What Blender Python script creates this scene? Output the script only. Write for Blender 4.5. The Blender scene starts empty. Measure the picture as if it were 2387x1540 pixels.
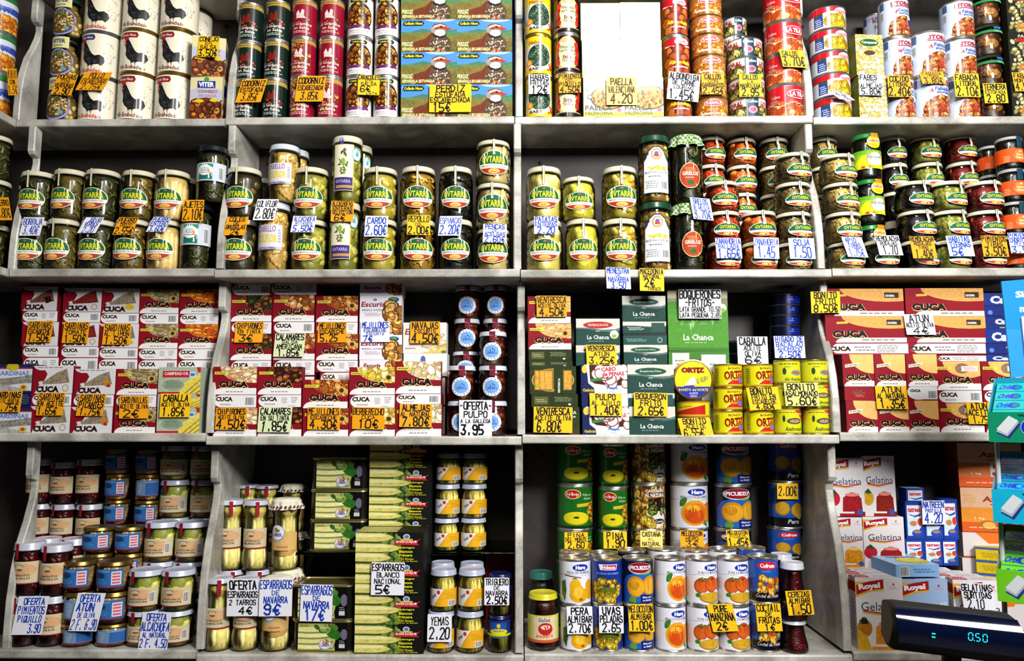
import bpy, math, random
from math import pi, sin, cos, atan2, radians
from mathutils import Vector, Matrix, Euler
from mathutils.geometry import tessellate_polygon

sc = bpy.context.scene
COL = sc.collection
# ---------------------------------------------------------------- camera
FPX, CX, CY = 1800.0, 1193.5, 770.0
cd = bpy.data.cameras.new('camera'); cd.sensor_width = 36.0; cd.lens = FPX / 2387.0 * 36.0
cam = bpy.data.objects.new('camera', cd); COL.objects.link(cam)
CAM = Vector((0.0, -1.86, 1.5)); cam.location = CAM
cam.rotation_euler = (radians(90) + math.atan(195 / 1800.0), 0, math.atan(21.5 / 1800.0))
sc.camera = cam
RC = cam.rotation_euler.to_matrix()
cd.clip_start = 0.05
# ---------------------------------------------------------------- world, lamps, exposure
w = bpy.data.worlds.new('shop_air'); sc.world = w; w.use_nodes = True
w.node_tree.nodes['Background'].inputs[0].default_value = (0.75, 0.8, 1.0, 1)
w.node_tree.nodes['Background'].inputs[1].default_value = 0.015
def area(name, loc, target, sx, sy, power, col):
    l = bpy.data.lights.new(name, 'AREA'); l.shape = 'RECTANGLE'; l.size = sx; l.size_y = sy; l.energy = power; l.color = col
    o = bpy.data.objects.new(name, l); COL.objects.link(o); o.location = loc
    o.rotation_euler = (Vector(target) - Vector(loc)).to_track_quat('-Z', 'Y').to_euler()
    return o
area('ceiling_lamp', (0.5, -1.4, 3.2), (0.35, 0.1, 1.9), 0.5, 0.42, 20, (1.0, 0.98, 0.94))
area('ceiling_lamp', (-0.1, -2.1, 3.1), (-0.2, 0.1, 1.6), 0.3, 0.5, 9, (1.0, 0.97, 0.92))
area('ceiling_lamp', (1.3, -2.45, 2.75), (0.5, 0.1, 1.2), 0.8, 0.5, 80, (0.97, 0.98, 1.0))
sc.view_settings.view_transform = 'Standard'; sc.view_settings.look = 'None'
sc.view_settings.exposure = 0.42; sc.view_settings.gamma = 1.0
sc.view_settings.use_curve_mapping = False
sc.cycles.diffuse_bounces = 1

def P(px, py, Y):
    """point on the vertical plane y=Y that a pixel of the 2387x1540 frame looks at"""
    d = RC @ Vector(((px - CX) / FPX, (CY - py) / FPX, -1.0))
    return CAM + d * ((Y - CAM.y) / d.y)
def PZ(py, Y): return P(CX, py, Y).z
def PX(px, py, Y): return P(px, py, Y).x

# ---------------------------------------------------------------- colour helpers and materials
def lin(c):
    return c / 12.92 if c <= 0.04045 else ((c + 0.055) / 1.055) ** 2.4
def hx(s, t=0.0):
    if not isinstance(s, str): return s
    s = s.lstrip('#')
    if len(s) == 3: s = ''.join(a + a for a in s)
    return (lin(int(s[0:2], 16) / 255), lin(int(s[2:4], 16) / 255), lin(int(s[4:6], 16) / 255), t)

def newmat(name):
    m = bpy.data.materials.new(name); m.use_nodes = True
    nt = m.node_tree; b = nt.nodes['Principled BSDF']
    return m, nt, b
def attr(nt):
    a = nt.nodes.new('ShaderNodeAttribute'); a.attribute_name = 'Col'; return a
def mathn(nt, op, a, b, c=None):
    n = nt.nodes.new('ShaderNodeMath'); n.operation = op
    for i, v in enumerate((a, b, c)):
        if v is None: continue
        if isinstance(v, (int, float)): n.inputs[i].default_value = v
        else: nt.links.new(v, n.inputs[i])
    return n.outputs[0]
def print_mat(name, rough, coat=0.0, spec=0.3):
    """printed paper or tinplate: flat inks from the mesh, and a mottled halftone where a picture is printed (alpha > 0)"""
    m, nt, b = newmat(name)
    a = attr(nt); tc = nt.nodes.new('ShaderNodeTexCoord')
    v = nt.nodes.new('ShaderNodeTexVoronoi'); v.inputs['Scale'].default_value = 150
    n = nt.nodes.new('ShaderNodeTexNoise'); n.inputs['Scale'].default_value = 90; n.inputs['Detail'].default_value = 4
    nt.links.new(tc.outputs['Object'], v.inputs['Vector']); nt.links.new(tc.outputs['Object'], n.inputs['Vector'])
    s = mathn(nt, 'ADD', mathn(nt, 'MULTIPLY', v.outputs['Distance'], -1.1), mathn(nt, 'MULTIPLY', n.outputs['Fac'], 1.1))
    k = mathn(nt, 'MULTIPLY_ADD', s, a.outputs['Alpha'], 1.0)
    mx = nt.nodes.new('ShaderNodeVectorMath'); mx.operation = 'SCALE'
    nt.links.new(a.outputs['Color'], mx.inputs[0]); nt.links.new(k, mx.inputs['Scale'])
    nt.links.new(mx.outputs[0], b.inputs['Base Color'])
    b.inputs['Roughness'].default_value = rough; b.inputs['Coat Weight'].default_value = coat; b.inputs['Coat Roughness'].default_value = 0.08
    b.inputs['Specular IOR Level'].default_value = spec
    return m
M_CARD = print_mat('printed_carton', 0.6, 0.0, 0.2)
M_TIN = print_mat('printed_tinplate', 0.3, 0.45)
M_TAG = print_mat('paper_card', 0.6, 0, 0.3)
M_GLOSSCARD = print_mat('glossy_carton', 0.3, 0.55)
def metal_mat():
    m, nt, b = newmat('tin_metal'); a = attr(nt); nt.links.new(a.outputs['Color'], b.inputs['Base Color'])
    b.inputs['Metallic'].default_value = 0.9; b.inputs['Roughness'].default_value = 0.28
    return m
M_METAL = metal_mat()
def lid_mat():
    m, nt, b = newmat('lacquered_lid'); a = attr(nt); nt.links.new(a.outputs['Color'], b.inputs['Base Color'])
    b.inputs['Roughness'].default_value = 0.3; b.inputs['Metallic'].default_value = 0.1; b.inputs['Coat Weight'].default_value = 0.3
    return m
M_LID = lid_mat()
def cloth_mat():
    m, nt, b = newmat('lid_cloth'); a = attr(nt); b.inputs['Roughness'].default_value = 0.9
    tc = nt.nodes.new('ShaderNodeTexCoord'); ck = nt.nodes.new('ShaderNodeTexChecker'); ck.inputs['Scale'].default_value = 150
    nt.links.new(tc.outputs['Object'], ck.inputs['Vector'])
    ck.inputs['Color1'].default_value = (0.55, 0.62, 0.4, 1); ck.inputs['Color2'].default_value = (0.06, 0.18, 0.02, 1)
    mx = nt.nodes.new('ShaderNodeMix'); mx.data_type = 'RGBA'
    nt.links.new(a.outputs['Alpha'], mx.inputs[0]); nt.links.new(a.outputs['Color'], mx.inputs[6]); nt.links.new(ck.outputs['Color'], mx.inputs[7])
    nt.links.new(mx.outputs[2], b.inputs['Base Color'])
    return m
M_CLOTH = cloth_mat()
def food_mat():
    m, nt, b = newmat('preserved_food'); a = attr(nt); tc = nt.nodes.new('ShaderNodeTexCoord')
    n = nt.nodes.new('ShaderNodeTexNoise'); n.inputs['Scale'].default_value = 120; n.inputs['Detail'].default_value = 5
    nt.links.new(tc.outputs['Object'], n.inputs['Vector'])
    k = mathn(nt, 'MULTIPLY_ADD', n.outputs['Fac'], 1.1, 1.15)
    mx = nt.nodes.new('ShaderNodeVectorMath'); mx.operation = 'SCALE'
    nt.links.new(a.outputs['Color'], mx.inputs[0]); nt.links.new(k, mx.inputs['Scale']); nt.links.new(mx.outputs[0], b.inputs['Base Color'])
    bp = nt.nodes.new('ShaderNodeBump'); bp.inputs['Strength'].default_value = 0.5; bp.inputs['Distance'].default_value = 0.003
    nt.links.new(n.outputs['Fac'], bp.inputs['Height']); nt.links.new(bp.outputs[0], b.inputs['Normal'])
    b.inputs['Roughness'].default_value = 0.35
    return m
M_FOOD = food_mat()
def glass_mat(name, tint, gl=1.0):
    m, nt, b = newmat(name); out = nt.nodes['Material Output']; nt.nodes.remove(b)
    t = nt.nodes.new('ShaderNodeBsdfTransparent'); t.inputs[0].default_value = (*tint, 1)
    g = nt.nodes.new('ShaderNodeBsdfGlossy'); g.inputs['Roughness'].default_value = 0.04
    f = nt.nodes.new('ShaderNodeFresnel'); f.inputs[0].default_value = 1.5
    mx = nt.nodes.new('ShaderNodeMixShader')
    nt.links.new(mathn(nt, 'MULTIPLY', f.outputs[0], gl), mx.inputs[0]); nt.links.new(t.outputs[0], mx.inputs[1]); nt.links.new(g.outputs[0], mx.inputs[2])
    nt.links.new(mx.outputs[0], out.inputs[0])
    return m
M_GLASS = glass_mat('jar_glass', (0.96, 0.97, 0.93))
M_PLATE = glass_mat('green_plate_glass', (0.35, 0.6, 0.5))
def stone_mat(name, c1, c2, rough, scale=9):
    m, nt, b = newmat(name); tc = nt.nodes.new('ShaderNodeTexCoord')
    n = nt.nodes.new('ShaderNodeTexNoise'); n.inputs['Scale'].default_value = scale; n.inputs['Detail'].default_value = 8; n.inputs['Distortion'].default_value = 1.2
    n2 = nt.nodes.new('ShaderNodeTexNoise'); n2.inputs['Scale'].default_value = scale * 22; n2.inputs['Detail'].default_value = 3
    nt.links.new(tc.outputs['Object'], n.inputs['Vector']); nt.links.new(tc.outputs['Object'], n2.inputs['Vector'])
    r = nt.nodes.new('ShaderNodeValToRGB'); e = r.color_ramp.elements
    e[0].position = 0.36; e[0].color = hx(c1)[:3] + (1,); e[1].position = 0.62; e[1].color = hx(c2)[:3] + (1,)
    nt.links.new(mathn(nt, 'ADD', mathn(nt, 'MULTIPLY', n.outputs['Fac'], 0.8), mathn(nt, 'MULTIPLY', n2.outputs['Fac'], 0.2)), r.inputs[0])
    nt.links.new(r.outputs[0], b.inputs['Base Color']); b.inputs['Roughness'].default_value = rough
    return m
M_MARBLE = stone_mat('grey_white_marble', '8a867c', 'cac6ba', 0.35)
M_WALL = stone_mat('grey_back_panel', '241e1a', '3a322c', 0.55, 5)
M_DARK = stone_mat('dark_floor', '2a2725', '3c3835', 0.5)
M_PLASTER = stone_mat('pale_plaster', '8a857c', '9a958c', 0.8)
def plain(name, c, rough=0.4, metal=0.0, emit=0.0):
    m, nt, b = newmat(name); b.inputs['Base Color'].default_value = hx(c)[:3] + (1,); b.inputs['Roughness'].default_value = rough; b.inputs['Metallic'].default_value = metal
    if emit: b.inputs['Emission Color'].default_value = hx(c)[:3] + (1,); b.inputs['Emission Strength'].default_value = emit
    return m
M_BLACK = plain('black_plastic', '030304', 0.6)
M_HOLE = plain('black_hole', '050505', 0.9)
M_WIRE = plain('white_coated_wire', 'b8b8b0', 0.35)
M_SCREEN = plain('dark_blue_display_glass', '050a20', 0.06)
M_LED = plain('cyan_segments', '19b8d8', 0.4, 0, 1.1)

# ---------------------------------------------------------------- mesh builder
class MB:
    def __init__(s): s.v = []; s.f = []; s.c = []; s.sm = []
    def face(s, pts, col, smooth=False):
        i = len(s.v); s.v += [tuple(p) for p in pts]; s.c += [col] * len(pts)
        s.f.append(tuple(range(i, i + len(pts)))); s.sm.append(smooth)
    def grid(s, rows, cols, closed=True):
        """rows: list of rings of points, cols: colour per row"""
        n = len(rows[0]); b = len(s.v)
        for r, c in zip(rows, cols):
            s.v += [tuple(p) for p in r]; s.c += [c] * n
        for i in range(len(rows) - 1):
            for j in range(n if closed else n - 1):
                k = (j + 1) % n
                s.f.append((b + i * n + j, b + i * n + k, b + (i + 1) * n + k, b + (i + 1) * n + j)); s.sm.append(True)
    def lathe(s, prof, seg=36, cols=None, wob=None):
        rows = []; cc = []
        for i, (r, z) in enumerate(prof):
            r = max(r, 1e-5)
            rows.append([(r * (1 + (wob(j / seg * 2 * pi, i) if wob else 0)) * sin(j / seg * 2 * pi), -r * (1 + (wob(j / seg * 2 * pi, i) if wob else 0)) * cos(j / seg * 2 * pi), z) for j in range(seg)])
            cc.append(cols[i] if isinstance(cols, list) else cols)
        s.grid(rows, cc)
    def box(s, x0, x1, y0, y1, z0, z1, col, side=None, top=None):
        side = side or col; top = top or side
        p = lambda x, y, z: (x, y, z)
        s.face([p(x0, y0, z0), p(x1, y0, z0), p(x1, y0, z1), p(x0, y0, z1)], col)
        s.face([p(x1, y1, z0), p(x0, y1, z0), p(x0, y1, z1), p(x1, y1, z1)], side)
        s.face([p(x1, y0, z0), p(x1, y1, z0), p(x1, y1, z1), p(x1, y0, z1)], side)
        s.face([p(x0, y1, z0), p(x0, y0, z0), p(x0, y0, z1), p(x0, y1, z1)], side)
        s.face([p(x0, y0, z1), p(x1, y0, z1), p(x1, y1, z1), p(x0, y1, z1)], top)
        s.face([p(x0, y1, z0), p(x1, y1, z0), p(x1, y0, z0), p(x0, y0, z0)], side)
    def tube(s, pts, r, col, seg=8):
        rows = []
        for i, p in enumerate(pts):
            a = Vector(pts[max(i - 1, 0)]); b = Vector(pts[min(i + 1, len(pts) - 1)]); t = (b - a).normalized()
            u = t.cross(Vector((0, 0, 1))); u = u.normalized() if u.length > 1e-4 else Vector((1, 0, 0)); v = t.cross(u)
            rows.append([Vector(p) + (u * cos(q / seg * 2 * pi) + v * sin(q / seg * 2 * pi)) * r for q in range(seg)])
        s.grid(rows, [col] * len(rows)); s.face(rows[0], col); s.face(rows[-1][::-1], col)
    def blob(s, c, r, rx, ry, rz, col, rot=0.0, nu=8, nv=5):
        """an ellipsoid of its own (an olive, a potato, a bean)"""
        M = Euler((0, rot, atan2(c[0], -c[1]))).to_matrix()
        rows = []
        for i in range(nv + 1):
            th = -pi / 2 + pi * i / nv
            rows.append([Vector(c) + M @ Vector((rx * cos(th) * cos(j / nu * 2 * pi), ry * cos(th) * sin(j / nu * 2 * pi), rz * sin(th))) for j in range(nu)])
        s.grid(rows, [col] * (nv + 1))
    def mesh(s, name, mat, sharp=35, radial=False):
        me = bpy.data.meshes.new(name); me.from_pydata(s.v, [], s.f)
        ca = me.color_attributes.new('Col', 'FLOAT_COLOR', 'POINT')
        fl = []
        for c in s.c: fl += (c[0], c[1], c[2], c[3] if len(c) > 3 else 0.0)
        ca.data.foreach_set('color', fl)
        me.polygons.foreach_set('use_smooth', [True] * len(s.f) if radial else s.sm)
        if sharp and not radial and any(s.sm): me.set_sharp_from_angle(angle=radians(sharp))
        me.materials.append(mat); me.update()
        if radial: me.normals_split_custom_set_from_vertices([Vector((x, y, 0)).normalized() for x, y, z in s.v])
        return me

def link(name, me, parent=None, loc=None, rot=None):
    o = bpy.data.objects.new(name, me); COL.objects.link(o)
    if parent is not None: o.parent = parent
    if loc is not None: o.location = loc
    if rot is not None: o.rotation_euler = rot
    return o

# ---------------------------------------------------------------- flat printed artwork
_T = {}
def text_faces(s, bold):
    k = (s, bold)
    if k in _T: return _T[k]
    c = bpy.data.curves.new('lettering', 'FONT'); c.body = s; c.resolution_u = 1 if len(s) > 8 else 2; c.offset = 0.028 * bold
    o = bpy.data.objects.new('lettering', c); m = o.to_mesh()
    vs = [(v.co.x, v.co.y) for v in m.vertices]; fs = [[vs[i] for i in p.vertices] for p in m.polygons]
    x0 = min(v[0] for v in vs); x1 = max(v[0] for v in vs); y0 = min(v[1] for v in vs); y1 = max(v[1] for v in vs)
    o.to_mesh_clear(); bpy.data.objects.remove(o); bpy.data.curves.remove(c)
    _T[k] = (fs, x0, x1, y0, y1); return _T[k]

GL = dict(A="002640|1232", B="0006364544330333|3342413000".replace('0333|3342', '33|03334241').replace('|0333', '|0333'), C="4536160501103041", D="00062644422000", E="40000646|0333", F="000646|0333",
 G="45361605011030414323", H="0006|4046|0343", I="2026", J="4641301001", K="0006|460340", L="060040", M="0006234640", N="00064046",
 O="100105163645413010", P="00063645443303", Q="100105163645413010|2240", R="00063645443303|2340", S="01103041423313040516364 5".replace(' ', ''),
 T="0646|2620", U="060110304146", V="062046", W="0610243046", X="0046|0640", Y="062346|2320", Z="06460040")
GL['B'] = "00063645443303|3342413000"
GL.update({'0': "2011151626353120".replace('1516', '15 26').replace(' ', '') if 0 else "100105163645413010", '1': "152620", '2': "05163645440040", '3': "06462333424130 1001".replace(' ', ''),
 '4': "3036013 2".replace(' ', '') + "42", '5': "460603334241300 0".replace(' ', ''), '6': "453616040110304142331302", '7': "064610", '8': "13040516364544331302011030414233",
 '9': "011030424536160504133344", '.': "2021", ',': "2110", '-': "1333", 'E~': "", "'": "2624"})
GL['4'] = "30360242"
GL['\u20ac'] = "4536261412203041|0333|0232"
GL['\u00d1'] = "00054045|1737"
RND = random.Random(7)

class Art:
    def __init__(s, W, H, R=None):
        s.W = W; s.H = H; s.R = R; s.F = []; s.L = 0
        s.xm = pi * R if R else W / 2
    def _add(s, pts, col, lay): s.F.append((pts, col, lay))
    def poly(s, pts, c, t=0, conv=False):
        s.L += 1; q = [(x * s.W, y * s.H) for x, y in pts]
        if conv or len(q) <= 4: s._add(q, hx(c, t), s.L); return
        for tri in tessellate_polygon([[Vector((x, y, 0)) for x, y in q]]):
            s._add([q[i] for i in tri], hx(c, t), s.L)
    def rect(s, x0, y0, x1, y1, c, t=0): s.poly([(x0, y0), (x1, y0), (x1, y1), (x0, y1)], c, t)
    def bg(s, c, t=0): s.rect(-s.xm / s.W, 0, s.xm / s.W, 1, c, t)
    def ell(s, cx, cy, rx, ry, c, t=0, a0=0, a1=360, n=24, rot=0):
        p = []
        for i in range(n + (0 if a1 - a0 >= 360 else 1)):
            a = radians(a0 + (a1 - a0) * i / n); x = rx * cos(a) * s.W; y = ry * sin(a) * s.H
            p.append(((x * cos(rot) - y * sin(rot)) / s.W + cx, (x * sin(rot) + y * cos(rot)) / s.H + cy))
        s.poly(p, c, t, conv=True)
    def txt(s, st, cx, cy, w, h, c, bold=0, rot=0, edge=None, slant=0):
        if edge: s.txt(st, cx + 0.008 * w, cy - 0.05 * h, w * 1.03, h * 1.1, edge, bold + 1.2, rot, None, slant)
        s.L += 1; fs, x0, x1, y0, y1 = text_faces(st, bold); col = hx(c)
        kx = w * s.W / (x1 - x0); ky = h * s.H / (y1 - y0); mx = (x0 + x1) / 2; my = (y0 + y1) / 2
        ca, sa = cos(rot), sin(rot)
        for f in fs:
            q = []
            for x, y in f:
                X = (x - mx) * kx; Y = (y - my) * ky; X += Y * slant
                q.append((X * ca - Y * sa + cx * s.W, X * sa + Y * ca + cy * s.H))
            s._add(q, col, s.L)
    def hand(s, st, cx, cy, w, h, c, th=0.13, mess=0.25, slant=0.0):
        """hand lettering in marker strokes, fitted into w x h"""
        st = st.upper(); adv = 5.6; n = len(st); tw = n * adv - 1.6
        kx = w * s.W / tw; ky = h * s.H / 6.0; T = th * min(h * s.H, 1.7 * w * s.W / max(n, 1)) * 0.5; s.L += 1; col = hx(c)
        x = -tw / 2
        for ch in st:
            g = GL.get(ch, '')
            jy = RND.uniform(-mess, mess); js = RND.uniform(-0.08, 0.1); jk = 1 + RND.uniform(-0.08, 0.08)
            for stroke in g.split('|'):
                pts = [((x + int(stroke[i]) * jk + RND.uniform(-mess, mess) * 0.5) , (int(stroke[i + 1]) - 3 + jy + RND.uniform(-mess, mess) * 0.5)) for i in range(0, len(stroke) - 1, 2)]
                pts = [(px * kx + (slant + js) * py * ky + cx * s.W, py * ky + cy * s.H) for px, py in pts]
                for (ax, ay), (bx, by) in zip(pts, pts[1:]):
                    dx, dy = bx - ax, by - ay; l = math.hypot(dx, dy) or 1e-6; dx *= T / l; dy *= T / l
                    s._add([(ax - dx * .8 + dy, ay - dy * .8 - dx), (bx + dx * .8 + dy, by + dy * .8 - dx), (bx + dx * .8 - dy, by + dy * .8 + dx), (ax - dx * .8 - dy, ay - dy * .8 + dx)], col, s.L)
            x += adv
    def lines(s, cx, cy, w, h, n, c='777', seed=1, dens=0.8):
        """unreadably small print: broken hairlines"""
        r = random.Random(seed); s.L += 1
        for i in range(n):
            y = cy + h / 2 - (i + 0.5) * h / n; x = cx - w / 2 + r.uniform(0, .12) * w; e = cx + w / 2 - r.uniform(0, .25) * w
            while x < e:
                l = r.uniform(.06, .2) * w
                x1 = min(x + l, e)
                s._add([(x * s.W, (y - h / n * .22) * s.H), (x1 * s.W, (y - h / n * .22) * s.H), (x1 * s.W, (y + h / n * .22) * s.H), (x * s.W, (y + h / n * .22) * s.H)], hx(c), s.L)
                x = x1 + .03 * w / dens
    def bars(s, cx, cy, w, h, c='333', n=14, seed=3):
        r = random.Random(seed); s.rect(cx - w * .55, cy - h * .58, cx + w * .55, cy + h * .58, 'e8e8e8'); s.L += 1
        for i in range(n):
            x = cx - w / 2 + w * i / n; d = w / n * r.choice((.35, .5, .75))
            s._add([(x * s.W, (cy - h / 2) * s.H), ((x + d) * s.W, (cy - h / 2) * s.H), ((x + d) * s.W, (cy + h / 2) * s.H), (x * s.W, (cy + h / 2) * s.H)], hx(c), s.L)
    def blobs(s, cx, cy, w, h, n, cols, size, asp=1.5, seed=1, inell=True, rim=None, t=.45, ang=(0, 180)):
        """a printed photograph of food: overlapping shapes inside an ellipse (or rectangle)"""
        r = random.Random(seed); s.L += 1
        for i in range(n):
            while True:
                u, v = r.uniform(-1, 1), r.uniform(-1, 1)
                if not inell or u * u + v * v < 1: break
            X = (cx + u * w / 2) * s.W; Y = (cy + v * h / 2) * s.H; a = size * s.W * r.uniform(.7, 1.25); b = a / asp; q = radians(r.uniform(*ang))
            for k, (kk, cc) in enumerate(((1.22, rim), (1.0, r.choice(cols)))):
                if cc is None: continue
                dx = 0 if k == 0 else 0
                s._add([(X + a * kk * cos(p * pi / 5) * cos(q) - b * kk * sin(p * pi / 5) * sin(q) + dx, Y + a * kk * cos(p * pi / 5) * sin(q) + b * kk * sin(p * pi / 5) * cos(q)) for p in range(10)], hx(cc, t), s.L + (i * 2 + k) * 0.06)
            if rim:  # a lighter printed patch
                cc = hx(r.choice(cols), t); cc = (min(cc[0] * 1.5 + .02, 1), min(cc[1] * 1.5 + .02, 1), min(cc[2] * 1.4 + .01, 1), t)
                s._add([(X - a * .15 + a * .5 * cos(p * pi / 4), Y + b * .25 + b * .45 * sin(p * pi / 4)) for p in range(8)], cc, s.L + (i * 2 + 1.5) * 0.06)
        s.L += int(n * .12) + 1
    # ---- output
    def emit(s, mb, base=0.0, step=3.2e-5, y0=None):
        R = s.R
        for pts, col, lay in s.F:
            q = clip(pts, 0, -s.xm, 1); q = clip(q, 0, s.xm, -1) if q else q
            q = clip(q, 1, 0.0, 1) if q else q; q = clip(q, 1, s.H, -1) if q else q
            if not q or len(q) < 3: continue
            if sum(q[i - 1][0] * q[i][1] - q[i][0] * q[i - 1][1] for i in range(len(q))) < 0: q = q[::-1]
            off = base + step * lay
            if R is None:
                mb.face([(x, (y0 or 0) - off, y) for x, y in q], col)
            else:
                d = R * 0.16; a0 = min(p[0] for p in q); a1 = max(p[0] for p in q)
                k0 = math.floor(a0 / d); k1 = math.ceil(a1 / d - 1e-9)
                for k in range(k0, max(k1, k0 + 1)):
                    g = q if k1 - k0 <= 1 else clip(clip(q, 0, k * d, 1), 0, (k + 1) * d, -1)
                    if g and len(g) >= 3:
                        mb.face([((R + off) * sin(x / R), -(R + off) * cos(x / R), y) for x, y in g], col)
def clip(pts, ax, val, sgn):
    out = []; n = len(pts)
    if all((p[ax] - val) * sgn >= 0 for p in pts): return pts
    for i in range(n):
        a = pts[i]; b = pts[(i + 1) % n]; da = (a[ax] - val) * sgn; db = (b[ax] - val) * sgn
        if da >= 0: out.append(a)
        if (da >= 0) != (db >= 0):
            t = da / (da - db); out.append((a[0] + (b[0] - a[0]) * t, a[1] + (b[1] - a[1]) * t))
    return out
# ================================================================ printed designs
# ---- cans, top shelf
def rooster(A, red='8a1828', ink='1c1c20', txt='7a2030'):
    A.bg('ece3c8')
    A.poly([(-.44, .9), (-.4, .97), (.1, .97), (.14, .9), (.1, .83), (-.4, .83)], red)
    A.txt('Collado Hnos', -.15, .9, .44, .07, 'e8d8c0', 1)
    for k in range(9): A.blobs(-.46, .5, .16, .5, 6, ['b8a890', 'a89880'], .018, 3, k, t=.2)
    A.blobs(.5, .55, .28, .5, 40, ['b0a8b0', 'c0b0a0'], .018, 3, 3, t=.2)
    b = [(-.2, .76), (-.13, .8), (-.08, .74), (0, .6), (.06, .5), (.14, .44), (.26, .47), (.36, .42), (.4, .32), (.34, .24), (.3, .2), (.24, .24), (.12, .22), (.08, .14), (.05, .22), (-.02, .14), (-.04, .24), (-.12, .3), (-.18, .4), (-.17, .52), (-.2, .64)]
    A.poly(b, ink, .5); A.blobs(.1, .34, .3, .2, 12, ['38383c', '2c2c30'], .05, 2.2, 4); A.blobs(-.06, .52, .12, .2, 8, ['3c3c40', '303034'], .03, 2, 5)
    A.poly([(-.24, .8), (-.22, .88), (-.16, .86), (-.12, .87), (-.1, .79), (-.17, .75)], 'b82028')
    A.poly([(-.21, .7), (-.22, .62), (-.17, .64), (-.16, .7)], 'c03030')
    A.poly([(-.26, .74), (-.2, .76), (-.2, .72)], 'c8a040')
    for x in (-.02, .08): A.rect(x, .1, x + .02, .2, 'c8a890')
    A.txt('Pollo Escabechado', -.03, .09, .74, .1, txt, 0.6, -.06)
def rooster2(A): rooster(A, '2a3a68', '141418', 'd83028')
def quail_can(A, bgc='0b2018', band='b09040', txt='d8d8cc', gold=False):
    A.bg(bgc); A.rect(-2, .88, 2, .99, band); A.lines(0, .935, .7, .05, 1, '5a4818')
    if gold: A.blobs(0, .5, .9, .75, 26, ['c88830', 'e0a848', 'a86018', '702010'], .09, 1.3, 4, rim='5a1810')
    A.blobs(0, .42, .85, .28, 16, ['a82818', 'd06030', '601010', 'c8a888'], .07, 1.3, 9, rim='1c0c0c')
    A.poly([(-.22, .62), (-.12, .72), (-.04, .6), (.03, .74), (.12, .7), (.1, .56), (.2, .48), (-.2, .48)], txt if bgc != '0b2018' else '7a1c14', .3)
    A.txt('Las Codornices', -.02, .32, .9, .09, txt, .8, -.03); A.txt('en Salsa', 0, .21, .66, .08, txt, .8, -.03); A.lines(0, .1, .8, .08, 2, txt)
def quail_red(A): quail_can(A, '8c0c26', 'b08848', 'e8ccc4')
def quail_redgold(A): quail_can(A, '8c0c26', 'b08848', 'e8ccc4', True)
def snail_can(A):
    A.bg('e8e4dc'); A.rect(-2, 0, 2, .06, 'b8b4a8')
    A.ell(0, .5, .58, .38, '3c1a08'); A.blobs(0, .5, 1.0, .66, 60, ['c88420', 'a85c14', '7a3c10', 'e0a840', '583010'], .085, 1.2, 5, rim='281004')
    A.rect(-.5, .2, .5, .26, '702080', .6); A.poly([(-.36, .93), (-.3, .98), (.3, .98), (.36, .93), (.3, .87), (-.3, .87)], '14280c'); A.txt('Collado Hnos', 0, .925, .52, .06, 'd8c840', 1)
    A.rect(-2, 0, 2, .18, 'e4e0dc'); A.txt('CARACOLES EN SALSA', 0, .12, .8, .05, '6a5a60'); A.txt('CON JAMON', 0, .05, .5, .05, '705868')
def beans_can(A):
    A.bg('f0c818'); A.ell(0, .45, .62, .38, 'd8d4c8'); A.ell(.04, .48, .46, .3, '1c3422')
    A.blobs(.04, .48, .86, .56, 150, ['3c6048', '5a8060', '28482c', '7c9878'], .04, 1.2, 6, rim='142418')
    A.ell(-.36, .3, .14, .09, 'e88818'); A.ell(-.36, .3, .08, .05, 'f8b848'); A.blobs(.46, .2, .3, .2, 8, ['c02818', 'e04830'], .06, 2, 2)
    A.txt('Habas', -.1, .84, .5, .1, 'b86010', 1); A.rect(-2, 0, 2, .08, 'd8b830'); A.txt('BABY', -.1, .13, .5, .07, '3a3420', .6)
def piquillo_can(A):
    A.bg('2a0c0c'); A.ell(0, .5, .5, .48, 'c8b878'); A.ell(0, .5, .4, .42, 'e8dcae')
    for sx in (-1, 1):
        for k in range(5): A.ell(sx * (.42 - .03 * abs(k - 2)), .26 + k * .12, .09, .09, 'b81414' if k % 2 else 'd83020', .4)
        A.blobs(sx * .34, .5, .1, .6, 10, ['3c7020', '285818'], .03, 2, 4)
    A.ell(0, .86, .2, .06, 'd8a888'); A.txt('Pimientos', 0, .68, .5, .09, '5a6820', .6); A.txt('del Piquillo', 0, .57, .52, .09, '5a6820', .6); A.txt('Extra', 0, .4, .3, .1, '6a3818', 1); A.lines(0, .3, .4, .08, 2, '8a6030'); A.rect(-2, 0, 2, .09, '1c1414'); A.rect(-2, .09, 2, .11, 'c8b088')
def meatball_can(A):
    A.bg('7a2410', .3); A.rect(-2, .78, 2, 1, 'c01024'); A.poly([(-.6, .78), (0, .72), (.6, .8), (.6, .84), (0, .76), (-.6, .82)], 'f0d0c0')
    A.ell(.12, .9, .3, .09, 'f4e8e8'); A.txt('Louriño', .12, .9, .42, .09, 'c82038', 1)
    for i, (x, y, r) in enumerate([(-.34, .62, .2), (.02, .66, .22), (.36, .6, .2), (-.2, .46, .2), (.2, .42, .2), (-.4, .3, .2), (.4, .26, .2), (0, .18, .2), (-.3, .08, .2), (.3, .06, .2)]):
        A.ell(x, y, r * 1.12, r * .82, '4a100c'); A.ell(x, y, r, r * .72, ['9a4018', '8a2c14', 'b85820'][i % 3], .5); A.ell(x - .04, y + .04, r * .5, r * .34, ['c07038', 'a84c24'][i % 2], .5)
    A.txt('Albóndigas', .02, .31, .84, .12, 'f0d820', 1.5); A.txt('con guisantes', .05, .19, .62, .07, 'e8e8f0', 1)
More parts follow.
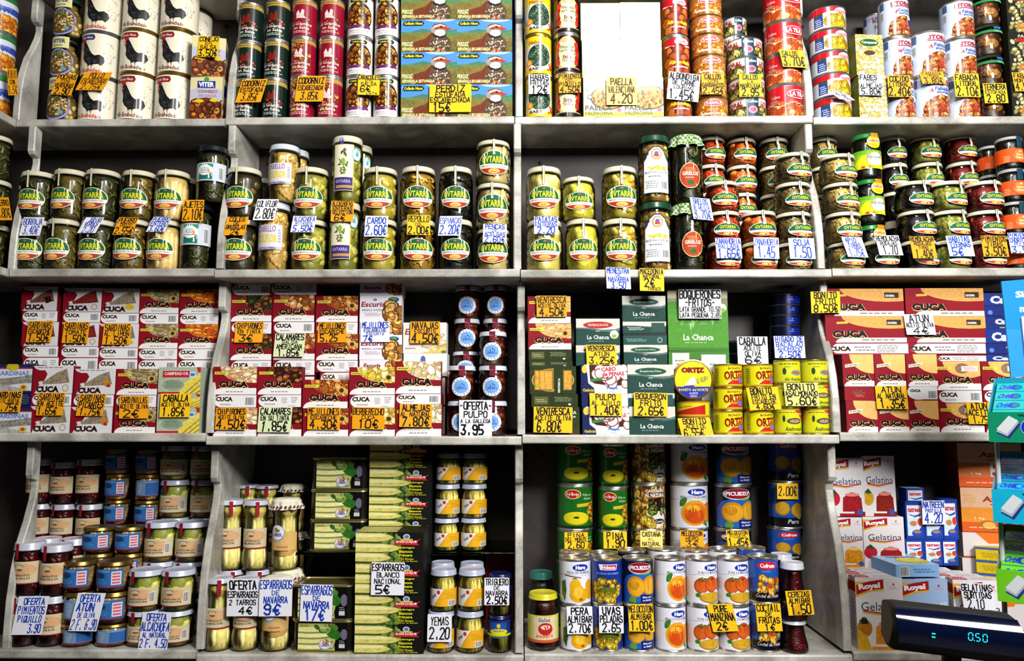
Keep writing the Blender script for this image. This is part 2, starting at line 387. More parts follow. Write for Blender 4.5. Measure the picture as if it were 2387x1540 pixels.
def callos_can(A, c='c07020'):
    A.bg(c, .4); A.blobs(0, .45, 1.6, .85, 60, ['e09838', 'c87820', 'f0b860', 'a85818', 'd88830'], .09, 1.5, 7, rim='8a4010', inell=False)
    A.rect(-2, .68, 2, 1, 'a8642c', .3); A.ell(0, .74, .3, .17, 'f0d8d0'); A.ell(0, .74, .27, .14, 'c81c28'); A.txt('CARRETILLA', 0, .74, .46, .13, 'f4ecec', 1)
    A.txt('Garbanzos con callos', 0, .2, .8, .15, 'f8f0dc', 1)
def litoral_small(A):
    A.bg('dcd8d0'); A.rect(-2, 0, 2, .5, '1c2414'); A.blobs(0, .24, 2.4, .5, 70, ['b0a850', '7c8438', 'd0c878', '505820'], .1, 1.4, 8, rim='2a3014', inell=False)
    A.rect(-2, .5, 2, .56, '881828')
    for x in (-.55, .58): A.txt('LITORAL', x, .74, .62, .24, 'a02030', 1.2)
    A.rect(-.16, 0, .18, 1, '17384a'); A.txt('Callos', .01, .82, .28, .16, 'e4ecf0', 1); A.ell(.02, .36, .13, .2, 'c88898'); A.ell(.02, .36, .08, .12, 'a04860', .4)
def latila_can(A, plain=False):
    A.bg('c01420')
    A.poly([(-1.6, 0)] + [(-1.6 + i * .1, .36 + .06 * sin(i * .9)) for i in range(33)] + [(1.6, 0)], 'd88838', .5)
    A.blobs(0, .18, 2.2, .4, 40, ['d8702c', 'e8a048', 'c04820', 'e8b868', 'a83818'], .16, 1.2, 9, rim='a04018', inell=False)
    for i in range(32): A.rect(-1.6 + i * .1, .38 + .06 * sin(i * .9), -1.49 + i * .1, .405 + .06 * sin(i * .9), 'f0d0b0')
    for x in (.15, -1.3):
        A.ell(x, .72, .31, .15, 'f0d8d8'); A.ell(x, .72, .29, .125, 'c81828'); A.txt('LA TILA', x, .72, .46, .15, 'f8f0f0', 2)
    A.txt('Callos', -.45, .66, .24, .1, 'e8c0b0', .6); A.lines(-.48, .5, .26, .14, 3, 'e0b0a0'); A.bars(.62, .25, .2, .3)
def garlic_can(A):
    A.bg('dfe3ea'); A.poly([(-1.6, .78)] + [(-1.6 + i * .1, .74 + .05 * sin(i * .5)) for i in range(33)] + [(1.6, 1), (-1.6, 1)], 'c81028')
    A.ell(.2, .82, .24, .17, 'f0d8e0'); A.txt('Louriño', .2, .82, .38, .16, 'c82040', 1)
    A.ell(.02, .32, .38, .36, 'b89810', .5); A.blobs(.02, .32, .66, .55, 26, ['e0b818', 'c89810', 'f0d848', 'a87808'], .1, 1.3, 3, rim='8a6808')
    A.rect(-.62, .08, -.36, .62, '20408a'); A.rect(-.62, .62, -.36, .74, '504018'); A.lines(-.49, .3, .2, .4, 4, 'd8d8e8'); A.blobs(.45, .15, .25, .2, 8, ['707018', 'b0a830'], .06, 1.5, 2)
def campanal_box(A):
    A.rect(-.5, 0, .5, 1, 'c8b050', .4); A.blobs(0, .5, 1.05, 1.05, 110, ['e8dca0', 'd8c878', 'f4ecc0', 'c0a850', 'e0c860'], .11, 1.7, 4, rim='907830', inell=False)
    A.ell(0, .8, .36, .11, 'd8c850'); A.ell(0, .8, .34, .095, '185028'); A.txt('Campanal', 0, .8, .56, .08, 'f0f4e0', 1); A.ell(0, .55, .2, .06, '4a3420', .5)
    A.txt('Fabes con', 0, .33, .7, .08, 'fcfcf0', 1.5); A.txt('almejas', 0, .2, .6, .08, 'fcfcf0', 1.5)
def litoral_can(A, sub='Fabada', sub2='sturiana', ini='A', c2='2848a0'):
    A.bg('c8d2e6')
    for k in range(12): A.rect(-1.6, .42 + k * .045, 1.6, .425 + k * .045, 'b4c0d8')
    A.ell(.1, .18, .58, .4, 'f0e0d0'); A.ell(.1, .16, .54, .37, '6c2c10', .3)
    A.blobs(.1, .16, 1.0, .66, 90, ['c87838', 'e09850', 'b86028', 'f0b878', 'a04c20'], .075, 1.7, 5, rim='7a3410')
    A.blobs(.12, .2, .3, .2, 3, ['b04028', 'c85838'], .12, 1.2, 3, rim='6a1c10')
    A.txt('LITORAL', .06, .88, .78, .11, 'a81830', 1.4); A.rect(-.33, .79, .45, .81, 'a81830')
    A.txt(ini, -.2, .65, .12, .1, 'a83040', .6, slant=.2); A.txt(sub, .1, .69, .44, .09, c2, .4); A.txt(sub2, .14, .6, .44, .07, c2, .4)
    A.rect(-.72, .78, -.56, .98, '3c5878'); A.bars(-.64, .6, .1, .2, n=8)
def litoral_cocido(A):
    litoral_can(A, 'Cocido', 'adrileno', 'M', '4060a8'); A.ell(.38, .4, .14, .09, '2040b0'); A.ell(.3, .48, .1, .05, 'e8e8e8')
def bean_box(A):
    A.rect(-.5, 0, .5, 1, '14140c', .3); A.blobs(.05, .45, .9, .8, 70, ['a8985c', 'c8b880', '8c8444', 'd8ccA0'.lower(), '605c28'], .09, 1.5, 6, rim='3c3818', inell=False)
    A.rect(-.5, .86, .5, 1, '101008'); A.txt('FABES', .1, .92, .5, .07, 'd0b090', 1); A.rect(-.2, .78, .5, .87, 'a01820'); A.blobs(0, .1, .9, .2, 14, ['b86020', 'd08030'], .08, 1.4, 2, inell=False)
def orange_can(A):
    A.bg('d8d8e8'); A.rect(-2, .86, 2, 1, '307838'); A.poly([(-1.6, .5), (1.6, .8), (1.6, .62), (-1.6, .3)], '3850a8'); A.poly([(-1.6, 0), (-1.6, .3), (1.6, .45), (1.6, 0)], 'c86818', .4)
    A.blobs(.4, .2, 1.4, .4, 40, ['e89830', 'd07818', 'f0b850'], .11, 1.3, 2, rim='a05010', inell=False); A.txt('Kidney', .4, .66, .6, .14, '7080c8', 1, .1); A.txt('Alubias', .5, .52, .5, .1, 'f0f0f8', 1)
def viter_box(A):
    A.rect(-.5, 0, .5, 1, 'd8cc98'); A.ell(0, .42, .8, .34, 'b8b4c0'); A.ell(0, .12, .62, .4, '6a2c08', .4)
    A.blobs(0, .18, 1.1, .5, 40, ['8a4010', 'b86818', '6a2c08', 'c88828', '4c1c04'], .11, 1.3, 8, rim='2a0c02', inell=False)
    A.rect(-.28, .74, .28, .9, '1c3080'); A.txt('VITER', 0, .82, .48, .11, 'f4f4f8', 1.6); A.ell(0, .94, .08, .05, '489030')
    A.txt('CONEJO', .04, .65, .6, .08, '8a1848', .5); A.txt('EN SALSA', .06, .56, .56, .06, 'a07888', .4)
    A.ell(-.2, .44, .14, .04, 'd0c020'); A.ell(.26, .46, .14, .04, 'd0c020')
def viter_jar(A):
    A.ell(0, .36, .5, .335, '8890d8'); A.ell(0, .36, .44, .3, '5a4020', .5)
    A.blobs(0, .38, .8, .52, 60, ['c0a060', '9c7c40', 'd8c088', '7c5c28', 'a8a060'], .07, 1.5, 3, rim='4a3414'); A.blobs(-.05, .58, .4, .1, 8, ['305828', '487838'], .06, 2, 3); A.ell(.2, .2, .09, .05, '5890a0')
    A.rect(-.3, .71, .34, .985, 'd8d08c'); A.txt('VITER', .0, .88, .46, .1, '283480', 1.4); A.lines(.02, .77, .4, .06, 1, '605838')
def bird_box(A, word='ESTOFADA'):
    A.rect(-.5, 0, .5, 1, '4a8ad0'); A.poly([(-.5, .6), (-.3, .64), (-.1, .72), (.05, .66), (.25, .72), (.4, .66), (.5, .7), (.5, .4), (-.5, .4)], '3c7868', .3)
    A.rect(-.5, .3, .5, .62, '786c30', .5); A.poly([(-.5, .56), (.1, .6), (.5, .45), (.5, .6), (-.5, .62)], '4a8050', .4); A.rect(-.5, 0, .5, .32, '6a6024', .6)
    A.ell(.2, 1.02, .28, .1, 'a8ccec'); A.ell(-.3, .9, .2, .05, '88b8e8')
    A.blobs(-.2, .12, .6, .24, 30, ['9c8c40', '605820', 'b8a860'], .03, 3, 5, inell=False)
    A.poly([(-.26, .3), (-.05, .42), (.04, .58), (.1, .72), (.12, .34), (.2, 0), (-.2, 0), (-.28, .12)], '6c2c10', .5)
    A.ell(.2, .2, .2, .36, '5a4430', .8); A.blobs(.2, .22, .34, .62, 70, ['c8bca0', '3a2c20', 'a89070', 'e0d8c8', '483020'], .016, 1.5, 4, t=.2)
    A.blobs(.14, .0, .3, .2, 14, ['d87028', 'b85018'], .03, 2, 3)
    A.ell(.17, .68, .14, .17, '9c8c7c'); A.ell(.19, .78, .13, .1, '7a4c30', .3); A.poly([(.06, .72), (.1, .8), (.2, .85), (.3, .8), (.3, .77), (.2, .8), (.12, .75)], 'ece8dc')
    A.ell(.2, .57, .095, .12, 'f4f0e8'); A.poly([(.06, .6), (.1, .46), (.2, .42), (.3, .46), (.33, .6), (.3, .52), (.2, .47), (.12, .52)], '1c1414')
    A.poly([(.28, .77), (.42, .71), (.28, .66)], 'd03020'); A.ell(.22, .76, .045, .045, 'd84020'); A.ell(.22, .76, .022, .024, '100808')
    A.poly([(-.47, .88), (-.44, .95), (-.12, .95), (-.08, .88), (-.12, .81), (-.44, .81)], '102008'); A.txt('Collado Hnos', -.28, .88, .33, .09, 'e8e030', 1.4)
    A.txt('PERDIZ', -.38, .24, .2, .13, 'e8e0a0', 1.2); A.txt('ESPAÑOLA ' + word, -.18, .1, .58, .12, 'f0e898', 1.4)
def bird_box2(A): bird_box(A, 'ESCABECHADA')
def paella_box(A):
    A.rect(-.5, 0, .5, 1, 'e8d81c'); A.poly([(-.5, .14), (.5, .14), (.5, 1), (-.5, 1)], 'f0e8c0'); A.poly([(-.5, .62), (.1, .78), (.5, .9), (.5, 1), (-.5, 1)], 'ece8dc')
    A.ell(.14, .5, .47, .3, '3a2810'); A.ell(.14, .5, .43, .27, 'c88c18', .5); A.blobs(.14, .5, .78, .48, 70, ['e0a828', 'c08018', '6a4010', 'f0c850', '3c2408', 'a85c14'], .045, 1.5, 6)
    A.ell(-.34, .52, .07, .06, '3a3020'); A.ell(-.34, .52, .05, .04, 'f0e8c0')
    A.txt('ALBO', -.1, .88, .36, .12, 'd04048', 1.5, .08); A.ell(-.4, .74, .07, .08, '4060a0', .4); A.ell(.42, .84, .08, .1, '2878c8'); A.ell(.42, .86, .05, .06, 'f0f0e8')
    A.txt('PAELLA', -.12, .25, .68, .12, '3a3c20', .7); A.txt('VALENCIANA', -.12, .12, .7, .09, '4a4a20', .6); A.ell(.4, .2, .06, .05, 'd86068')
# ---- the round and flat boxes of tinned fish
FOODS = dict(sard=(['a89468', 'c0ac80', '8a7448', 'd0c098', '6c5834'], '5a4424', 4.5), sal=(['d86814', 'e88828', 'b84c08', 'f0a040'], '7a2c04', 4), mej=(['c8782c', 'a85818', 'e09c50', '8c4010'], '5a2408', 1.8),
 chip=(['e0c094', 'd0a878', 'f0d8b0', 'c89868'], '9c7048', 2.6), squid=(['4a1c08', '6c2c10', '341004', '8c4418', '9c5c2c'], '1c0804', 1.6), cal=(['b87840', 'd89858', '8a4818', 'e0b078'], '6a2c10', 1.5),
 ink=(['50300c', '8a3010', '283c10', 'a85020', '201008'], '140804', 1.6), berb=(['e8d070', 'd8b840', 'f4e8a0', 'c8a030'], '9c7820', 1.4), alm=(['ead8ac', 'd8c090', 'f4ecd0', 'c8a878'], 'b09060', 1.5),
 tuna=(['e8ac5c', 'f0bc70', 'dc9c4c'], None, 4), vent=(['e0ac68', 'd09850', 'f0c890'], 'a87038', 5))
def cuca_word(A, cx, cy, w, h): A.txt('CUCA', cx, cy, w, h, '0c0806', 2.2, edge='e8d890')
def cuca_face(food, badge=0, sub=1):
    def f(A):
        A.rect(-.5, 0, .5, 1, '86081a'); cols, rim, asp = FOODS[food]
        A.ell(.22, 1.06, .56, .64, cols[0], .3)
        if food == 'tuna': A.ell(.25, 1.06, .5, .6, 'e8b060', .15)
        else: A.blobs(.16, .74, .74, .56, 34, cols, .1, asp, 5, rim=rim, ang=(-25, 25) if asp > 2.4 else (0, 180), inell=False)
        A.poly([(-.5, 1), (-.36, 1), (-.33, .84), (-.26, .7), (-.12, .56), (.06, .46), (.26, .42), (.5, .42), (.5, .3), (-.5, .3)], '86081a')
        A.rect(-.46, .72, -.14, .82, 'd8d040'); A.lines(-.3, .77, .28, .07, 1, '5a5010')
        if badge: A.ell(.36, .62, .08, .13, 'c8a850'); A.ell(.36, .62, .05, .08, '3c2c10')
        A.rect(-.3, 0, .5, .23, 'ece8e4'); A.ell(-.28, 0, .2, .23, 'ece8e4'); cuca_word(A, -.02, .36, .66, .22)
        A.lines(.05, .1, .5, .07, 1, '8a7878')
    return f
def cuca_strip(A, bar=0, w=.5):
    A.rect(-.5, 0, .5, 1, '86081a'); A.rect(-.3, .03, .49, .97, 'e9e6e4'); A.ell(-.3, .5, .17, .47, 'e9e6e4'); A.txt('CUCA', -.24, .66, .38, .34, '120c0a', 1.8, edge='d8d0a8'); A.lines(-.18, .25, .3, .2, 1, '9a9090')
    if bar: A.bars(.34, .5, .2, .56)
    else: A.lines(.12, .55, .14, .5, 4, '908888', 3); A.lines(.34, .6, .16, .5, 4, '908888', 4); A.lines(.3, .12, .2, .1, 1, '908888')
def cuca_strip_bar(A): cuca_strip(A, 1)
def sardine_face(kind):
    def f(A):
        A.rect(-.5, 0, .5, 1, 'd8d4d4'); A.rect(-.5, .2, -.42, .85, '86081a'); A.poly([(-.5, 1), (-.5, 0), (-.44, 0), (-.34, .3), (-.2, .5), (-.14, .7), (-.2, .84), (-.34, .84), (-.44, .9)], '86081a')
        c = dict(esc='7c4430', tom='7a2018').get(kind, '8c7c64')
        A.poly([(-.34, .42), (-.2, .46), (.1, .76), (.34, .9), (.38, .62), (.42, .4), (.2, .36), (-.1, .34), (-.3, .32)], c, .8)
        A.poly([(-.36, .42), (-.26, .46), (-.24, .32), (-.32, .3)], 'd8d0c8', .3)
        if kind == 'esc': A.poly([(.12, .56), (.3, .62), (.36, .4), (.2, .3)], '2c100c', .4)
        elif kind == 'lim': A.ell(.26, .24, .12, .12, 'd8b820', .3)
        elif kind == 'pic': A.ell(.3, .46, .08, .16, 'b87828', .4); A.ell(.34, .34, .05, .06, 'a82020')
        elif kind in ('tom', 'ace'): A.ell(.32, .2, .08, .13, '989078'); A.ell(.32, .2, .06, .1, 'd8d0b8')
        A.lines(0, .94, .8, .05, 1, '6a5a5a'); A.txt('CUCA', -.12, .16, .56, .22, '120a08', 2, edge='c89890')
    return f
def cuca_large(A):
    A.rect(-.5, 0, .5, 1, '86081a'); A.ell(.3, 1.0, .6, .48, 'd89c50', .25); A.rect(.28, .62, .5, 1, 'd89c50', .25); A.poly([(-.5, .54), (-.2, .6), (.1, .54), (.5, .5), (.5, .36), (-.5, .36)], '86081a')
    A.poly([(-.36, .78), (-.22, .8), (-.22, .72), (-.36, .7)], 'd0b040'); A.rect(.26, .66, .44, .86, '38281c', .4); A.txt('COCINA', .33, .74, .12, .08, 'e8e8e0', 2); A.rect(-.26, 0, .5, .18, 'dcd4cc'); A.ell(-.26, 0, .12, .18, 'dcd4cc')
    A.txt('CUCA', -.2, .32, .44, .26, '0c0806', 2.2, edge='d8c888'); A.lines(.2, .1, .52, .08, 1, '6a5c58')
def cuca_large_strip(A):
    A.rect(-.5, 0, .5, 1, '86081a'); A.rect(-.36, .08, .5, .92, 'e4e0dc'); A.ell(-.36, .5, .08, .42, 'e4e0dc'); A.txt('CUCA', -.34, .5, .26, .4, '120c0a', 1.8, edge='c8a888'); A.lines(-.04, .5, .26, .5, 2, '7a7070'); A.lines(.26, .5, .3, .7, 5, '7a7070', 5); A.rect(-.5, 0, .5, .1, '86081a')
def cuca_nat(A):
    A.rect(-.5, 0, .5, 1, '86081a'); A.ell(.45, 1.02, .72, .62, 'ecb468', .15); A.rect(-.5, 0, .5, .36, '86081a'); A.poly([(-.42, .68), (.02, .74), (.02, .64), (-.42, .58)], 'd8d8b8'); A.txt('AL NATURAL', -.2, .66, .38, .06, '20301c', .8, .06)
    A.rect(-.2, 0, .5, .17, 'ece8e4'); A.ell(-.22, 0, .24, .17, 'ece8e4'); A.txt('CUCA', 0, .28, .8, .18, '0c0806', 2.2, edge='e8d890'); A.lines(.05, .08, .6, .06, 1, '8a7878')
def cuca_nat_strip(A): A.rect(-.5, 0, .5, 1, '8c101c'); A.txt('CUCA', -.06, .64, .4, .22, '3c0808', 1.6, edge='c89060'); A.lines(-.02, .35, .3, .2, 2, 'c08070')
def cuca_white_strip(A): A.rect(-.5, 0, .5, 1, '86081a'); A.ell(-.12, .6, .36, .56, 'e9e6e4'); A.rect(-.2, .08, .49, 1, 'e9e6e4'); A.txt('CUCA', -.22, .7, .34, .2, '120c0a', 1.8, edge='c8b898'); A.bars(.32, .42, .26, .5)
def cuca_oliva(A):
    cuca_face('tuna')(A); A.ell(.1, .76, .16, .18, '8a6a50', .5); A.rect(.08, .66, .44, .84, 'f0e8e4'); A.lines(.26, .75, .3, .14, 3, 'c05050')
def sardinas_blue(A):
    A.rect(-.5, 0, .5, 1, 'd0d0d8'); A.rect(-.5, .86, .5, 1, '22204c'); A.rect(-.5, .82, .5, .87, 'a02040'); A.txt('SARDINAS', .02, .66, .8, .17, '5878b8', 1); A.poly([(-.5, .44), (0, .5), (.5, .6), (.5, .3), (.1, .26), (-.5, .1)], '888478', .9); A.poly([(-.5, .3), (-.1, .2), (.4, .04), (.5, 0), (-.5, 0)], 'a8a49c', .7); A.ell(.3, .14, .1, .1, 'c8b020'); A.ell(.3, .14, .05, .06, 'c03028'); A.ell(0, .9, .16, .14, 'c0b020', .4)
def sardinas_side(A): A.rect(-.5, 0, .5, 1, '14143c'); A.lines(.3, .5, .3, .6, 5, '5868a0'); A.txt('SARDINAS', -.2, .5, .5, .3, '8898c8', 1)
def campeador(A, strip=False):
    A.rect(-.5, 0, .5, 1, 'a8b49c', .2); A.poly([(.0, .0), (.06, .35), (.3, .6), (.5, .82), (.5, 0)], 'e0cc50', .3)
    for k in range(3): A.poly([(.1 + k * .13, 0), (.16 + k * .13, 0), (.5, .5 - k * .2), (.5, .56 - k * .2)], 'a8862c', .4)
    A.poly([(.4, 1), (.5, 1), (.5, .8), (.44, .8)], 'c01828')
    if not strip:
        A.rect(-.4, .62, .24, .86, 'b81c28'); A.txt('CAMPEADOR', -.08, .76, .58, .12, 'ecd8d8', 1); A.ell(-.14, .34, .26, .2, '8c9c84'); A.lines(-.14, .36, .4, .26, 4, '586850'); A.rect(-.5, 0, .02, .08, 'b81c28'); A.rect(.24, .6, .38, .82, 'd8e0e8'); A.rect(.26, .66, .36, .78, '3878b8')
def campeador_strip(A): campeador(A, True)
def escuris(A, strip=False, food='mej'):
    A.rect(-.5, 0, .5, 1, 'e9e3e6'); r = ['c88c3c', 'a86820', 'e0b060', '8a5014']
    if strip: A.txt('Escuris', -.2, .62, .4, .3, '8a2c38', 1.6, slant=.2); A.lines(-.18, .25, .36, .22, 2, '907880'); A.blobs(.36, .5, .34, .9, 9, r, .13, 1.4, 3, rim='5a3410'); return
    A.ell(.3, .84, .13, .1, '28488c'); A.ell(.3, .86, .08, .05, '50a050'); A.ell(-.14, .84, .05, .05, '7080a8')
    A.txt('Escuris', -.18, .66, .56, .2, '8c1c30', 1, slant=.2); A.txt('MEJILLONES', -.2, .43, .48, .09, '8078a0', .7); A.lines(-.2, .27, .4, .14, 3, '9a88a0')
    A.blobs(.34, .34, .44, .66, 14, r, .13, 1.5, 4, rim='5a3410')
def escuris_strip(A): escuris(A, True)
def navajas(A):
    A.rect(-.5, 0, .5, 1, 'e6e0d4'); A.txt('Escuris', -.2, .7, .5, .2, '8c1c30', 1, slant=.2); A.txt('NAVAJAS', -.18, .42, .4, .12, '8078a0', .7); A.blobs(.28, .3, .5, .5, 14, ['dcc090', 'e8d4ac', 'c8a868'], .14, 3, 3, rim='a88850', ang=(-10, 40)); A.poly([(-.1, 0), (.5, .2), (.5, 0)], 'dcc460', .4); A.ell(.44, .04, .06, .05, '50802c'); A.lines(-.3, .16, .3, .08, 1, '807880')
def navajas_strip(A): A.rect(-.5, 0, .5, 1, 'e8e4e0'); A.ell(-.05, .7, .06, .2, '5068a8'); A.txt('Escuris', -.05, .2, .5, .4, '8c1c30', 1)
def chanca(A, oval='24503c', name='Boquerones Fritos', strip=False):
    A.rect(-.5, 0, .5, 1, '1c4038', .25); A.poly([(-.5, .62), (-.2, .6), (.1, .52), (.3, .5), (.5, .56), (.5, .7), (-.5, .72)], '5c706c', .2); A.poly([(-.5, .66), (-.2, .66), (.1, .58), (.4, .6), (.5, .66), (.5, 1), (-.5, 1)], 'ccc8bc')
    if strip: A.rect(.16, .1, .46, .9, '2c4c44'); A.lines(-.2, .4, .4, .3, 3, 'c8d0c8'); return
    A.ell(0, .76, .34, .13, oval); A.txt(name, 0, .76, .46, .09, 'c8d4c4' if oval[0] == '2' else 'f0c8b8', .8); A.ell(0, .53, .06, .03, '8c8c7c'); A.txt('La Chanca', 0, .3, .5, .16, 'e8ece4', .7); A.lines(0, .15, .46, .04, 1, 'a0b0a8')
def chanca_red(A): chanca(A, 'a82c24', 'VENTRESCA DE ATUN'); A.ell(.37, .4, .1, .16, 'e4e8dc'); A.ell(.37, .34, .06, .07, '8cb02c')
def chanca_strip(A): chanca(A, strip=True)
def chanca_foil(A): A.rect(-.5, 0, .5, 1, '1c4840', .2); A.rect(-.5, .8, .5, 1, '0c2420'); A.lines(-.2, .4, .5, .3, 3, '88a8a0'); A.ell(.34, .4, .06, .24, '88a8a0'); A.ell(.34, .4, .04, .16, '1c4840')
def chanca_big(A):
    A.rect(-.5, 0, .5, 1, '4c8c2c', .2); A.rect(-.5, .86, .5, 1, 'b8b08c'); A.poly([(-.5, .86), (.5, .86), (.5, .74), (.3, .72), (0, .78), (-.2, .82), (-.5, .8)], '88906c', .2)
    for x, y in ((-.1, .46), (.22, .5), (-.14, .42)): A.poly([(x - .02, y + .06), (x + .05, y + .02), (x + .02, y - .1)], '90b878', .3)
    A.blobs(-.05, .5, .8, .14, 16, ['6ca050', '5c9440'], .04, 2, 3); A.txt('La Chanca', 0, .22, .5, .1, 'f4f8ec', .8); A.lines(0, .13, .46, .02, 1, 'b8d0a8'); A.rect(-.5, .0, .5, .05, '3c7424'); A.ell(.4, .7, .08, .07, 'e0e8e0'); A.ell(.4, .66, .06, .04, '8cb02c')
def chanca_big_strip(A): A.rect(-.5, 0, .5, 1, '40782c', .2); A.rect(-.44, .12, -.16, .92, 'd8dccc'); A.lines(-.3, .5, .2, .4, 3, '708060'); A.rect(.04, .2, .44, .86, 'e8ece4'); A.lines(.24, .5, .12, .16, 1, '606860'); A.rect(-.14, .3, .02, .7, '2c5c20')
def window_box(A):
    A.rect(-.5, 0, .5, 1, '28340f', .5); A.ell(0, .5, .46, .42, 'b8a050'); A.ell(0, .5, .44, .4, '8c6820'); A.rect(-.4, .14, .4, .86, '8c6820'); A.rect(-.38, .17, -.02, .83, 'e0a040', .5); A.rect(.24, .17, .4, .83, 'd89838', .5)
    A.poly([(-.3, .17), (-.26, .17), (-.28, .83), (-.31, .83)], 'b87828'); A.poly([(-.16, .17), (-.14, .17), (-.18, .83), (-.2, .83)], 'c08830')
    A.rect(.02, 0, .22, 1, '20300c', .4); A.txt('VENTRESCA', .13, .3, .32, .08, 'e8e8d8', 1, 1.57); A.ell(-.32, .3, .06, .08, 'b0a020'); A.ell(0, .15, .03, .03, '98a820')
def window_strip(A): A.rect(-.5, 0, .5, 1, '24300f', .4); A.rect(-.44, .2, -.14, .8, '5c5c30'); A.lines(-.29, .5, .24, .3, 2, 'a8a878'); A.lines(.18, .6, .4, .4, 4, '8c9460'); A.ell(.32, .2, .03, .08, 'd8dcc8')
def window_low(A): A.rect(-.5, 0, .5, 1, '28340f', .5); A.txt('VENTRESCA', .18, .8, .5, .12, 'dce0cc', 1); A.txt('de Bonito', .2, .66, .44, .1, 'dce0cc', 1); A.rect(-.5, 0, .5, .14, '4a2c14'); A.lines(0, .07, .7, .06, 1, 'c8a078'); A.ell(-.05, .42, .3, .24, 'a87828', .4)
def penas(A):
    A.rect(-.5, 0, .5, 1, 'ecebf0'); A.poly([(-.5, 0), (-.2, 0), (-.22, .2), (-.34, .36), (-.36, .7), (-.42, 1), (-.5, 1)], '101c50'); A.poly([(-.32, 1), (.5, 1), (.5, .3), (.2, .26), (-.2, .34), (-.3, .44)], '3c1c14', .4)
    A.blobs(.12, .62, .7, .6, 26, ['ece4e0', 'd8ccc8', 'f4f0f0'], .1, 1.2, 6, rim='7a2c28', inell=False); A.poly([(-.08, .6), (.48, .6), (.46, .96), (-.08, .94)], 'f0eaea')
    A.txt('CABO', .1, .84, .32, .15, 'c02838', 1.6, .06); A.txt('de PENAS', .2, .68, .48, .14, 'c02838', 1.6, .04); A.poly([(-.3, .4), (-.04, .46), (-.04, .56), (-.3, .5)], '3c7c34'); A.txt('Pulpo', .18, .18, .24, .11, '3080c8', 1.6); A.lines(.18, .06, .16, .05, 1, '90a0b8'); A.txt('Galicia', -.34, .12, .24, .1, 'd8b820', 1.2); A.ell(-.42, .84, .06, .14, 'e0c040')
def penas_strip(A): A.rect(-.5, 0, .5, 1, 'e8e8f0'); A.poly([(-.5, 0), (-.1, 0), (-.3, .5), (-.3, 1), (-.5, 1)], '101c50'); A.txt('CABO', -.16, .66, .24, .3, 'c02838', 1.6); A.txt('de PENAS', -.14, .3, .3, .26, 'c02838', 1.6)
def calvo(A): A.rect(-.5, 0, .5, 1, '142c78', .15); A.txt('Calvo', .12, .46, .9, .62, 'd8d8e8', 1.8); A.rect(-.5, 0, .5, .05, '0c1c50')
def calvo_side(A): A.rect(-.5, 0, .5, 1, '12246c', .15); A.txt('Atun', .2, .7, .3, .26, 'd8c020', 1.5); A.lines(.24, .4, .3, .14, 1, 'a0a8d0'); A.ell(-.34, .4, .07, .2, '5878c0'); A.rect(-.5, 0, .5, .12, '0c1848')
def calvo_small(A): A.rect(-.5, 0, .5, 1, '12246c', .15); A.txt('Calvo', .1, .6, .64, .46, 'd0d4e8', 3); A.rect(-.1, .06, .2, .14, 'b8a840')
def ortiz_tin(A):
    A.bg('d8d010'); A.rect(-2, 0, 2, .06, 'b89820'); A.rect(-2, .94, 2, 1, 'b89820')
    for x0 in (-.05, -1.55):
        A.poly([(x0 - .1, .08), (x0 + .62, .92), (x0 + .62, .08)], 'c02818'); A.poly([(x0 - .12, .08), (x0 + .6, .92), (x0 + .56, .92), (x0 - .16, .08)], 'f0e8c0'); A.txt('ORTIZ', x0 + .18, .52, .74, .42, '801410', 1.8, .06, edge='e8d820'); A.ell(x0 + .42, .28, .12, .12, '6078c0', .4); A.txt('BONITO', x0 + .2, .84, .5, .1, '6a3010', .8)
    A.rect(-.62, .1, -.42, .9, 'a8a418'); A.lines(-.52, .5, .14, .7, 7, '4c4410')
def almadraba_tin(A):
    A.bg('d0cc1c'); A.rect(-2, 0, 2, .05, 'a89c30'); A.rect(-2, .95, 2, 1, 'a89c30'); A.poly([(.1, .95), (.75, .95), (.75, .35), (.5, .5)], 'c83020'); A.txt('Almadraba', .42, .8, .4, .1, 'ecd0b0', .6); A.ell(.1, .5, .3, .13, '385848', .5); A.ell(.1, .5, .2, .07, 'c8885c', .4); A.ell(-.3, .6, .05, .14, '2c3c28')
    A.txt('Asalmonado', .1, .18, .72, .18, '3c4420', .8, slant=.2); A.lines(-.1, .86, .8, .07, 1, '6a6820')
def almadraba_tin2(A): A.bg('ccca20'); A.rect(-2, 0, 2, .05, 'a89c30'); A.rect(-2, .95, 2, 1, 'a89c30'); A.ell(-.25, .52, .07, .16, '2c4430'); A.ell(.22, .45, .24, .13, '58a0a8'); A.ell(.22, .45, .2, .08, 'b85838', .4); A.txt('del Asadera', .1, .16, .7, .16, '4c4c20', .8, slant=.2); A.lines(0, .86, .9, .1, 1, '5c5c20'); A.lines(-.1, .72, .3, .06, 1, '5c5c20')
def ortiz_side(A): A.bg('d0c818'); A.rect(-2, 0, 2, .1, 'b88828'); A.rect(-2, .9, 2, 1, 'b88828'); A.poly([(-.7, .14), (.3, .14), (.3, .8), (.1, .7), (-.7, .3)], 'b82018'); A.txt('DE OLIVA', -.32, .66, .4, .12, 'c03018', 1, .1); A.rect(.5, .12, .66, .88, '888818')
def blue_tin(A): A.bg('05081c'); A.rect(-.1, .1, 1.5, .86, '0c1c78', .2); A.lines(.1, .45, .22, .16, 1, '8090d0'); A.ell(.1, .66, .04, .1, '5068c0')
def black_tin(A): A.bg('0a0a0c'); A.rect(-2, .9, 2, 1, '383838')
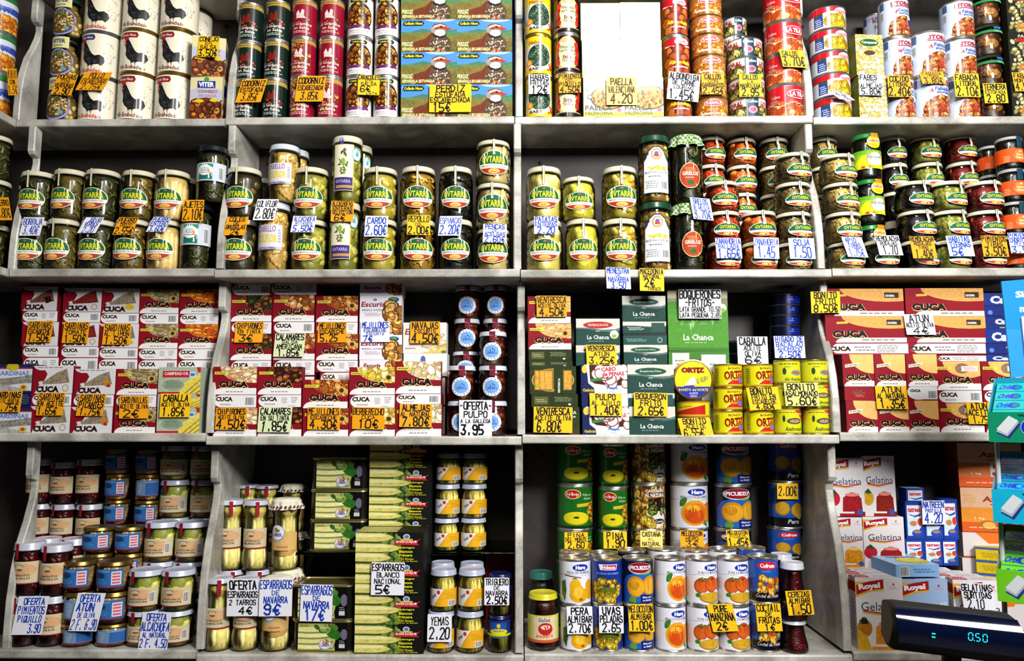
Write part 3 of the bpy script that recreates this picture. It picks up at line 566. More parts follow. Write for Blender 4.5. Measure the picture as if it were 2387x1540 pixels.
# ---- fruit cans
def delmonte(A):
    A.bg('1c6a1c', .2); A.ell(-.1, .84, .24, .12, 'e0d880'); A.ell(-.1, .84, .21, .1, 'c81828'); A.txt('Del Monte', -.1, .84, .36, .07, 'f4e0c8', 1.2); A.txt('Piña en', .34, .82, .3, .06, 'c0dcb0', .5); A.txt('Almibar', .36, .73, .3, .06, 'c0dcb0', .5); A.poly([(.02, .6), (.6, .64), (.6, .56), (.02, .52)], 'd8c820')
    A.blobs(.5, .4, .3, .5, 24, ['d89820', 'b86818', 'e8b830', 'c84818'], .06, 1.3, 3, rim='6a3008'); A.rect(-2, 0, 2, .06, '0c300c')
    A.ell(0, .24, .38, .16, 'b8a010'); A.ell(0, .26, .38, .15, 'ecdc1c', .15); A.ell(0, .27, .08, .026, '2c3008')
def chestnut(A):
    A.bg('4c2c10', .4); A.blobs(0, .5, 1.6, 1.0, 60, ['e0b048', 'c08c30', 'f0cc70', '9c6820'], .14, 1.2, 5, rim='5c3410', inell=False); A.poly([(-.02, .25), (.55, .25), (.55, .72), (.3, .74), (-.02, .7)], '24100c'); A.ell(.2, .22, .34, .2, 'ece8e0')
    A.txt('CASTAÑAS', .2, .9, .62, .09, 'ece8e4', 1.6); A.txt('AL NATURAL', .2, .79, .66, .09, 'ece8e4', 1.6); A.blobs(.22, .42, .5, .2, 12, ['78a030', '90b848', '6a2c20', '4c7820'], .07, 1.5, 4, rim='28400c'); A.blobs(.1, .6, .2, .2, 3, ['386020'], .08, 2.5, 4); A.ell(.3, .17, .2, .06, '201814'); A.txt('Cuevas', .3, .17, .26, .06, 'd8d8d0', 1); A.blobs(-.05, .12, .4, .2, 5, ['d8b838', 'e8cc60'], .12, 1.1, 5, rim='8c6818')
def herobase(A, sub):
    A.bg('e8e6ec'); A.ell(.18, .86, .27, .085, '1830a0'); A.txt('Hero', .18, .86, .34, .1, 'f4f4fc', 2.2); A.txt(sub, .12, .74, .8, .07, '5c5c6c', .4)
    A.poly([(-.7, .66), (-.3, .7), (.1, .66), (.7, .7), (.7, .685), (.1, .65), (-.3, .69), (-.7, .65)], 'a8acc0')
def fruit(A, x, y, r, c, c2, ky=.8):
    A.ell(x, y, r, r * ky, c, .12); A.ell(x + r * .05, y - r * .06 * ky, r * .86, r * .8 * ky, c2, .15)
def hero_peach(A):
    herobase(A, 'MELOCOTON EN ALMIBAR'); A.blobs(-.3, .6, .3, .1, 3, ['2c6828', '3c7c30'], .13, 2.4, 2); fruit(A, .56, .36, .3, 'e07018', 'e88c20'); fruit(A, .1, .36, .38, 'e8a020', 'e07018'); A.ell(.1, .3, .26, .18, 'd04c14', .2); A.ell(.06, .48, .2, .08, 'f0b830', .2); A.poly([(.36, .2), (.5, .08), (.44, .02), (.32, .1)], '3c8c2c'); A.rect(-2, 0, 2, .02, 'c8c8d0')
def hero_pear(A):
    herobase(A, 'PERAS EN ALMIBAR'); A.poly([(-.5, .5), (-.34, .56), (-.3, .3), (-.36, .04), (-.5, .2)], '2c5c24', .3); A.poly([(-.36, .66), (.2, .6), (.2, .62), (-.36, .69)], '6c3018'); A.poly([(-.1, .6), (.02, .62), (.16, .5), (.1, .44)], '3c7c28')
    A.ell(.55, .26, .26, .18, 'e0a018', .15); A.ell(.5, .42, .16, .14, 'e0a018', .15); A.ell(.12, .2, .31, .18, 'e8a418', .12); A.ell(.0, .42, .18, .17, 'e8b020', .12); A.ell(.04, .32, .22, .15, 'e8ac1c', .12); A.ell(.08, .26, .16, .13, 'f0c440', .15); A.ell(.18, .09, .06, .03, '8a5c14')
def hero_puree(A):
    herobase(A, 'PURE DE MANZANA'); 
    for x, y, r in ((.5, .44, .2), (-.2, .42, .23), (.15, .46, .24)): fruit(A, x, y, r, 'b84014', 'd06020'); A.ell(x + .02, y + r * .5, .06, .03, '7c3810')
    A.blobs(-.1, .58, .4, .06, 4, ['3c7c28'], .06, 2.4, 5); A.poly([(-.2, .26), (.5, .26), (.44, .2), (-.1, .2)], 'ece8e4'); A.ell(.16, .14, .42, .13, 'a87818'); A.ell(.16, .15, .4, .11, 'd0a028', .4); A.ell(-.3, .2, .08, .05, '3c7c28')
def grapes_can(A):
    A.bg('14308c', .1); A.poly([(-.3, .94), (.34, .94), (.3, .8), (-.24, .8)], 'f0f0f8'); A.poly([(-.27, .925), (.31, .925), (.28, .815), (-.22, .815)], 'd02040'); A.poly([(-.3, .94), (-.14, .94), (-.18, .8), (-.24, .8)], 'f0f0f8'); A.txt('videca', .03, .87, .46, .08, 'f0f0f8', 1.5); A.txt('UVA PELADA EN ALMIBAR', 0, .72, .8, .05, '88a0d8', .5)
    A.blobs(0, .34, .96, .44, 34, ['c8a428', 'a88818', 'e0c040', 'd0b030'], .1, 1.1, 4, rim='5c4808'); A.ell(0, .3, .3, .1, '606818', .4); A.blobs(0, .12, 1.0, .16, 14, ['e0c440', 'c8a020'], .1, 1.1, 8, rim='7c5c10', inell=False)
def picuezo(A):
    A.bg('0c1424'); A.poly([(-.66, 0), (-.66, .5), (-.44, .66), (0, .76), (.6, .66), (.66, 0)], '2060b8', .15); A.ell(0, .84, .42, .14, 'e8e0e0'); A.ell(0, .85, .4, .125, '901828'); A.txt('PICUEZO', 0, .85, .66, .1, 'f4ecec', 1.8); A.poly([(-.1, .7), (.3, .74), (.46, .8), (.4, .72), (.2, .68)], '5ca030')
    for x, y, r in ((.36, .42, .3), (-.16, .4, .31)): fruit(A, x, y, r, 'd08c18', 'e8a828')
    A.ell(-.2, .44, .16, .12, 'c88818', .25); A.poly([(.0, .02), (.5, .02), (.5, .2), (.0, .22)], '18206c'); A.txt('Melocoton', .24, .15, .34, .05, 'e0e4f4', 1); A.txt('en Almibar', .24, .08, .34, .05, 'e0e4f4', 1); A.ell(-.26, .08, .12, .09, '609840'); A.rect(-2, 0, 2, .02, '101c50')
def cofrusa(A, pear=True):
    A.bg('1850a8', .15); A.rect(-2, 0, 2, .22, '0c0c14'); A.ell(0, .86, .36, .1, 'c82030'); A.txt('Cofrusa', 0, .86, .5, .1, 'f4e8e8', 1.6); A.lines(0, .72, .4, .03, 1, '88b0e0')
    if pear:
        for x, y in ((-.22, .44), (.26, .4)): A.ell(x, y, .23, .17, 'a87410'); A.ell(x, y + .01, .2, .15, 'c89828', .3)
        A.ell(.32, .3, .12, .12, 'c89828', .3); A.txt('Pera', .12, .13, .36, .1, 'd8d8d8', .4, slant=.3)
    else:
        A.blobs(0, .4, .84, .4, 18, ['e0a830', 'f0cc60', 'd08c20', 'e8b848'], .11, 1.1, 5, rim='7c4c10'); A.ell(.3, .5, .08, .05, 'c02818'); A.ell(.05, .38, .1, .05, 'c03c18'); A.txt('Coctel de Frutas', 0, .14, .84, .09, 'd8d8d8', .4, slant=.3)
def cofrusa_mix(A): cofrusa(A, False)
# ---- labels on jars (drawn over the whole jar height)
def gutarra(name, y0=.2, y1=.6, short=False):
    def f(A):
        cy = (y0 + y1) / 2; ry = (y1 - y0) / 2; rx = .45 if not short else .4
        A.ell(0, cy, rx * 1.05, ry * 1.06, 'ece8b8', n=32); A.ell(0, cy, rx, ry, '0a5a3c', n=32)
        A.ell(0, cy, rx, ry, 'b02c1c', .1, 205, 335, n=20); A.ell(0, cy - ry * .72, rx * .36, ry * .22, 'e8b050', .2)
        e = math.sqrt(1 - .1 ** 2); b = math.sqrt(1 - .45 ** 2)
        A.poly([(-rx * e, cy - .1 * ry + 0), (rx * e, cy - .1 * ry), (rx * .98, cy - .26 * ry), (rx * b, cy - .47 * ry), (-rx * b, cy - .47 * ry), (-rx * .98, cy - .26 * ry)], 'e9e6d8', conv=True)
        if short: A.txt('GVTARRA', 0, cy + ry * .38, rx * 1.2, ry * .55, 'd8c81c', .9)
        else:
            A.txt('GVTARRA', 0, cy + ry * .28, rx * 1.56, ry * .58, 'ecd80c', .9); A.ell(0, cy + ry * .82, .04, ry * .08, 'd05048'); A.txt(name, 0, cy - ry * .28, rx * 1.6, ry * .17, '807c74', .6); A.lines(0, cy - ry * .78, rx * .4, ry * .1, 1, '601810')
    return f
def ausol(A): A.rect(-.7, .36, .72, .68, 'c8ccd4'); A.ell(-.04, .52, .28, .14, 'e8ecec'); A.rect(-.26, .38, .22, .5, '14705c'); A.rect(-.26, .6, .24, .66, '2c8874'); A.ell(-.04, .55, .26, .09, 'eceef0'); A.txt('AUSOL', -.04, .56, .3, .07, '70a090', .8); A.ell(.1, .54, .04, .03, 'e0a030'); A.rect(-.24, .5, .2, .51, 'b03830'); A.bars(.5, .5, .14, .2)
def coliflor(A):
    A.rect(-.5, .3, .42, .66, 'd8d0d8'); A.txt('CABELLO', -.1, .6, .62, .09, '7c5c80', .4); A.txt('COLIFLOR', -.08, .46, .66, .12, 'd8c838', 2); A.rect(-.5, .3, .42, .34, 'c0b8cc'); A.txt('AL NATURAL PRIMERA', -.1, .32, .66, .03, '303068', .8); A.lines(.33, .5, .1, .2, 5, '8888a8')
def alca_sel(A):
    A.rect(-.38, .16, .3, .86, 'c8bc80'); A.rect(-.35, .17, .27, .85, 'e8e0c0'); A.rect(-.35, .17, .27, .36, '38286c'); A.rect(-.28, .2, .27, .24, 'b88c50'); A.txt('GVTARRA', -.04, .3, .5, .05, 'b0a0d0', 1); A.blobs(-.04, .58, .26, .34, 26, ['50682c', '38482c', '7c8c48', '283018'], .06, 2.4, 3, rim=None); A.ell(0, .77, .05, .03, '6c5870'); A.ell(-.04, .6, .07, .05, '88a840')
    A.ell(.4, .72, .17, .1, '60a8b8'); A.ell(.4, .72, .15, .085, 'd0e4e8'); A.txt('GR', .4, .72, .1, .06, '187888', 1.5); A.ell(-.1, .93, .07, .03, '8098e0'); A.rect(-.16, .86, -.04, .92, '403880')
def vis(A):
    A.poly([(-.46, .12), (.46, .12), (.44, .62), (.36, .66), (.26, .76), (.1, .82), (-.1, .82), (-.26, .76), (-.36, .66), (-.44, .62)], '283848'); A.poly([(-.43, .13), (.43, .13), (.41, .6), (.33, .64), (.24, .74), (.09, .8), (-.09, .8), (-.24, .74), (-.33, .64), (-.41, .6)], 'e8e8e8')
    A.ell(0, .7, .17, .085, 'b88c40'); A.ell(0, .7, .13, .065, 'e0c8b0'); A.ell(0, .71, .07, .03, '3868b0'); A.ell(0, .68, .09, .02, 'c03030'); A.txt('vis', .01, .497, .66, .07, '605c18', 1.2); A.txt('vis', 0, .5, .66, .07, 'f0d818', 1); A.txt('MACEDONIA DE VERDURAS', 0, .43, .76, .035, '686c78', .5); A.lines(-.02, .37, .5, .04, 1, '707070'); A.lines(-.16, .25, .44, .12, 4, '808080'); A.bars(.26, .24, .24, .1)
def grelos(A): A.ell(0, .38, .34, .19, 'd8b880'); A.ell(0, .38, .32, .178, 'a83c18', .2); A.txt('GRELOS', 0, .41, .5, .055, 'f0e0c8', 1.2); A.lines(0, .47, .34, .06, 3, 'e0a060'); A.ell(0, .28, .1, .04, '305820', .3); A.lines(0, .35, .34, .02, 1, 'f0e0c8')
def bonduelle(A): A.bg_ = 0; A.rect(-1.2, .22, 1.2, .62, 'e0dc18', .15); A.rect(-1.2, .52, 1.2, .62, '60a820', .4); A.ell(.14, .44, .34, .15, 'e89028'); A.ell(.14, .43, .3, .14, 'ecf0f0'); A.txt('Bonduelle', .14, .47, .56, .06, '24786c', 1.2, slant=.2); A.lines(.14, .4, .3, .05, 2, '8090a0'); A.blobs(.1, .25, .9, .06, 10, ['c83828', '70a028', 'f0f0e8'], .05, 1.3, 4); A.poly([(-.3, .52), (-.7, .6), (-.7, .3)], '80b828', .4)
def bonduelle_seal(A): A.ell(.12, .8, .26, .14, 'f0cc10'); A.rect(-.12, .79, .36, .86, 'f0e0e0'); A.txt('FAMILIAR', .12, .825, .42, .05, 'c83060', 1.5); A.lines(.12, .73, .24, .06, 2, 'a06c10'); A.rect(.0, .9, .28, .99, 'e07818')
def orange_lab(A): A.rect(-1.1, .18, 1.1, .62, 'e85010', .2); A.ell(.12, .4, .34, .2, 'd03808'); A.ell(.12, .4, .31, .18, 'f07828'); A.txt('Carne de', .12, .42, .36, .06, 'f8dcc0', 1, slant=.2); A.txt('Pimiento', .12, .33, .36, .06, 'f8dcc0', 1, slant=.2); A.txt('JR', .12, .52, .12, .05, 'f0f0f0', 1.5); A.lines(-.4, .3, .24, .2, 5, 'f0b080'); A.rect(-.02, .64, .24, .98, '103848')
def ternera_lab(A): A.rect(-1.4, .72, 1.4, .8, '1c7838'); A.txt('VITER', .1, .86, .3, .07, '4878d0', 1.5); A.txt('TERNERA', .2, .755, .5, .06, '80b890', 1)
def pulpo_lab(A): A.ell(0, .4, .36, .27, 'd0d8e4'); A.ell(0, .4, .34, .25, 'e4e8f0'); A.ell(0, .4, .26, .19, '70a0dc'); A.blobs(0, .43, .2, .12, 6, ['3868b0'], .05, 2.5, 3, t=0); A.txt('Ribeira', .02, .36, .34, .06, '2c58a8', 1, slant=.2); [A.txt(c, .3 * cos(q), .4 + .22 * sin(q), .045, .04, '404c70', 1, q - 1.57) for c, q in zip('PULPO', (2.5, 2.05, 1.6, 1.15, .7))]; [A.txt(c, .3 * cos(q), .4 + .22 * sin(q), .045, .04, '404c70', 1, q + 1.57) for c, q in zip('GALLEGA', (3.6, 3.97, 4.34, 4.71, 5.08, 5.45, 5.82))]
def pulpo_seal(A): A.rect(-.09, .7, .13, .995, '701428', .3)
def pig_label(l1, l2, y0=.2, y1=.62, bar=True):
    def f(A):
        m = (y1 - y0); A.rect(-.62, y0, .62, y1, 'd4c49c'); A.ell(.1, y0 + m * .6, .4, m * .3, 'd8a878', .15); A.ell(-.08, y0 + m * .78, .16, m * .1, '8c7c64'); A.ell(-.08, y0 + m * .74, .13, m * .1, 'd4c49c'); A.ell(-.05, y0 + m * .62, .1, m * .05, '7a4c28', .4)
        A.txt(l1, -.02, y0 + m * .36, .6, m * .1, '5c4a38', 1); A.txt(l2, -.02, y0 + m * .22, .66, m * .12, '3c2c24', 1); A.rect(-.62, y0 - .02, .62, y0, '981c30')
        if bar: A.bars(.44, y0 + m * .45, .16, m * .5, '5c4c3c')
    return f
def lid_seal_red(A): A.rect(-.22, .7, -.1, .995, '98142c')
def lid_seal_red2(A): A.rect(.1, .78, .24, .99, '98142c')
def tuna_lab(A): A.rect(-.56, .2, .5, .78, '2c68a8'); A.txt('Sarandon', -.2, .72, .6, .08, '80a8d0', .8, slant=.3); A.ell(-.22, .56, .2, .1, '183c68', .4); A.lines(-.2, .38, .5, .2, 3, '5890c8'); A.rect(.16, .26, .44, .7, 'e4d8d8'); [A.rect(.19, .3 + i * .1, .41, .36 + i * .1, 'c86070') for i in range(4)]; A.rect(-.56, .16, .5, .2, '90143c')
def tuna_lab2(A): A.rect(-.3, .2, .66, .78, '6888a8'); A.txt('Sarandon', .3, .72, .5, .08, '88a0d0', .8, slant=.3); A.lines(-.1, .48, .26, .44, 7, 'b8c4d4'); A.rect(.14, .22, .66, .68, '2c60a0'); A.rect(-.3, .16, .66, .2, '90143c')
def lumbier(A):
    A.poly([(-.6, .26), (-.4, .22), (0, .2), (.4, .22), (.6, .27), (.6, .52), (.4, .56), (.2, .54), (-.6, .54)], 'd8ac68', .15); A.ell(-.14, .52, .28, .12, '8ca0b8'); A.ell(-.14, .53, .25, .1, 'ece8f0'); A.blobs(-.12, .57, .2, .07, 8, ['d07838', '50803c'], .05, 1.4, 4); A.txt('LUMBIER', -.14, .5, .36, .05, '5c3078', 1.2); A.txt('Cojonudos', .05, .33, .4, .04, '8a5c28', 1); A.txt('de Navarra', .05, .28, .4, .03, '8a5c28', 1)
def yema_lab(A): A.rect(-.8, .14, .8, .56, 'e8e4e0'); A.poly([(-.32, .14), (.1, .56), (.8, .56), (.8, .14)], 'e8a818', .15); A.poly([(-.34, .14), (.08, .56), (.1, .56), (-.32, .14)], 'c08818'); A.ell(-.14, .48, .07, .05, 'c83020'); A.bars(.4, .22, .3, .12, '5c5c70', 10); A.txt('Yemas', -.36, .38, .26, .1, '504c50', .6, .6); A.lines(.3, .4, .4, .16, 3, 'c89010')
def trig_lab(A): A.rect(-1, .5, 1, .88, '142c6c', .15); A.rect(-.4, .64, .36, .82, '1c48a0'); A.ell(0, .74, .08, .06, 'd8c020'); A.ell(0, .58, .4, .08, 'd8d018'); A.txt('TRIGUEROS', 0, .6, .5, .05, '1c3c80', 1); A.rect(-1, .46, 1, .52, 'c8cc18'); A.txt('ESPARRAGOS VERDES', 0, .43, .8, .04, '607cc8', .8)
def trig_lab2(A): A.rect(-1, .44, 1, .72, '101c50', .15); A.txt('ESPARRAGOS VERDES', 0, .62, .8, .06, '5c78c8', .8)
def yellowlid_lab(A): A.rect(-.9, .2, .9, .64, 'd0cc5c', .2); A.rect(-.36, .2, .44, .6, 'e0c8a0', .2); A.txt('Salsa', .02, .56, .4, .07, '5868a0', 1, slant=.2); A.ell(.05, .4, .24, .11, 'b82018', .4); A.ell(.05, .43, .16, .04, 'e8c8b8'); A.txt('SPAGHETTI', .02, .27, .56, .05, 'c03018', .8); A.rect(-.9, .16, .9, .21, 'c85828')
# ---- tall tins, cartons on the lowest shelf
def navarra_tin(A):
    A.rect(-.5, 0, .5, 1, '0c0c0a'); A.poly([(-.5, 1), (.2, 1), (.3, .6), (.24, .2), (.26, 0), (-.5, 0)], 'b8b868', .3)
    for k in range(4): A.ell(-.24, .12 + k * .21, .5 - .03 * k, .13, '8a8c3c', .3); A.ell(-.26, .15 + k * .21, .48 - .03 * k, .095, 'e0dc90' if k % 2 else 'ece8a8', .2)
    A.blobs(.06, .84, .5, .3, 14, ['50782c', '3c6424', '80a048'], .06, 1.6, 6); A.poly([(.08, .6), (.2, .78), (.34, .72), (.4, .56), (.3, .4), (.18, .46)], '2c6820', .4); A.ell(.06, .22, .13, .2, '8c94a0'); A.ell(.06, .23, .115, .17, 'e4e0ec'); A.blobs(.06, .33, .12, .12, 6, ['d08038', '4c8038'], .03, 1.4, 3); A.txt('LUMBIER', .06, .2, .18, .1, '602c78', 1.2)
    A.ell(.44, .6, .07, .2, '6c6478'); A.lines(.4, .24, .12, .3, 5, '98989c'); A.lines(-.36, .92, .2, .08, 2, '686830'); A.rect(.34, .1, .46, .24, 'c8c8c8')
def luque(A):
    A.rect(-.5, 0, .5, 1, '0a0a08'); A.poly([(-.5, 1), (-.02, 1), (.06, .86), (.14, .5), (.1, .3), (.18, .1), (.1, 0), (-.5, 0)], '38501c', .6); A.blobs(-.02, .5, .34, 1, 60, ['58782c', '3c5c1c', '7c9848', '28400c'], .04, 1.6, 5, inell=False)
    for y, x1 in ((.84, .0), (.19, -.04), (.5, .1)):
        q = [(-.5, y - .13), (-.2, y - .14), (x1 - .06, y - .12), (x1 + .03, y - .06), (x1 + .06, y + .0), (x1, y + .07), (-.1, y + .13), (-.5, y + .15)]
        A.poly([(x, v - .02) for x, v in q], '6c6820', .3); A.poly(q, 'd4c86c', .25); A.poly([(-.5, y), (-.1, y + .01), (x1 - .04, y + .03), (-.1, y + .1), (-.5, y + .11)], 'e8e09c', .15)
        for k in range(3): A.poly([(-.34 + k * .16, y - .08), (-.27 + k * .16, y - .02), (-.33 + k * .16, y - .02)], 'b8a850', .2)
    A.poly([(.04, .8), (.1, .66), (.06, .6), (.44, .58), (.4, .66), (.46, .8), (.4, .74), (.1, .74)], 'c02028'); A.txt('DON LUQUE', .25, .69, .3, .09, 'f0e8e0', 1.5); A.ell(.25, .86, .05, .09, 'c8d0d8'); A.ell(.25, .86, .035, .06, '5878b0', .3); A.poly([(.16, .74), (.34, .74), (.34, .79), (.16, .79)], 'd8b038')
    for i, (t, w) in enumerate((('Espárragos', .26), ('Blancos', .2), ('Primera', .2), ('17/24 Grueso', .24))): A.txt(t, .24, .5 - i * .12, w, .09, 'd8d020' if i < 3 else 'b8b020', 1.2)
    A.txt('Producto de España', .25, .06, .34, .05, 'd0c820', .8)
def royal(A, fruit_c='c01830', sub='2c3c50', bgc='e6dede', jelly='a01420', alt=False):
    A.rect(-.5, 0, .5, 1, bgc); A.poly([(-.5, .98 if 0 else .95), (-.5, .72), (-.2, .8), (.1, .82), (.1, .96), (-.2, .94)], 'e0b030'); A.poly([(-.48, .9), (-.48, .76), (-.2, .83), (.1, .85), (.1, .98), (-.2, .95)], 'a81424')
    A.txt('Royal', -.2, .875, .46, .1, 'f8f0f0', 2, .1); A.rect(.18, .84, .44, .94, 'd8c4c8'); A.rect(.19, .845, .43, .935, bgc); A.txt('8', .31, .91, .05, .035, 'b82838', 1.5); A.lines(.31, .865, .2, .03, 2, 'c88890')
    A.txt('Gelatina', .02, .6, .82, .12, sub, .0 if not alt else 1.5); A.poly([(-.36, .53), (.0, .5), (.4, .54), (.4, .56), (.0, .52), (-.36, .55)], 'c82030'); A.poly([(-.36, .51), (.0, .48), (.3, .51), (.0, .5), (-.36, .53)], 'e0b030')
    A.poly([(-.12, .05)] + [(-.1 + i * .03, .3 + .02 * (i % 2) + .1 * sin(i * pi / 17)) for i in range(18)] + [(.44, .05)], jelly, .5); [A.poly([(-.04 + i * .1, .08), (-.01 + i * .1, .3), (.02 + i * .1, .08)], jelly, 1.1) for i in range(5)]; A.ell(.16, .37, .2, .03, 'e88878' if jelly[0] != 'e' else 'f8d070', .2); A.rect(-.2, .0, .5, .08, jelly, .3)
    A.ell(-.34, .3, .16, .12, fruit_c, .4); A.poly([(-.46, .4), (-.34, .46), (-.24, .39), (-.34, .37)], '2c4c20'); A.rect(-.2, .05, .2, .08, 'f0e0e0'); A.ell(.36, .07, .08, .05, '2858b0')
def royal2(A): royal(A, 'd0a028', jelly='8c1c10')
def royal3(A): royal(A, 'e08820', jelly='e09018')
def royal_pine(A): royal(A, 'b87018', jelly='d88c20'); A.poly([(-.42, .36), (-.38, .46), (-.33, .4), (-.3, .46), (-.26, .36)], '1c2414'); A.poly([(-.5, .3), (-.3, .2), (-.2, 0), (-.5, 0)], 'd8a020', .3)
def royal_zero(A): royal(A, 'd8d8e0', '1830a0', 'a0bce0', '88b0e0', True); A.txt('0%', .38, .6, .16, .16, 'd8e4f4', 1, slant=.2)
def natreen(A): A.rect(-.5, 0, .5, 1, '1c3c9c'); A.rect(-.42, .56, .36, .9, 'e8ecf4'); A.txt('natreen', -.02, .78, .7, .13, 'd04050', 1.8); A.poly([(-.4, .68), (0, .62), (.36, .7), (.3, .62), (0, .58)], '24489c'); A.txt('Classic', -.1, .64, .4, .05, '60788c', .4); A.poly([(-.42, .56), (.3, .56), (.4, .4), (.0, .1), (-.42, .1)], 'c8dcec', .3); A.ell(-.1, .42, .2, .07, 'c88040', .4); A.ell(.26, .46, .14, .1, 'd03c20', .3); A.ell(.1, .16, .3, .1, '1c48b0'); A.ell(.1, .2, .2, .04, 'b87840')
def natreen_top(A): A.rect(-.5, 0, .5, 1, '1c3c9c'); A.rect(-.4, .06, .4, .84, 'e8ecf4'); A.txt('natreen', 0, .56, .66, .26, 'd04050', 1.8); A.poly([(-.4, .3), (0, .2), (.4, .34), (.36, .2), (0, .1)], '24489c')
def azucar(A, coco=False):
    A.rect(-.5, 0, .5, 1, 'e8902c' if coco else 'd87840', .15); A.rect(-.5, .55, .5, 1, 'e0b08c', .1); A.rect(-.5, 0, .5, .22, 'e0581c'); A.txt('Azucarera', .24, .74, .8, .13, '98381c', 1.4, slant=.1); A.lines(.2, .62, .5, .05, 1, '98381c'); A.lines(-.36, .74, .2, .2, 4, 'd8a030')
    if coco: A.ell(.34, .36, .3, .2, '3c2418'); A.ell(.36, .37, .28, .18, 'e4e0e8'); A.ell(-.1, .14, .16, .12, 'b86818', .3); A.ell(-.08, .15, .1, .08, 'e8b050')
    else: A.rect(.0, .24, .5, .58, 'e8dce0'); A.ell(.14, .46, .1, .07, 'c02840'); A.ell(.3, .34, .12, .06, 'e0a020'); A.ell(.1, .3, .08, .05, 'd03030')
    A.txt('1 kg', -.22, .3, .16, .06, 'f0d8c0', 1); A.lines(-.05, .1, .7, .05, 1, 'f0c0a0')
def azucar2(A): azucar(A, True)
def azucar_low(A): A.rect(-.5, 0, .5, 1, 'd8ccc8'); A.poly([(-.3, 1), (.5, 1), (.5, .6), (-.1, .56)], 'e07020'); A.rect(-.5, .0, .5, .06, 'd86020')
def tea_box(A): A.rect(-.5, 0, .5, 1, 'd8b818', .2); A.rect(-.5, .82, .5, 1, '3858a0'); A.lines(0, .4, .7, .4, 3, 'a08010')
def stock_box(A): A.rect(-.5, 0, .5, 1, 'b88c50', .3); A.rect(-.5, .56, .5, 1, 'd05828', .2); A.ell(-.24, .6, .12, .1, '405020', .3); A.ell(.3, .56, .14, .12, '405020', .3); A.rect(-.4, .1, .4, .4, 'c8a060', .2)
def card_blank(A): pass
# ================================================================ the goods: shapes
# every kind is built once at its own size, then copied; sizes of the copies differ by a few per cent at most
def can_parts(W, H, art, rim='c8c4bc', bulge=None, tab=False):
    R = W / 2; m = MB(); c = hx(rim); h = min(.03 * H, .003)
    m.lathe([(0, .002), (R * .9, .002), (R * .93, 0), (R * 1.0, 0), (R * 1.015, h * .6), (R * 1.0, h * 1.3), (R * .985, h * 1.6), (R * .985, H - h * 1.6), (R * 1.0, H - h * 1.3), (R * 1.015, H - h * .6), (R * 1.0, H), (R * .95, H), (R * .93, H - .003)], cols=c)
    body = m.mesh('can_body', M_METAL)
    m = MB(); z = H - .0035
    m.lathe([(R * .935, z), (R * .86, z), (R * .84, z - .0008), (R * .8, z - .0008), (R * .78, z), (R * .6, z), (R * .58, z - .0006), (R * .54, z - .0006), (R * .52, z), (0, z)][::-1], cols=hx('b0aca4'))
    if tab: m.box(-R * .12, R * .12, -R * .6, -R * .1, z, z + .0015, hx('d8d4cc'))
    lid = m.mesh('can_lid', M_METAL)
    A = Art(W, H - 3.6 * h, R * .99); art(A); m = MB(); A.emit(m, base=.0003)
    lab = m.mesh('can_label', M_TIN, None, True)
    return [('body', body, 0), ('lid', lid, 0), ('label', lab, 1.8 * h)]

def lid_mesh(R, H0, H1, col, kind='metal'):
    m = MB(); c = hx(col); h = H1 - H0
    m.lathe([(R * .9, H0 + .0006), (R * 1.0, H0), (R * 1.03, H0 + h * .12), (R * 1.0, H0 + h * .28), (R * .985, H1 - h * .2), (R * .95, H1 - h * .02), (R * .9, H1), (R * .84, H1 - h * .08), (R * .8, H1 - h * .12), (0, H1 - h * .12)], cols=c, wob=(lambda a, i: .006 * sin(a * 24) if i in (1, 2, 3) else 0))
    return m.mesh('jar_lid', M_METAL if kind == 'gold' else M_LID)

def cloth_mesh(R, H0, H1, col, check):
    m = MB(); c = hx(col, 1.0 if check else 0.0); rows = []
    prof = [(0, H1, 0), (.55, H1 + .001, 0), (.85, H1, 0), (1.0, H1 - .004, .01), (1.06, (H0 + H1) / 2 + .004, .03), (1.05, (H0 + H1) / 2 - .002, .05), (1.12, H0 + .003, .09), (1.18, H0 - .003, .13)]
    m.lathe([(R * r, z) for r, z, _ in prof], seg=60, cols=c, wob=lambda a, i: prof[i][2] * (sin(a * 9) + .5 * sin(a * 17 + 1)))
    if not check: A = Art(2 * R, H1, R * 1.14); [A.poly([(x * .14 - 1.4, .0 + H0 / H1 + .02), (x * .14 - 1.36, H0 / H1 - .01), (x * .14 - 1.3, H0 / H1 + .02), (x * .14 - 1.34, H0 / H1 + .05)], '702048') for x in range(21)]; A.emit(m, base=.004)
    return m.mesh('cloth_cover', M_CLOTH)

PROFS = dict(
 tall=[(.8, 0), (.93, .01), (.99, .05), (1, .1), (1, .74), (.97, .8), (.9, .855), (.87, .88), (.87, .93)],
 squat=[(.78, 0), (.92, .015), (.99, .1), (1.0, .3), (1.0, .5), (.96, .64), (.87, .74), (.84, .78), (.84, .88)],
 straight=[(.85, 0), (.96, .01), (1, .04), (1, .8), (.96, .85), (.9, .88), (.9, .93)],
 waist=[(.8, 0), (.95, .015), (1, .06), (1, .16), (.97, .24), (.87, .32), (.84, .38), (.84, .72), (.9, .78), (.96, .83), (.94, .88), (.86, .91), (.86, .94)],
 cone=[(.85, 0), (1, .02), (1, .1), (.98, .2), (.8, .5), (.72, .7), (.7, .8), (.72, .84), (.72, .9)],
 bulb=[(.5, 0), (.78, .03), (.96, .15), (1, .35), (.93, .52), (.72, .64), (.55, .69), (.55, .96)],
 steps=[(.82, 0), (.95, .015), (1, .05), (1, .72), (.93, .78), (.93, .86), (.9, .9)])
LIDS = dict(tall=(.93, .895, 1), squat=(.93, .85, .985), straight=(.97, .9, 1), waist=(.94, .93, 1), cone=(.86, .88, 1), bulb=(.6, .93, 1), steps=(1.0, .86, 1))
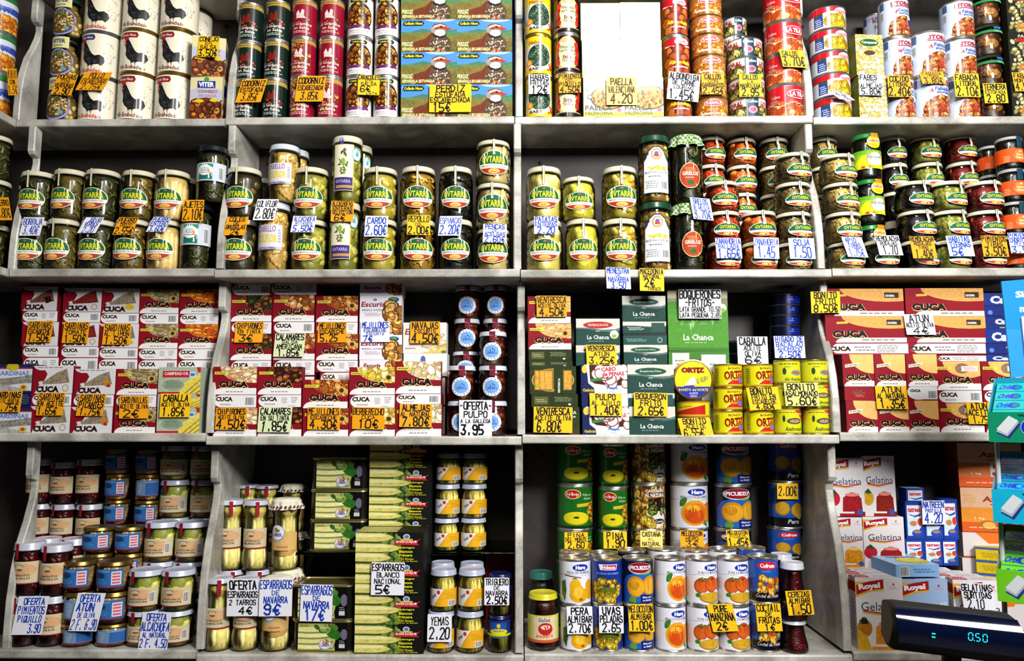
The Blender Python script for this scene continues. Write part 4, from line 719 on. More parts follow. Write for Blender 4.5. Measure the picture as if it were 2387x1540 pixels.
#        filling: list of (shape, count, size m, stretch, colours), background colour
FILL = dict(
 dark=('0c0a06', []), veg=('262610', [('shred', 150, .009, 2.6, ['3c4010', '2c300c', '4c4818', '5c5820'])]), vegb=('4a3e14', [('shred', 130, .010, 2.2, ['5c4c18', '4c4014', '6c5c24', '443810'])]),
 olive=('4c3c14', [('shred', 110, .008, 2, ['7c6424', '6c5420', '8c7430'])]), leek=('a88c50', [('stalk', 15, .0095, 1, ['c8ac70', 'b89c60', 'd8bc84'])]),
 coles=('241c0c', [('ball', 42, .0135, 1, ['4c4018', '3c3010', '5c5024'])]), cabello=('a0803c', [('chunk', 130, .0085, 1.3, ['c8a860', 'b89450', 'd8bc78', 'a88444'])]), artich=('6c6824', [('chunk', 70, .015, 1.4, ['a09838', '8c8430', 'b4ac50', '7c7428'])]),
 cardo=('8c7c28', [('chunk', 60, .012, 1.8, ['a89838', '9c8c30', 'b8a848'])]), cabbage=('7c5c18', [('shred', 170, .009, 2.2, ['a87c28', '8c6820', 'b89038', 'c8a448'])]), spinach=('0c0c06', [('shred', 70, .012, 2, ['18180a', '101206', '22220e'])]), pencas=('a89460', [('shred', 90, .012, 1.6, ['b8a470', 'a8945c', 'c4b07c'])]),
 potato=('b8a850', [('ball', 46, .0155, 1, ['dccf82', 'e4d890', 'd4c474'])]), slices=('a89c28', [('chunk', 60, .017, 2.2, ['dcd04c', 'd0c440', 'e4d860'])]), mixveg=('8c7c28', [('chunk', 110, .009, 1.6, ['b8a448', 'a0902c', 'c89830', '8c9430', 'd0bc60', 'c07828']), ('ball', 30, .005, 1, ['707820'])]),
 macedonia=('7c5820', [('chunk', 120, .007, 1.2, ['d8c080', 'c85c18', 'c8b060', 'd87828', 'e0d09c']), ('ball', 120, .0048, 1, ['6c7424', '7c8430'])]), grelos=('1e200c', [('shred', 120, .01, 2.6, ['2c300e', '22240c', '3c3c14', '4c4818'])]),
 carrot=('a83008', [('shred', 200, .0045, 2.4, ['c84810', 'b83c0c', 'd85818'])]), carrots=('a04008', [('chunk', 60, .012, 1.3, ['c85c14', 'b04c0c', 'd87020'])]), soy=('6c5c34', [('shred', 200, .005, 2.6, ['9c8858', 'a89464', '8c7848', '7c6838'])]), celery=('a88c4c', [('shred', 180, .006, 3, ['c8ac68', 'bc9c58', 'd4b878'])]),
 beet=('0c0408', []), peas=('5c5c1c', [('ball', 130, .0068, 1, ['8c8c38', '7c7c30', '989844'])]), pepper=('5c0806', [('shred', 60, .014, 2.4, ['740e08', '640a06', '84140c'])]), stew=('2c1408', [('chunk', 60, .013, 1.3, ['4c2410', '3c1c0c', '5c3014', '805820'])]), octo=('2c0c06', [('chunk', 80, .01, 1.5, ['4c1406', '6c280c', 'a85c1c', '300c06'])]),
 piq=('2c0204', [('chunk', 50, .014, 1.8, ['38040a', '2c0204', '480608'])]), tuna=('7c5c34', [('chunk', 70, .012, 1.8, ['a07c4c', '8c6c40', 'a88450'])]), artic=('7c7c30', [('chunk', 60, .013, 1.2, ['c4c068', 'b0ac54', 'd0cc7c', 'd8d088'])]),
 aspar=('b0a050', [('stalk', 13, .0095, 1, ['e4d68c', 'd8c87c', 'ece0a0'])]), yema=('8c7c2c', [('stalk', 16, .0072, 1, ['d0c064', 'c4b45c', 'dccc78'])]), trig=('4c4814', [('stalk', 16, .0065, 1, ['6c6820', '7c7428', '605c1c'])]), cherry=('44040a', [('ball', 40, .01, 1, ['50040a', '5c060c', '44040a'])]), tomato=('2c0804', []), bean=('5c4820', [('ball', 90, .007, 1, ['b09858', 'a08848'])]))

def contents_mesh(W, H, prof, fill, top=.86):
    r0 = random.Random(hash_name(fill)); base, els = FILL[fill]; m = MB(); R = W / 2
    pr = [(r * R, z * H) for r, z in PROFS[prof]]
    def rad(z):
        for (a, za), (b, zb) in zip(pr, pr[1:]):
            if za <= z <= zb: return a + (b - a) * (z - za) / max(zb - za, 1e-9)
        return pr[-1][0]
    top *= H; zs = [.015 * H + (top - .015 * H) * i / 12 for i in range(13)]
    core = .94 if not els else .88
    m.lathe([(0, zs[0])] + [(rad(z) * core - .0008, z) for z in zs] + [(0, top)], seg=24, cols=hx(base))
    for shape, n, s, st, cols in els:
        s = s * (W / .084) ** .5
        if shape == 'stalk':
            for i in range(n):
                a = 2 * pi * i / n + r0.uniform(-.08, .08); rr = s * r0.uniform(.85, 1.1); c = hx(r0.choice(cols)); rows = []; cc = []
                for j in range(9):
                    z = .03 * H + (top - .05 * H) * j / 8; q = max(rad(z) - rr - .0014, .004); w2 = rr * (1 if 0 < j < 7 else .55)
                    if j == 8: w2 = rr * .2
                    rows.append([(q * sin(a) + w2 * cos(k * pi / 4), -q * cos(a) + w2 * sin(k * pi / 4), z) for k in range(8)]); cc.append(c)
                m.grid(rows, cc)
            continue
        for i in range(n):
            z = r0.uniform(.02 * H + s * .8, top - s * .7); a = r0.uniform(0, 2 * pi); q0 = rad(z)
            if shape == 'ball': rx = ry = rz = s * r0.uniform(.85, 1.12); rot = 0
            elif shape == 'chunk': k = r0.uniform(.7, 1.3); rx, ry, rz = s * k, s * .5, s * k / st * r0.uniform(.8, 1.3); rot = r0.uniform(-1.2, 1.2)
            else: k = r0.uniform(.6, 1.4); rx, ry, rz = s * k, s * .25, s * k / st * .7; rot = r0.uniform(-1.5, 1.5)
            q = q0 - ry - .0012
            nu, nv = (8, 5) if shape == 'ball' else (6, 4)
            m.blob((q * sin(a), -q * cos(a), z), 0, rx, ry, rz, hx(r0.choice(cols)), rot, nu, nv)
    return m.mesh('contents', M_FOOD, sharp=None)
def hash_name(s): return sum(ord(c) * (i + 3) for i, c in enumerate(s))

_C = {}
def jar_parts(W, H, prof, lidcol, fill, art, seals=(), cloth=None, lidkind='metal', lr=1.0, top=.86, lab=True):
    R = W / 2; k = (prof, fill, round(W, 2), round(H, 2), top)
    if k not in _C: _C[k] = contents_mesh(W, H, prof, fill, top)
    m = MB(); m.lathe([(0, .001)] + [(r * R, z * H) for r, z in PROFS[prof]], seg=40, cols=hx('ffffff'))
    parts = [('glass_jar', m.mesh('glass_jar', M_GLASS, sharp=None), 0), ('contents', _C[k], 0)]
    a, b, c = LIDS[prof]
    if cloth: parts.append(('cloth_cover', cloth_mesh(R * a, H * (b - .06), H * c, cloth[0], cloth[1]), 0))
    else: parts.append(('lid', lid_mesh(R * a, H * b, H * c, lidcol, lidkind), 0))
    if lab: A = Art(W, H, R * lr * 1.003); art(A); m = MB(); A.emit(m, base=.0004); parts.append(('label', m.mesh('jar_label', M_CARD, None, True), 0))
    for s in seals:
        nm, fn, rr = s; A = Art(W, H, R * rr); fn(A); m = MB(); A.emit(m, base=.0008); parts.append((nm, m.mesh(nm, M_CARD, None, True), 0))
    return parts
def gut_seal(A):
    A.poly([(-.028, .64), (.028, .64), (.028, .995), (-.028, .995)], 'e4e0c0'); A.rect(.008, .66, .02, .99, '30584a')
def gut_seal_s(A):
    A.poly([(-.03, .52), (.05, .52), (.05, .66), (.02, .76), (.02, .985), (-.05, .985), (-.05, .76), (-.02, .66)], 'e4e0c0'); A.poly([(-.02, .78), (0, .78), (0, .98), (-.02, .98)], '30584a')

def box_mesh(W, H, D, art, side='c8c0b8', top=None, sideart=None, mat=None, topart=None):
    m = MB(); c = hx(side)
    m.box(-W / 2, W / 2, 0, D, 0, H, c, c, hx(top) if top else c)
    A = Art(W, H); art(A); A.emit(m, base=.0001)
    if topart:
        A = Art(W, D); topart(A); k = MB(); A.emit(k, base=.0001)
        for f in k.f: m.face([(k.v[i][0], k.v[i][2], H - k.v[i][1]) for i in f], k.c[f[0]])
    if sideart:
        A = Art(D, H); sideart(A); k = MB(); A.emit(k, base=.0001)
        for f in k.f:
            m.face([(W / 2 - k.v[i][1], D / 2 + k.v[i][0], k.v[i][2]) for i in f], k.c[f[0]])
            m.face([(-W / 2 + k.v[i][1], D / 2 - k.v[i][0], k.v[i][2]) for i in f], k.c[f[0]])
    return m.mesh('carton', mat or M_CARD)

def tin_box_mesh(W, H, D, art):
    """tall rounded tin with golden rims"""
    parts = []; m = MB(); r = .018
    def ring(g, z):
        pts = []
        for cx, cy, a0 in ((W / 2 - r, r, -90), (W / 2 - r, D - r, 0), (-W / 2 + r, D - r, 90), (-W / 2 + r, r, 180)):
            for i in range(5):
                a = radians(a0 + i * 22.5); pts.append((cx + (r + g) * cos(a), cy + (r + g) * sin(a), z))
        return pts
    b = hx('14120c')
    m.grid([ring(-.001, .004), ring(-.001, H - .004)], [b, b]); body = m.mesh('tin_body', M_TIN)
    m = MB(); g = hx('c8b878')
    m.grid([ring(-.002, 0), ring(.001, 0), ring(.0015, .003), ring(-.001, .005)], [g] * 4); m.face(ring(-.002, 0)[::-1], g)
    m.grid([ring(-.001, H - .005), ring(.0015, H - .003), ring(.001, H), ring(-.003, H), ring(-.004, H - .002), ring(-.014, H - .002), ring(-.016, H - .001)], [g] * 7); m.face(ring(-.016, H - .001), g)
    rims = m.mesh('tin_rim', M_METAL)
    A = Art(W - .03, H - .012); art(A); m = MB(); A.emit(m, base=.0006)
    return [('body', body, 0), ('rim', rims, 0), ('printed_front', m.mesh('printed_front', M_TIN), .006)]

GOODS = {}
def G(k, typ, name, cat, art, **o): GOODS[k] = (typ, name, cat, art, o)
for k, a, o in (('rooster', rooster, dict(rim='b08c48')), ('rooster2', rooster2, dict(rim='8c9098')), ('quail', quail_can, {}), ('quailr', quail_red, {}), ('quailg', quail_redgold, {}), ('snail', snail_can, {}), ('beans', beans_can, dict(rim='c8a840')), ('piqc', piquillo_can, {}),
    ('ball', meatball_can, {}), ('callos', callos_can, dict(rim='c8a860')), ('litos', litoral_small, {}), ('latila', latila_can, {}), ('garlic', garlic_can, {}), ('fab', litoral_can, {}), ('coc', litoral_cocido, {}), ('orng', orange_can, {}),
    ('ortiz', ortiz_tin, dict(rim='c8a440')), ('almad', almadraba_tin, dict(rim='b8a848')), ('almad2', almadraba_tin2, dict(rim='b8a848')), ('ortizf', ortiz_side, dict(rim='c09038')), ('bluet', blue_tin, dict(rim='a8a8b0')), ('blackt', black_tin, dict(rim='303030')),
    ('pine', delmonte, {}), ('chest', chestnut, {}), ('peach', hero_peach, {}), ('pear', hero_pear, {}), ('puree', hero_puree, {}), ('grape', grapes_can, {}), ('picu', picuezo, {}), ('cofp', cofrusa, {}), ('cofm', cofrusa_mix, dict(tab=True))):
    G(k, 'can', 'tin_can', 'can', a, **o)
def J(k, prof, lid, fill, art, **o): G(k, 'jar', 'glass_food_jar', 'jar', art, prof=prof, lidcol=lid, fill=fill, **o)
for k, fill, nm in (('g_bor', 'veg', 'BORRAJA TROCEADA'), ('g_jud', 'vegb', 'JUDIAS VERDES'), ('g_jud2', 'veg', 'JUDIAS VERDES'), ('g_pue', 'olive', 'PUERROS EN TROZOS'), ('g_puee', 'leek', 'PUERROS EXTRA'), ('g_col', 'coles', 'COLES DE BRUSELAS EXTRA'), ('g_alc', 'artich', 'CORAZONES DE ALCACHOFA'),
    ('g_car', 'cardo', 'CARDO TROCEADO'), ('g_rep', 'cabbage', 'COL TROCEADA'), ('g_esp', 'spinach', 'ESPINACAS EXTRA'), ('g_pat', 'potato', 'PATATA ENTERA EXTRA'), ('g_pats', 'slices', 'PATATA RODAJAS EXTRA'), ('g_men', 'mixveg', 'MENESTRA NAVARRA')):
    J(k, 'tall', 'd8d0b4', fill, gutarra(nm), seals=(('lid_seal', gut_seal, 1.0),))
J('g_pen', 'tall', 'd8d0b4', 'pencas', gutarra('PENCAS DE ACELGA EXTRA', .18, .72), seals=(('lid_seal', gut_seal, 1.0),))
for k, fill in (('s_zan', 'carrot'), ('s_zans', 'carrots'), ('s_soy', 'soy'), ('s_api', 'celery'), ('s_rem', 'beet'), ('s_hab', 'peas'), ('s_pim', 'pepper')):
    J(k, 'squat', 'd8d0b4', fill, gutarra('', .16, .56, True), seals=(('lid_seal', gut_seal_s, 1.0),), top=.8)
J('ausol', 'straight', '101820', 'veg', ausol); J('colif', 'straight', 'd0d4dc', 'cabello', coliflor); J('alcsel', 'straight', 'd8d0b4', 'artich', alca_sel); J('vis', 'straight', '104028', 'macedonia', vis)
J('grelos', 'straight', '204028', 'grelos', grelos, cloth=('e0e4d8', True)); J('bond', 'tall', '207830', 'dark', bonduelle, seals=(('round_seal', bonduelle_seal, 1.0),)); J('orl', 'straight', 'a8a8a8', 'dark', orange_lab); J('tern', 'straight', '10301c', 'stew', ternera_lab)
J('pulpo', 'steps', 'd0d0d8', 'octo', pulpo_lab, seals=(('lid_seal', pulpo_seal, 1.0),)); J('piq', 'steps', 'ccccd8', 'piq', pig_label('PIMIENTO', 'PIQUILLO', .26, .66, False), seals=(('lid_seal', lid_seal_red, 1.02),)); J('tunaj', 'steps', '9c8040', 'tuna', tuna_lab, lidkind='gold', top=.84); J('tunaj2', 'steps', '9c8040', 'tuna', tuna_lab2, lidkind='gold', top=.84)
J('artj', 'steps', 'c8ccdc', 'artic', pig_label('CORAZONES DE', 'ALCACHOFA', .16, .6), seals=(('lid_seal', lid_seal_red, 1.02),), top=.84)
J('asp', 'waist', 'ccccd8', 'aspar', pig_label('ESPARRAGOS', 'BLANCOS', .33, .6, False), lr=.88, seals=(('lid_seal', lid_seal_red2, .97),), top=.9)
J('aspc', 'waist', 'e0dcc8', 'aspar', lumbier, lr=.9, cloth=('e4dec4', False), top=.9)
J('yema', 'steps', 'b8bcd0', 'yema', yema_lab, top=.84); J('trig', 'straight', '101c4c', 'trig', trig_lab); J('trig2', 'straight', '101c4c', 'trig', trig_lab2)
J('cher', 'cone', 'd8d8e0', 'cherry', card_blank, lab=False); J('spag', 'tall', 'd8cc20', 'tomato', yellowlid_lab); J('viterj', 'bulb', '183c30', 'bean', viter_jar, lr=1.0)
J('greenj', 'tall', '28685c', 'dark', card_blank, lab=False)
def B(k, art, side='c8c0b8', top=None, depth=.07, **o): G(k, 'box', 'food_carton', 'box', art, side=side, top=top, depth=depth, **o)
CR = '7c0818'
for k, f, b in (('sal', 'sal', 0), ('srd', 'sard', 1), ('mej', 'mej', 1), ('chip', 'chip', 0), ('squid', 'squid', 0), ('cal', 'cal', 0), ('ink', 'ink', 0), ('berb', 'berb', 1), ('alm', 'alm', 0), ('vent', 'vent', 1)):
    B('c_' + k, cuca_face(f, b), CR, depth=.03)
for k in ('esc', 'tom', 'lim', 'ace', 'pic'): B('f_' + k, sardine_face(k), CR, depth=.03)
B('c_strip', cuca_strip, CR, depth=.062); B('c_stripb', cuca_strip_bar, CR, depth=.062); B('c_large', cuca_large, CR, depth=.05, top='d89c50'); B('c_lstrip', cuca_large_strip, CR, depth=.08); B('c_nat', cuca_nat, '5c1018', depth=.05); B('c_nats', cuca_nat_strip, '5c1018', depth=.07); B('c_whs', cuca_white_strip, CR, depth=.07); B('c_oli', cuca_oliva, CR, depth=.05)
B('sar', sardinas_blue, '14143c'); B('sars', sardinas_side, '14143c'); B('camp', campeador, 'a8b49c'); B('camps', campeador_strip, 'a8b49c'); B('esc', escuris, 'd8d0d0', depth=.03); B('escs', escuris_strip, 'd8d0d0', depth=.062); B('nav', navajas, 'd8d0c8', depth=.04); B('navs', navajas_strip, 'd8d0c8', depth=.062)
B('ch', chanca, '2c4038'); B('chr', chanca_red, '2c4038'); B('chs', chanca_strip, '2c4038'); B('chf', chanca_foil, '183830', mat=M_GLOSSCARD); B('chb', chanca_big, '2c5818', depth=.05); B('chbs', chanca_big_strip, '2c5818', depth=.1)
B('win', window_box, '28340f'); B('wins', window_strip, '24300f'); B('winl', window_low, '28340f'); B('pen', penas, '101c50'); B('pens', penas_strip, '101c50')
B('calv', calvo, '0c1c50'); B('calvs', calvo_side, '0c1c50'); B('calvm', calvo_small, '0c1c50')
B('vbox', viter_box, 'b8a878', depth=.065, sideart=lambda A: (A.rect(-.5, 0, .5, 1, 'c8bc94'), A.rect(-.3, .6, .3, .86, '1c3080'), A.blobs(0, .2, 1, .4, 14, ['8a4010', 'b86818'], .12, 1.3, 8, inell=False))); B('bird', bird_box, '10409c'); B('bird2', bird_box2, '10409c'); B('pael', paella_box, 'd8c828', mat=M_GLOSSCARD); B('campn', campanal_box, '585c18', depth=.06); B('beanb', bean_box, '14140c')
B('luq', luque, '0a0a08', depth=.1, topart=lambda A: (A.rect(-.5, 0, .5, 1, '38501c', .6), [A.ell(-.2, .15 + k * .2, .5, .08, 'd0c470', .3) for k in range(4)], A.rect(.1, 0, .5, 1, '16160c')))
RT = lambda A: (A.rect(-.5, 0, .5, 1, 'e2dcdc'), A.rect(-.5, .1, -.16, .9, 'a81424'), A.txt('Royal', -.33, .5, .28, .4, 'f0e0e0', 1), A.lines(.15, .5, .5, .6, 4, 'a09898'))
RS = lambda A: (A.rect(-.5, 0, .5, 1, 'd8d0d0'), A.rect(-.5, .8, .5, .94, 'a81424'), A.lines(0, .4, .7, .6, 12, '98888c'))
B('roy', royal, 'dcd4d4', depth=.038, topart=RT, sideart=RS); B('roy2', royal2, 'dcd4d4', depth=.038, topart=RT, sideart=RS); B('roy3', royal3, 'dcd4d4', depth=.038, topart=RT, sideart=RS); B('royp', royal_pine, 'dcd4d4', depth=.038, topart=RT, sideart=RS); B('roy0', royal_zero, '88b0e0', depth=.038, topart=lambda A: (A.rect(-.5, 0, .5, 1, 'a8c8e8'), A.rect(-.5, .1, -.16, .9, 'a81424')), sideart=RS)
B('nat', natreen, '1c3c9c', depth=.04); B('natt', natreen_top, '1c3c9c', depth=.04, top='d8e0f0'); B('azu', azucar, 'a85030', depth=.08); B('azu2', azucar2, 'a86020', depth=.08); B('azul', azucar_low, 'b0a8a8', depth=.08); B('tea', tea_box, 'c8a818', depth=.09, top='c8b040'); B('stock', stock_box, 'a87848', depth=.05)
G('navt', 'tin', 'asparagus_tin', 'can', navarra_tin)

_B = {}
def goods_parts(k, W, H, D=None):
    if k not in _B:
        typ, name, cat, art, o = GOODS[k]
        if typ == 'can': p = can_parts(W, H, art, **o)
        elif typ == 'jar': p = jar_parts(W, H, art=art, **o)
        elif typ == 'tin': p = tin_box_mesh(W, H, D or .1, art)
        else:
            oo = dict(o); d = oo.pop('depth'); p = box_mesh(W, H, D or d, art, **oo); D = D or d
        _B[k] = (p, W, H, D or 1)
    return _B[k]
NAMES = {}
def put(k, x, y, z, W, H, label, group=None, rot=0.0, D=None, pitch=0.0):
    """stand one article with its base centre (front centre for boxes) at x, y, z"""
    typ, name, cat, art, o = GOODS[k]; p, W0, H0, D0 = goods_parts(k, W, H, D)
    S = (W / W0, (W / W0) if typ in ('can', 'jar') else ((D or D0) / D0), H / H0)
    if typ == 'box': r = link(name, p)
    else:
        r = bpy.data.objects.new(name, None); COL.objects.link(r); r.empty_display_size = .02
        for nm, me, dz in p:
            c = link(nm, me, r, (0, 0, dz))
    r.location = (x, y, z); r.scale = S; r.rotation_euler = (pitch, 0, rot)
    r['label'] = label; r['category'] = cat
    if group: r['group'] = group
    NAMES.setdefault(label.lower(), []).append(r.name)
    return r
# ================================================================ the shelving
F = {0: .054, 1: .054, 2: 0.0, 3: 0.0, 4: -.013}
BACK = {0: .235, 1: .235, 2: .235, 3: .3, 4: .3}
JOINT = {1: [38, 525, 1200, 1895, 2620], 2: [22, 500, 1213, 1939, 2660], 3: [-70, 480, 1217, 1957, 2690], 4: [-80, 457, 1222, 1988, 2710]}
SLABV = {1: [276, 271, 269.5, 270], 2: [625, 626.5, 627, 623.5], 3: [1009, 1016.5, 1013, 1007.5], 4: [1514, 1526, 1525, 1520]}
def slab_mesh(x0, x1, y0, y1, z0, z1, b=.004):
    m = MB(); c = hx('fff'); pr = [(y0 + b, z0), (y0 + b * .3, z0 + b * .3), (y0, z0 + b), (y0, z1 - b), (y0 + b * .3, z1 - b * .3), (y0 + b, z1), (y1, z1), (y1, z0)]
    n = len(pr)
    for i in range(n):
        a, q = pr[i], pr[(i + 1) % n]; m.face([(x0, q[0], q[1]), (x0, a[0], a[1]), (x1, a[0], a[1]), (x1, q[0], q[1])], c)
    m.face([(x0, a, q) for a, q in pr], c); m.face([(x1, a, q) for a, q in pr[::-1]], c)
    return m
def tagthing(o, label, cat, group=None):
    o['label'] = label; o['category'] = cat
    if group: o['group'] = group
    return o
BAYN = ['first bay from the corner', 'second bay', 'third bay', 'bay beside the gum rack']
ROWN = {0: 'above the top row of cans', 1: 'under the top row of cans', 2: 'under the upper row of pickle jars', 3: 'under the fish cartons', 4: 'lowest, under the fruit cans and asparagus'}
SZ = {}
T = .021
for r in (1, 2, 3, 4):
    for b in range(4):
        v = SLABV[r][b]; z = P((JOINT[r][b] + JOINT[r][b + 1]) / 2, v, F[r]).z; SZ[r, b] = z
        x0 = P(JOINT[r][b], v, F[r]).x + .0012; x1 = P(JOINT[r][b + 1], v, F[r]).x - .0012
        o = link('marble_shelf', slab_mesh(x0, x1, F[r], BACK[r], z - T, z).mesh('marble_shelf', M_MARBLE, None))
        tagthing(o, 'grey-white marble shelf ' + ROWN[r] + ', ' + BAYN[b], 'shelf', 'marble shelves')
for b in range(4):
    x0 = P(JOINT[1][b], 270, F[1]).x + .0012; x1 = P(JOINT[1][b + 1], 270, F[1]).x - .0012; z = P(1200, -40, F[0]).z; SZ[0, b] = z + T
    o = link('marble_shelf', slab_mesh(x0, x1, F[0], BACK[0], z, z + T).mesh('marble_shelf', M_MARBLE, None)); tagthing(o, 'grey-white marble shelf ' + ROWN[0] + ', ' + BAYN[b], 'shelf', 'marble shelves')
def bay(px, r):
    J = JOINT[max(r, 1)]
    for b in range(4):
        if px < J[b + 1]: return b
    return 3
# return unit at the corner: two slabs running towards the counter
for r in (1, 2):
    v = SLABV[r][0]; x = P(JOINT[r][0], v, F[r]).x; z = SZ[r, 0]
    m = slab_mesh(-.235, 1.1, 0, .4, z - T, z)
    me = m.mesh('marble_shelf', M_MARBLE, None)
    o = link('marble_shelf', me, None, (x - .0012, 0, 0), (0, 0, pi / 2)); o.location = (x - .002, -1.1 + .235 + .1, 0)
    me.transform(Matrix.Rotation(-pi / 2, 4, 'Z')); me.transform(Matrix.Rotation(pi / 2, 4, 'Z'))
    o.rotation_euler = (0, 0, -pi / 2 + pi); me.update()
    tagthing(o, ['', 'marble corner shelf running towards the counter, upper', 'marble corner shelf running towards the counter, lower'][r], 'shelf', 'marble shelves')
# dividers with their scooped front
DIV = {1: [36, 534, 1210, 1889], 2: [25, 511, 1206, 1915], 3: [None, 487, 1215, 1952], 4: [12, 464, 1210, 1977]}
def divider(x, r, b, name):
    z0 = SZ[r, b]; z1 = min(SZ[r - 1, b], SZ[r - 1, max(b - 1, 0)]) - T - .0005; z0 = max(z0, SZ[r, max(b - 1, 0)]) + .0005; h = z1 - z0; f = F[r]
    base = f + .006; pr = [(base, 0), (base, .1), (base + .002, .22), (base + .01, .36), (base + .026, .5), (base + .046, .6), (base + .062, .7), (base + .068, .76), (base + .066, .795), (base + .05, .81), (base + .044, .83), (base + .044, 1.0)]
    bk = BACK[r] - .001 if b or r == 4 and False else f + .078
    pts = [(y, z0 + t * h) for y, t in pr] + [(bk, z1), (bk, z0)]
    m = MB(); c = hx('fff'); w = .0095; bv = .0025; n = len(pr)
    for i in range(len(pts)):
        (ya, za), (yb, zb) = pts[i], pts[(i + 1) % len(pts)]
        if i < n - 1:
            m.face([(x - w + bv, ya, za), (x + w - bv, ya, za), (x + w - bv, yb, zb), (x - w + bv, yb, zb)], c)
            m.face([(x + w - bv, ya, za), (x + w, ya + bv, za), (x + w, yb + bv, zb), (x + w - bv, yb, zb)], c)
            m.face([(x - w, ya + bv, za), (x - w + bv, ya, za), (x - w + bv, yb, zb), (x - w, yb + bv, zb)], c)
        else: m.face([(x - w, ya, za), (x + w, ya, za), (x + w, yb, zb), (x - w, yb, zb)], c)
    q = [(y + bv if i < n else y, z) for i, (y, z) in enumerate(pts)]
    for sx, rev in ((x + w, 0), (x - w, 1)):
        for tri in tessellate_polygon([[Vector((y, z, 0)) for y, z in q]]):
            t = [(sx, q[i][0], q[i][1]) for i in tri]; nn = (Vector(t[1]) - Vector(t[0])).cross(Vector(t[2]) - Vector(t[0])).x
            m.face(t if (nn > 0) != bool(rev) else t[::-1], c)
    o = link('marble_divider', m.mesh('marble_divider', M_MARBLE, None)); tagthing(o, name, 'divider', 'scooped marble dividers')
for r in DIV:
    for b, px in enumerate(DIV[r]):
        if px is None: continue
        x = P(px, SLABV[r][b] - 4, F[r] + .006).x
        divider(x, r, b, 'scooped marble divider %s, %s' % (['in the dark corner', 'between first and second bay', 'between second and third bay', 'before the bay with the gum rack'][b], {1: 'in the top row', 2: 'in the pickle jar row', 3: 'in the fish carton row', 4: 'in the lowest row'}[r]))
xe = P(2640, 620, 0).x
def struct(name, m, mat): o = link(name, m.mesh(name, mat, None)); o['kind'] = 'structure'; return o
zb = SZ[3, 1] - T; m = MB(); m.box(-1.75, 1.75, .235, .56, zb + T + .012, 3.35, hx('fff')); wb = struct('wall_back', m, M_WALL)
m = MB(); m.box(-1.75, 1.75, .3, .56, 0, zb + T + .012, hx('fff')); struct('wall_back_lower', m, M_WALL)
m = MB(); m.box(-1.9, -1.75, -1.2, .56, 0, 3.35, hx('fff')); struct('wall_left', m, M_WALL)
m = MB(); m.box(-1.9, 3.2, -5.2, .56, -.1, 0, hx('fff')); struct('floor', m, M_DARK)
m = MB(); m.box(-1.9, 3.2, -5.2, .56, 3.35, 3.45, hx('fff')); struct('ceiling', m, M_PLASTER)
m = MB(); m.box(-1.3, 1.75, .03, .295, 0.0, SZ[4, 0] - T - .012, hx('fff')); o = struct('trim_1', m, M_WALL)
for px, py in ((528, 62), (624, 382), (1258, 380), (603, 1063), (1264, 1060), (1760, 376), (1870, 62)):
    r = 3 if py > 1000 else 1; p = P(px, py, BACK[r] - .001); m = MB(); m.lathe([(0, 0), (.005, 0), (.0045, .0008)], 14, hx('000'))
    me = m.mesh('bolt_hole', M_HOLE); o = link('bolt_hole', me, wb); o.location = p; o.rotation_euler = (pi / 2, 0, 0)
# green glass plates carrying the upper stock of the second bay
gz = P(1100, 1288, F[4] + .115).z
for a, b2, lb in ((690, 862, 'green glass plate under the raised asparagus tins'), (1006, 1199, 'green glass plate under the raised stack of small yellow-label jars')):
    x0, x1 = P(a, 1288, F[4] + .115).x, P(b2, 1288, F[4] + .115).x
    if b2 > 1100: x1 = min(x1, P(1198, 1500, F[4]).x)
    o = link('glass_plate', slab_mesh(x0, x1, F[4] + .115, .3, gz - .006, gz, .001).mesh('glass_plate', M_PLATE, None)); tagthing(o, lb, 'shelf')

# ================================================================ stacks
ORD = ['topmost', 'second from top', 'third from top', 'fourth from top', 'fifth from top', 'sixth from top', 'seventh from top', 'eighth from top', 'ninth from top', 'tenth from top', 'eleventh from top', 'twelfth from top', 'thirteenth from top']
def ST(desc, kind, row, d, xt, xb, w, tops, n=None, rot=0, D=None, floor=None, gap=0.0004, wide=None):
    n = n or len(tops); yf = F[row] + d; kinds = kind if isinstance(kind, list) else [kind] * n
    typ0 = GOODS[kinds[0]][0]; rnd = typ0 in ('can', 'jar')
    b = bay(xb, row); zs = SZ[row, b] if floor is None else floor
    p = P(xt - w / 2, tops[0] + 20, yf + .03); q = P(xt + w / 2, tops[0] + 20, yf + .03); W = (q.x - p.x) * .985
    yc = yf + W / 2 if rnd else yf
    z = [P(xt, v, (yf + W * .97) if (i == 0 and v > 1000 and rnd) else yf).z for i, v in enumerate(tops)]
    if len(z) < n:
        lo = z[-1]; k = n - len(z) + 1
        for i in range(1, k): z.append(lo + (zs - lo) * i / k)
    z.append(zs); vb = 965 + (zs - 1.5) / -(yf + 1.86) * 1800
    for i in range(n):
        H = z[i] - z[i + 1] - gap; t = (tops[0] - tops[0]) if n == 1 else i / (n - 1)
        px = xt + (xb - xt) * t; vm = 965 - ((z[i] + z[i + 1]) / 2 - 1.5) / (yf + 1.86) * 1800
        x = P(px, vm, yc if rnd else yf).x
        kk = kinds[i]
        lab = desc if n == 1 else desc + ', ' + (ORD[i] if i < n - 1 else 'lowest') + (' in stack' if i else ' in stack')
        rr = (rot[i] if isinstance(rot, (list, tuple)) else rot) + (RND.uniform(-5, 5) if rnd else RND.uniform(-.7, .7))
        Wi = W if not wide or wide[i] is None else W * wide[i]
        put(kk, x, yc + (RND.uniform(-.0015, .0015) if rnd else RND.uniform(0, .0012)), z[i + 1], Wi, H, lab, GN.get(kk, NMG(kk)), radians(rr), D)
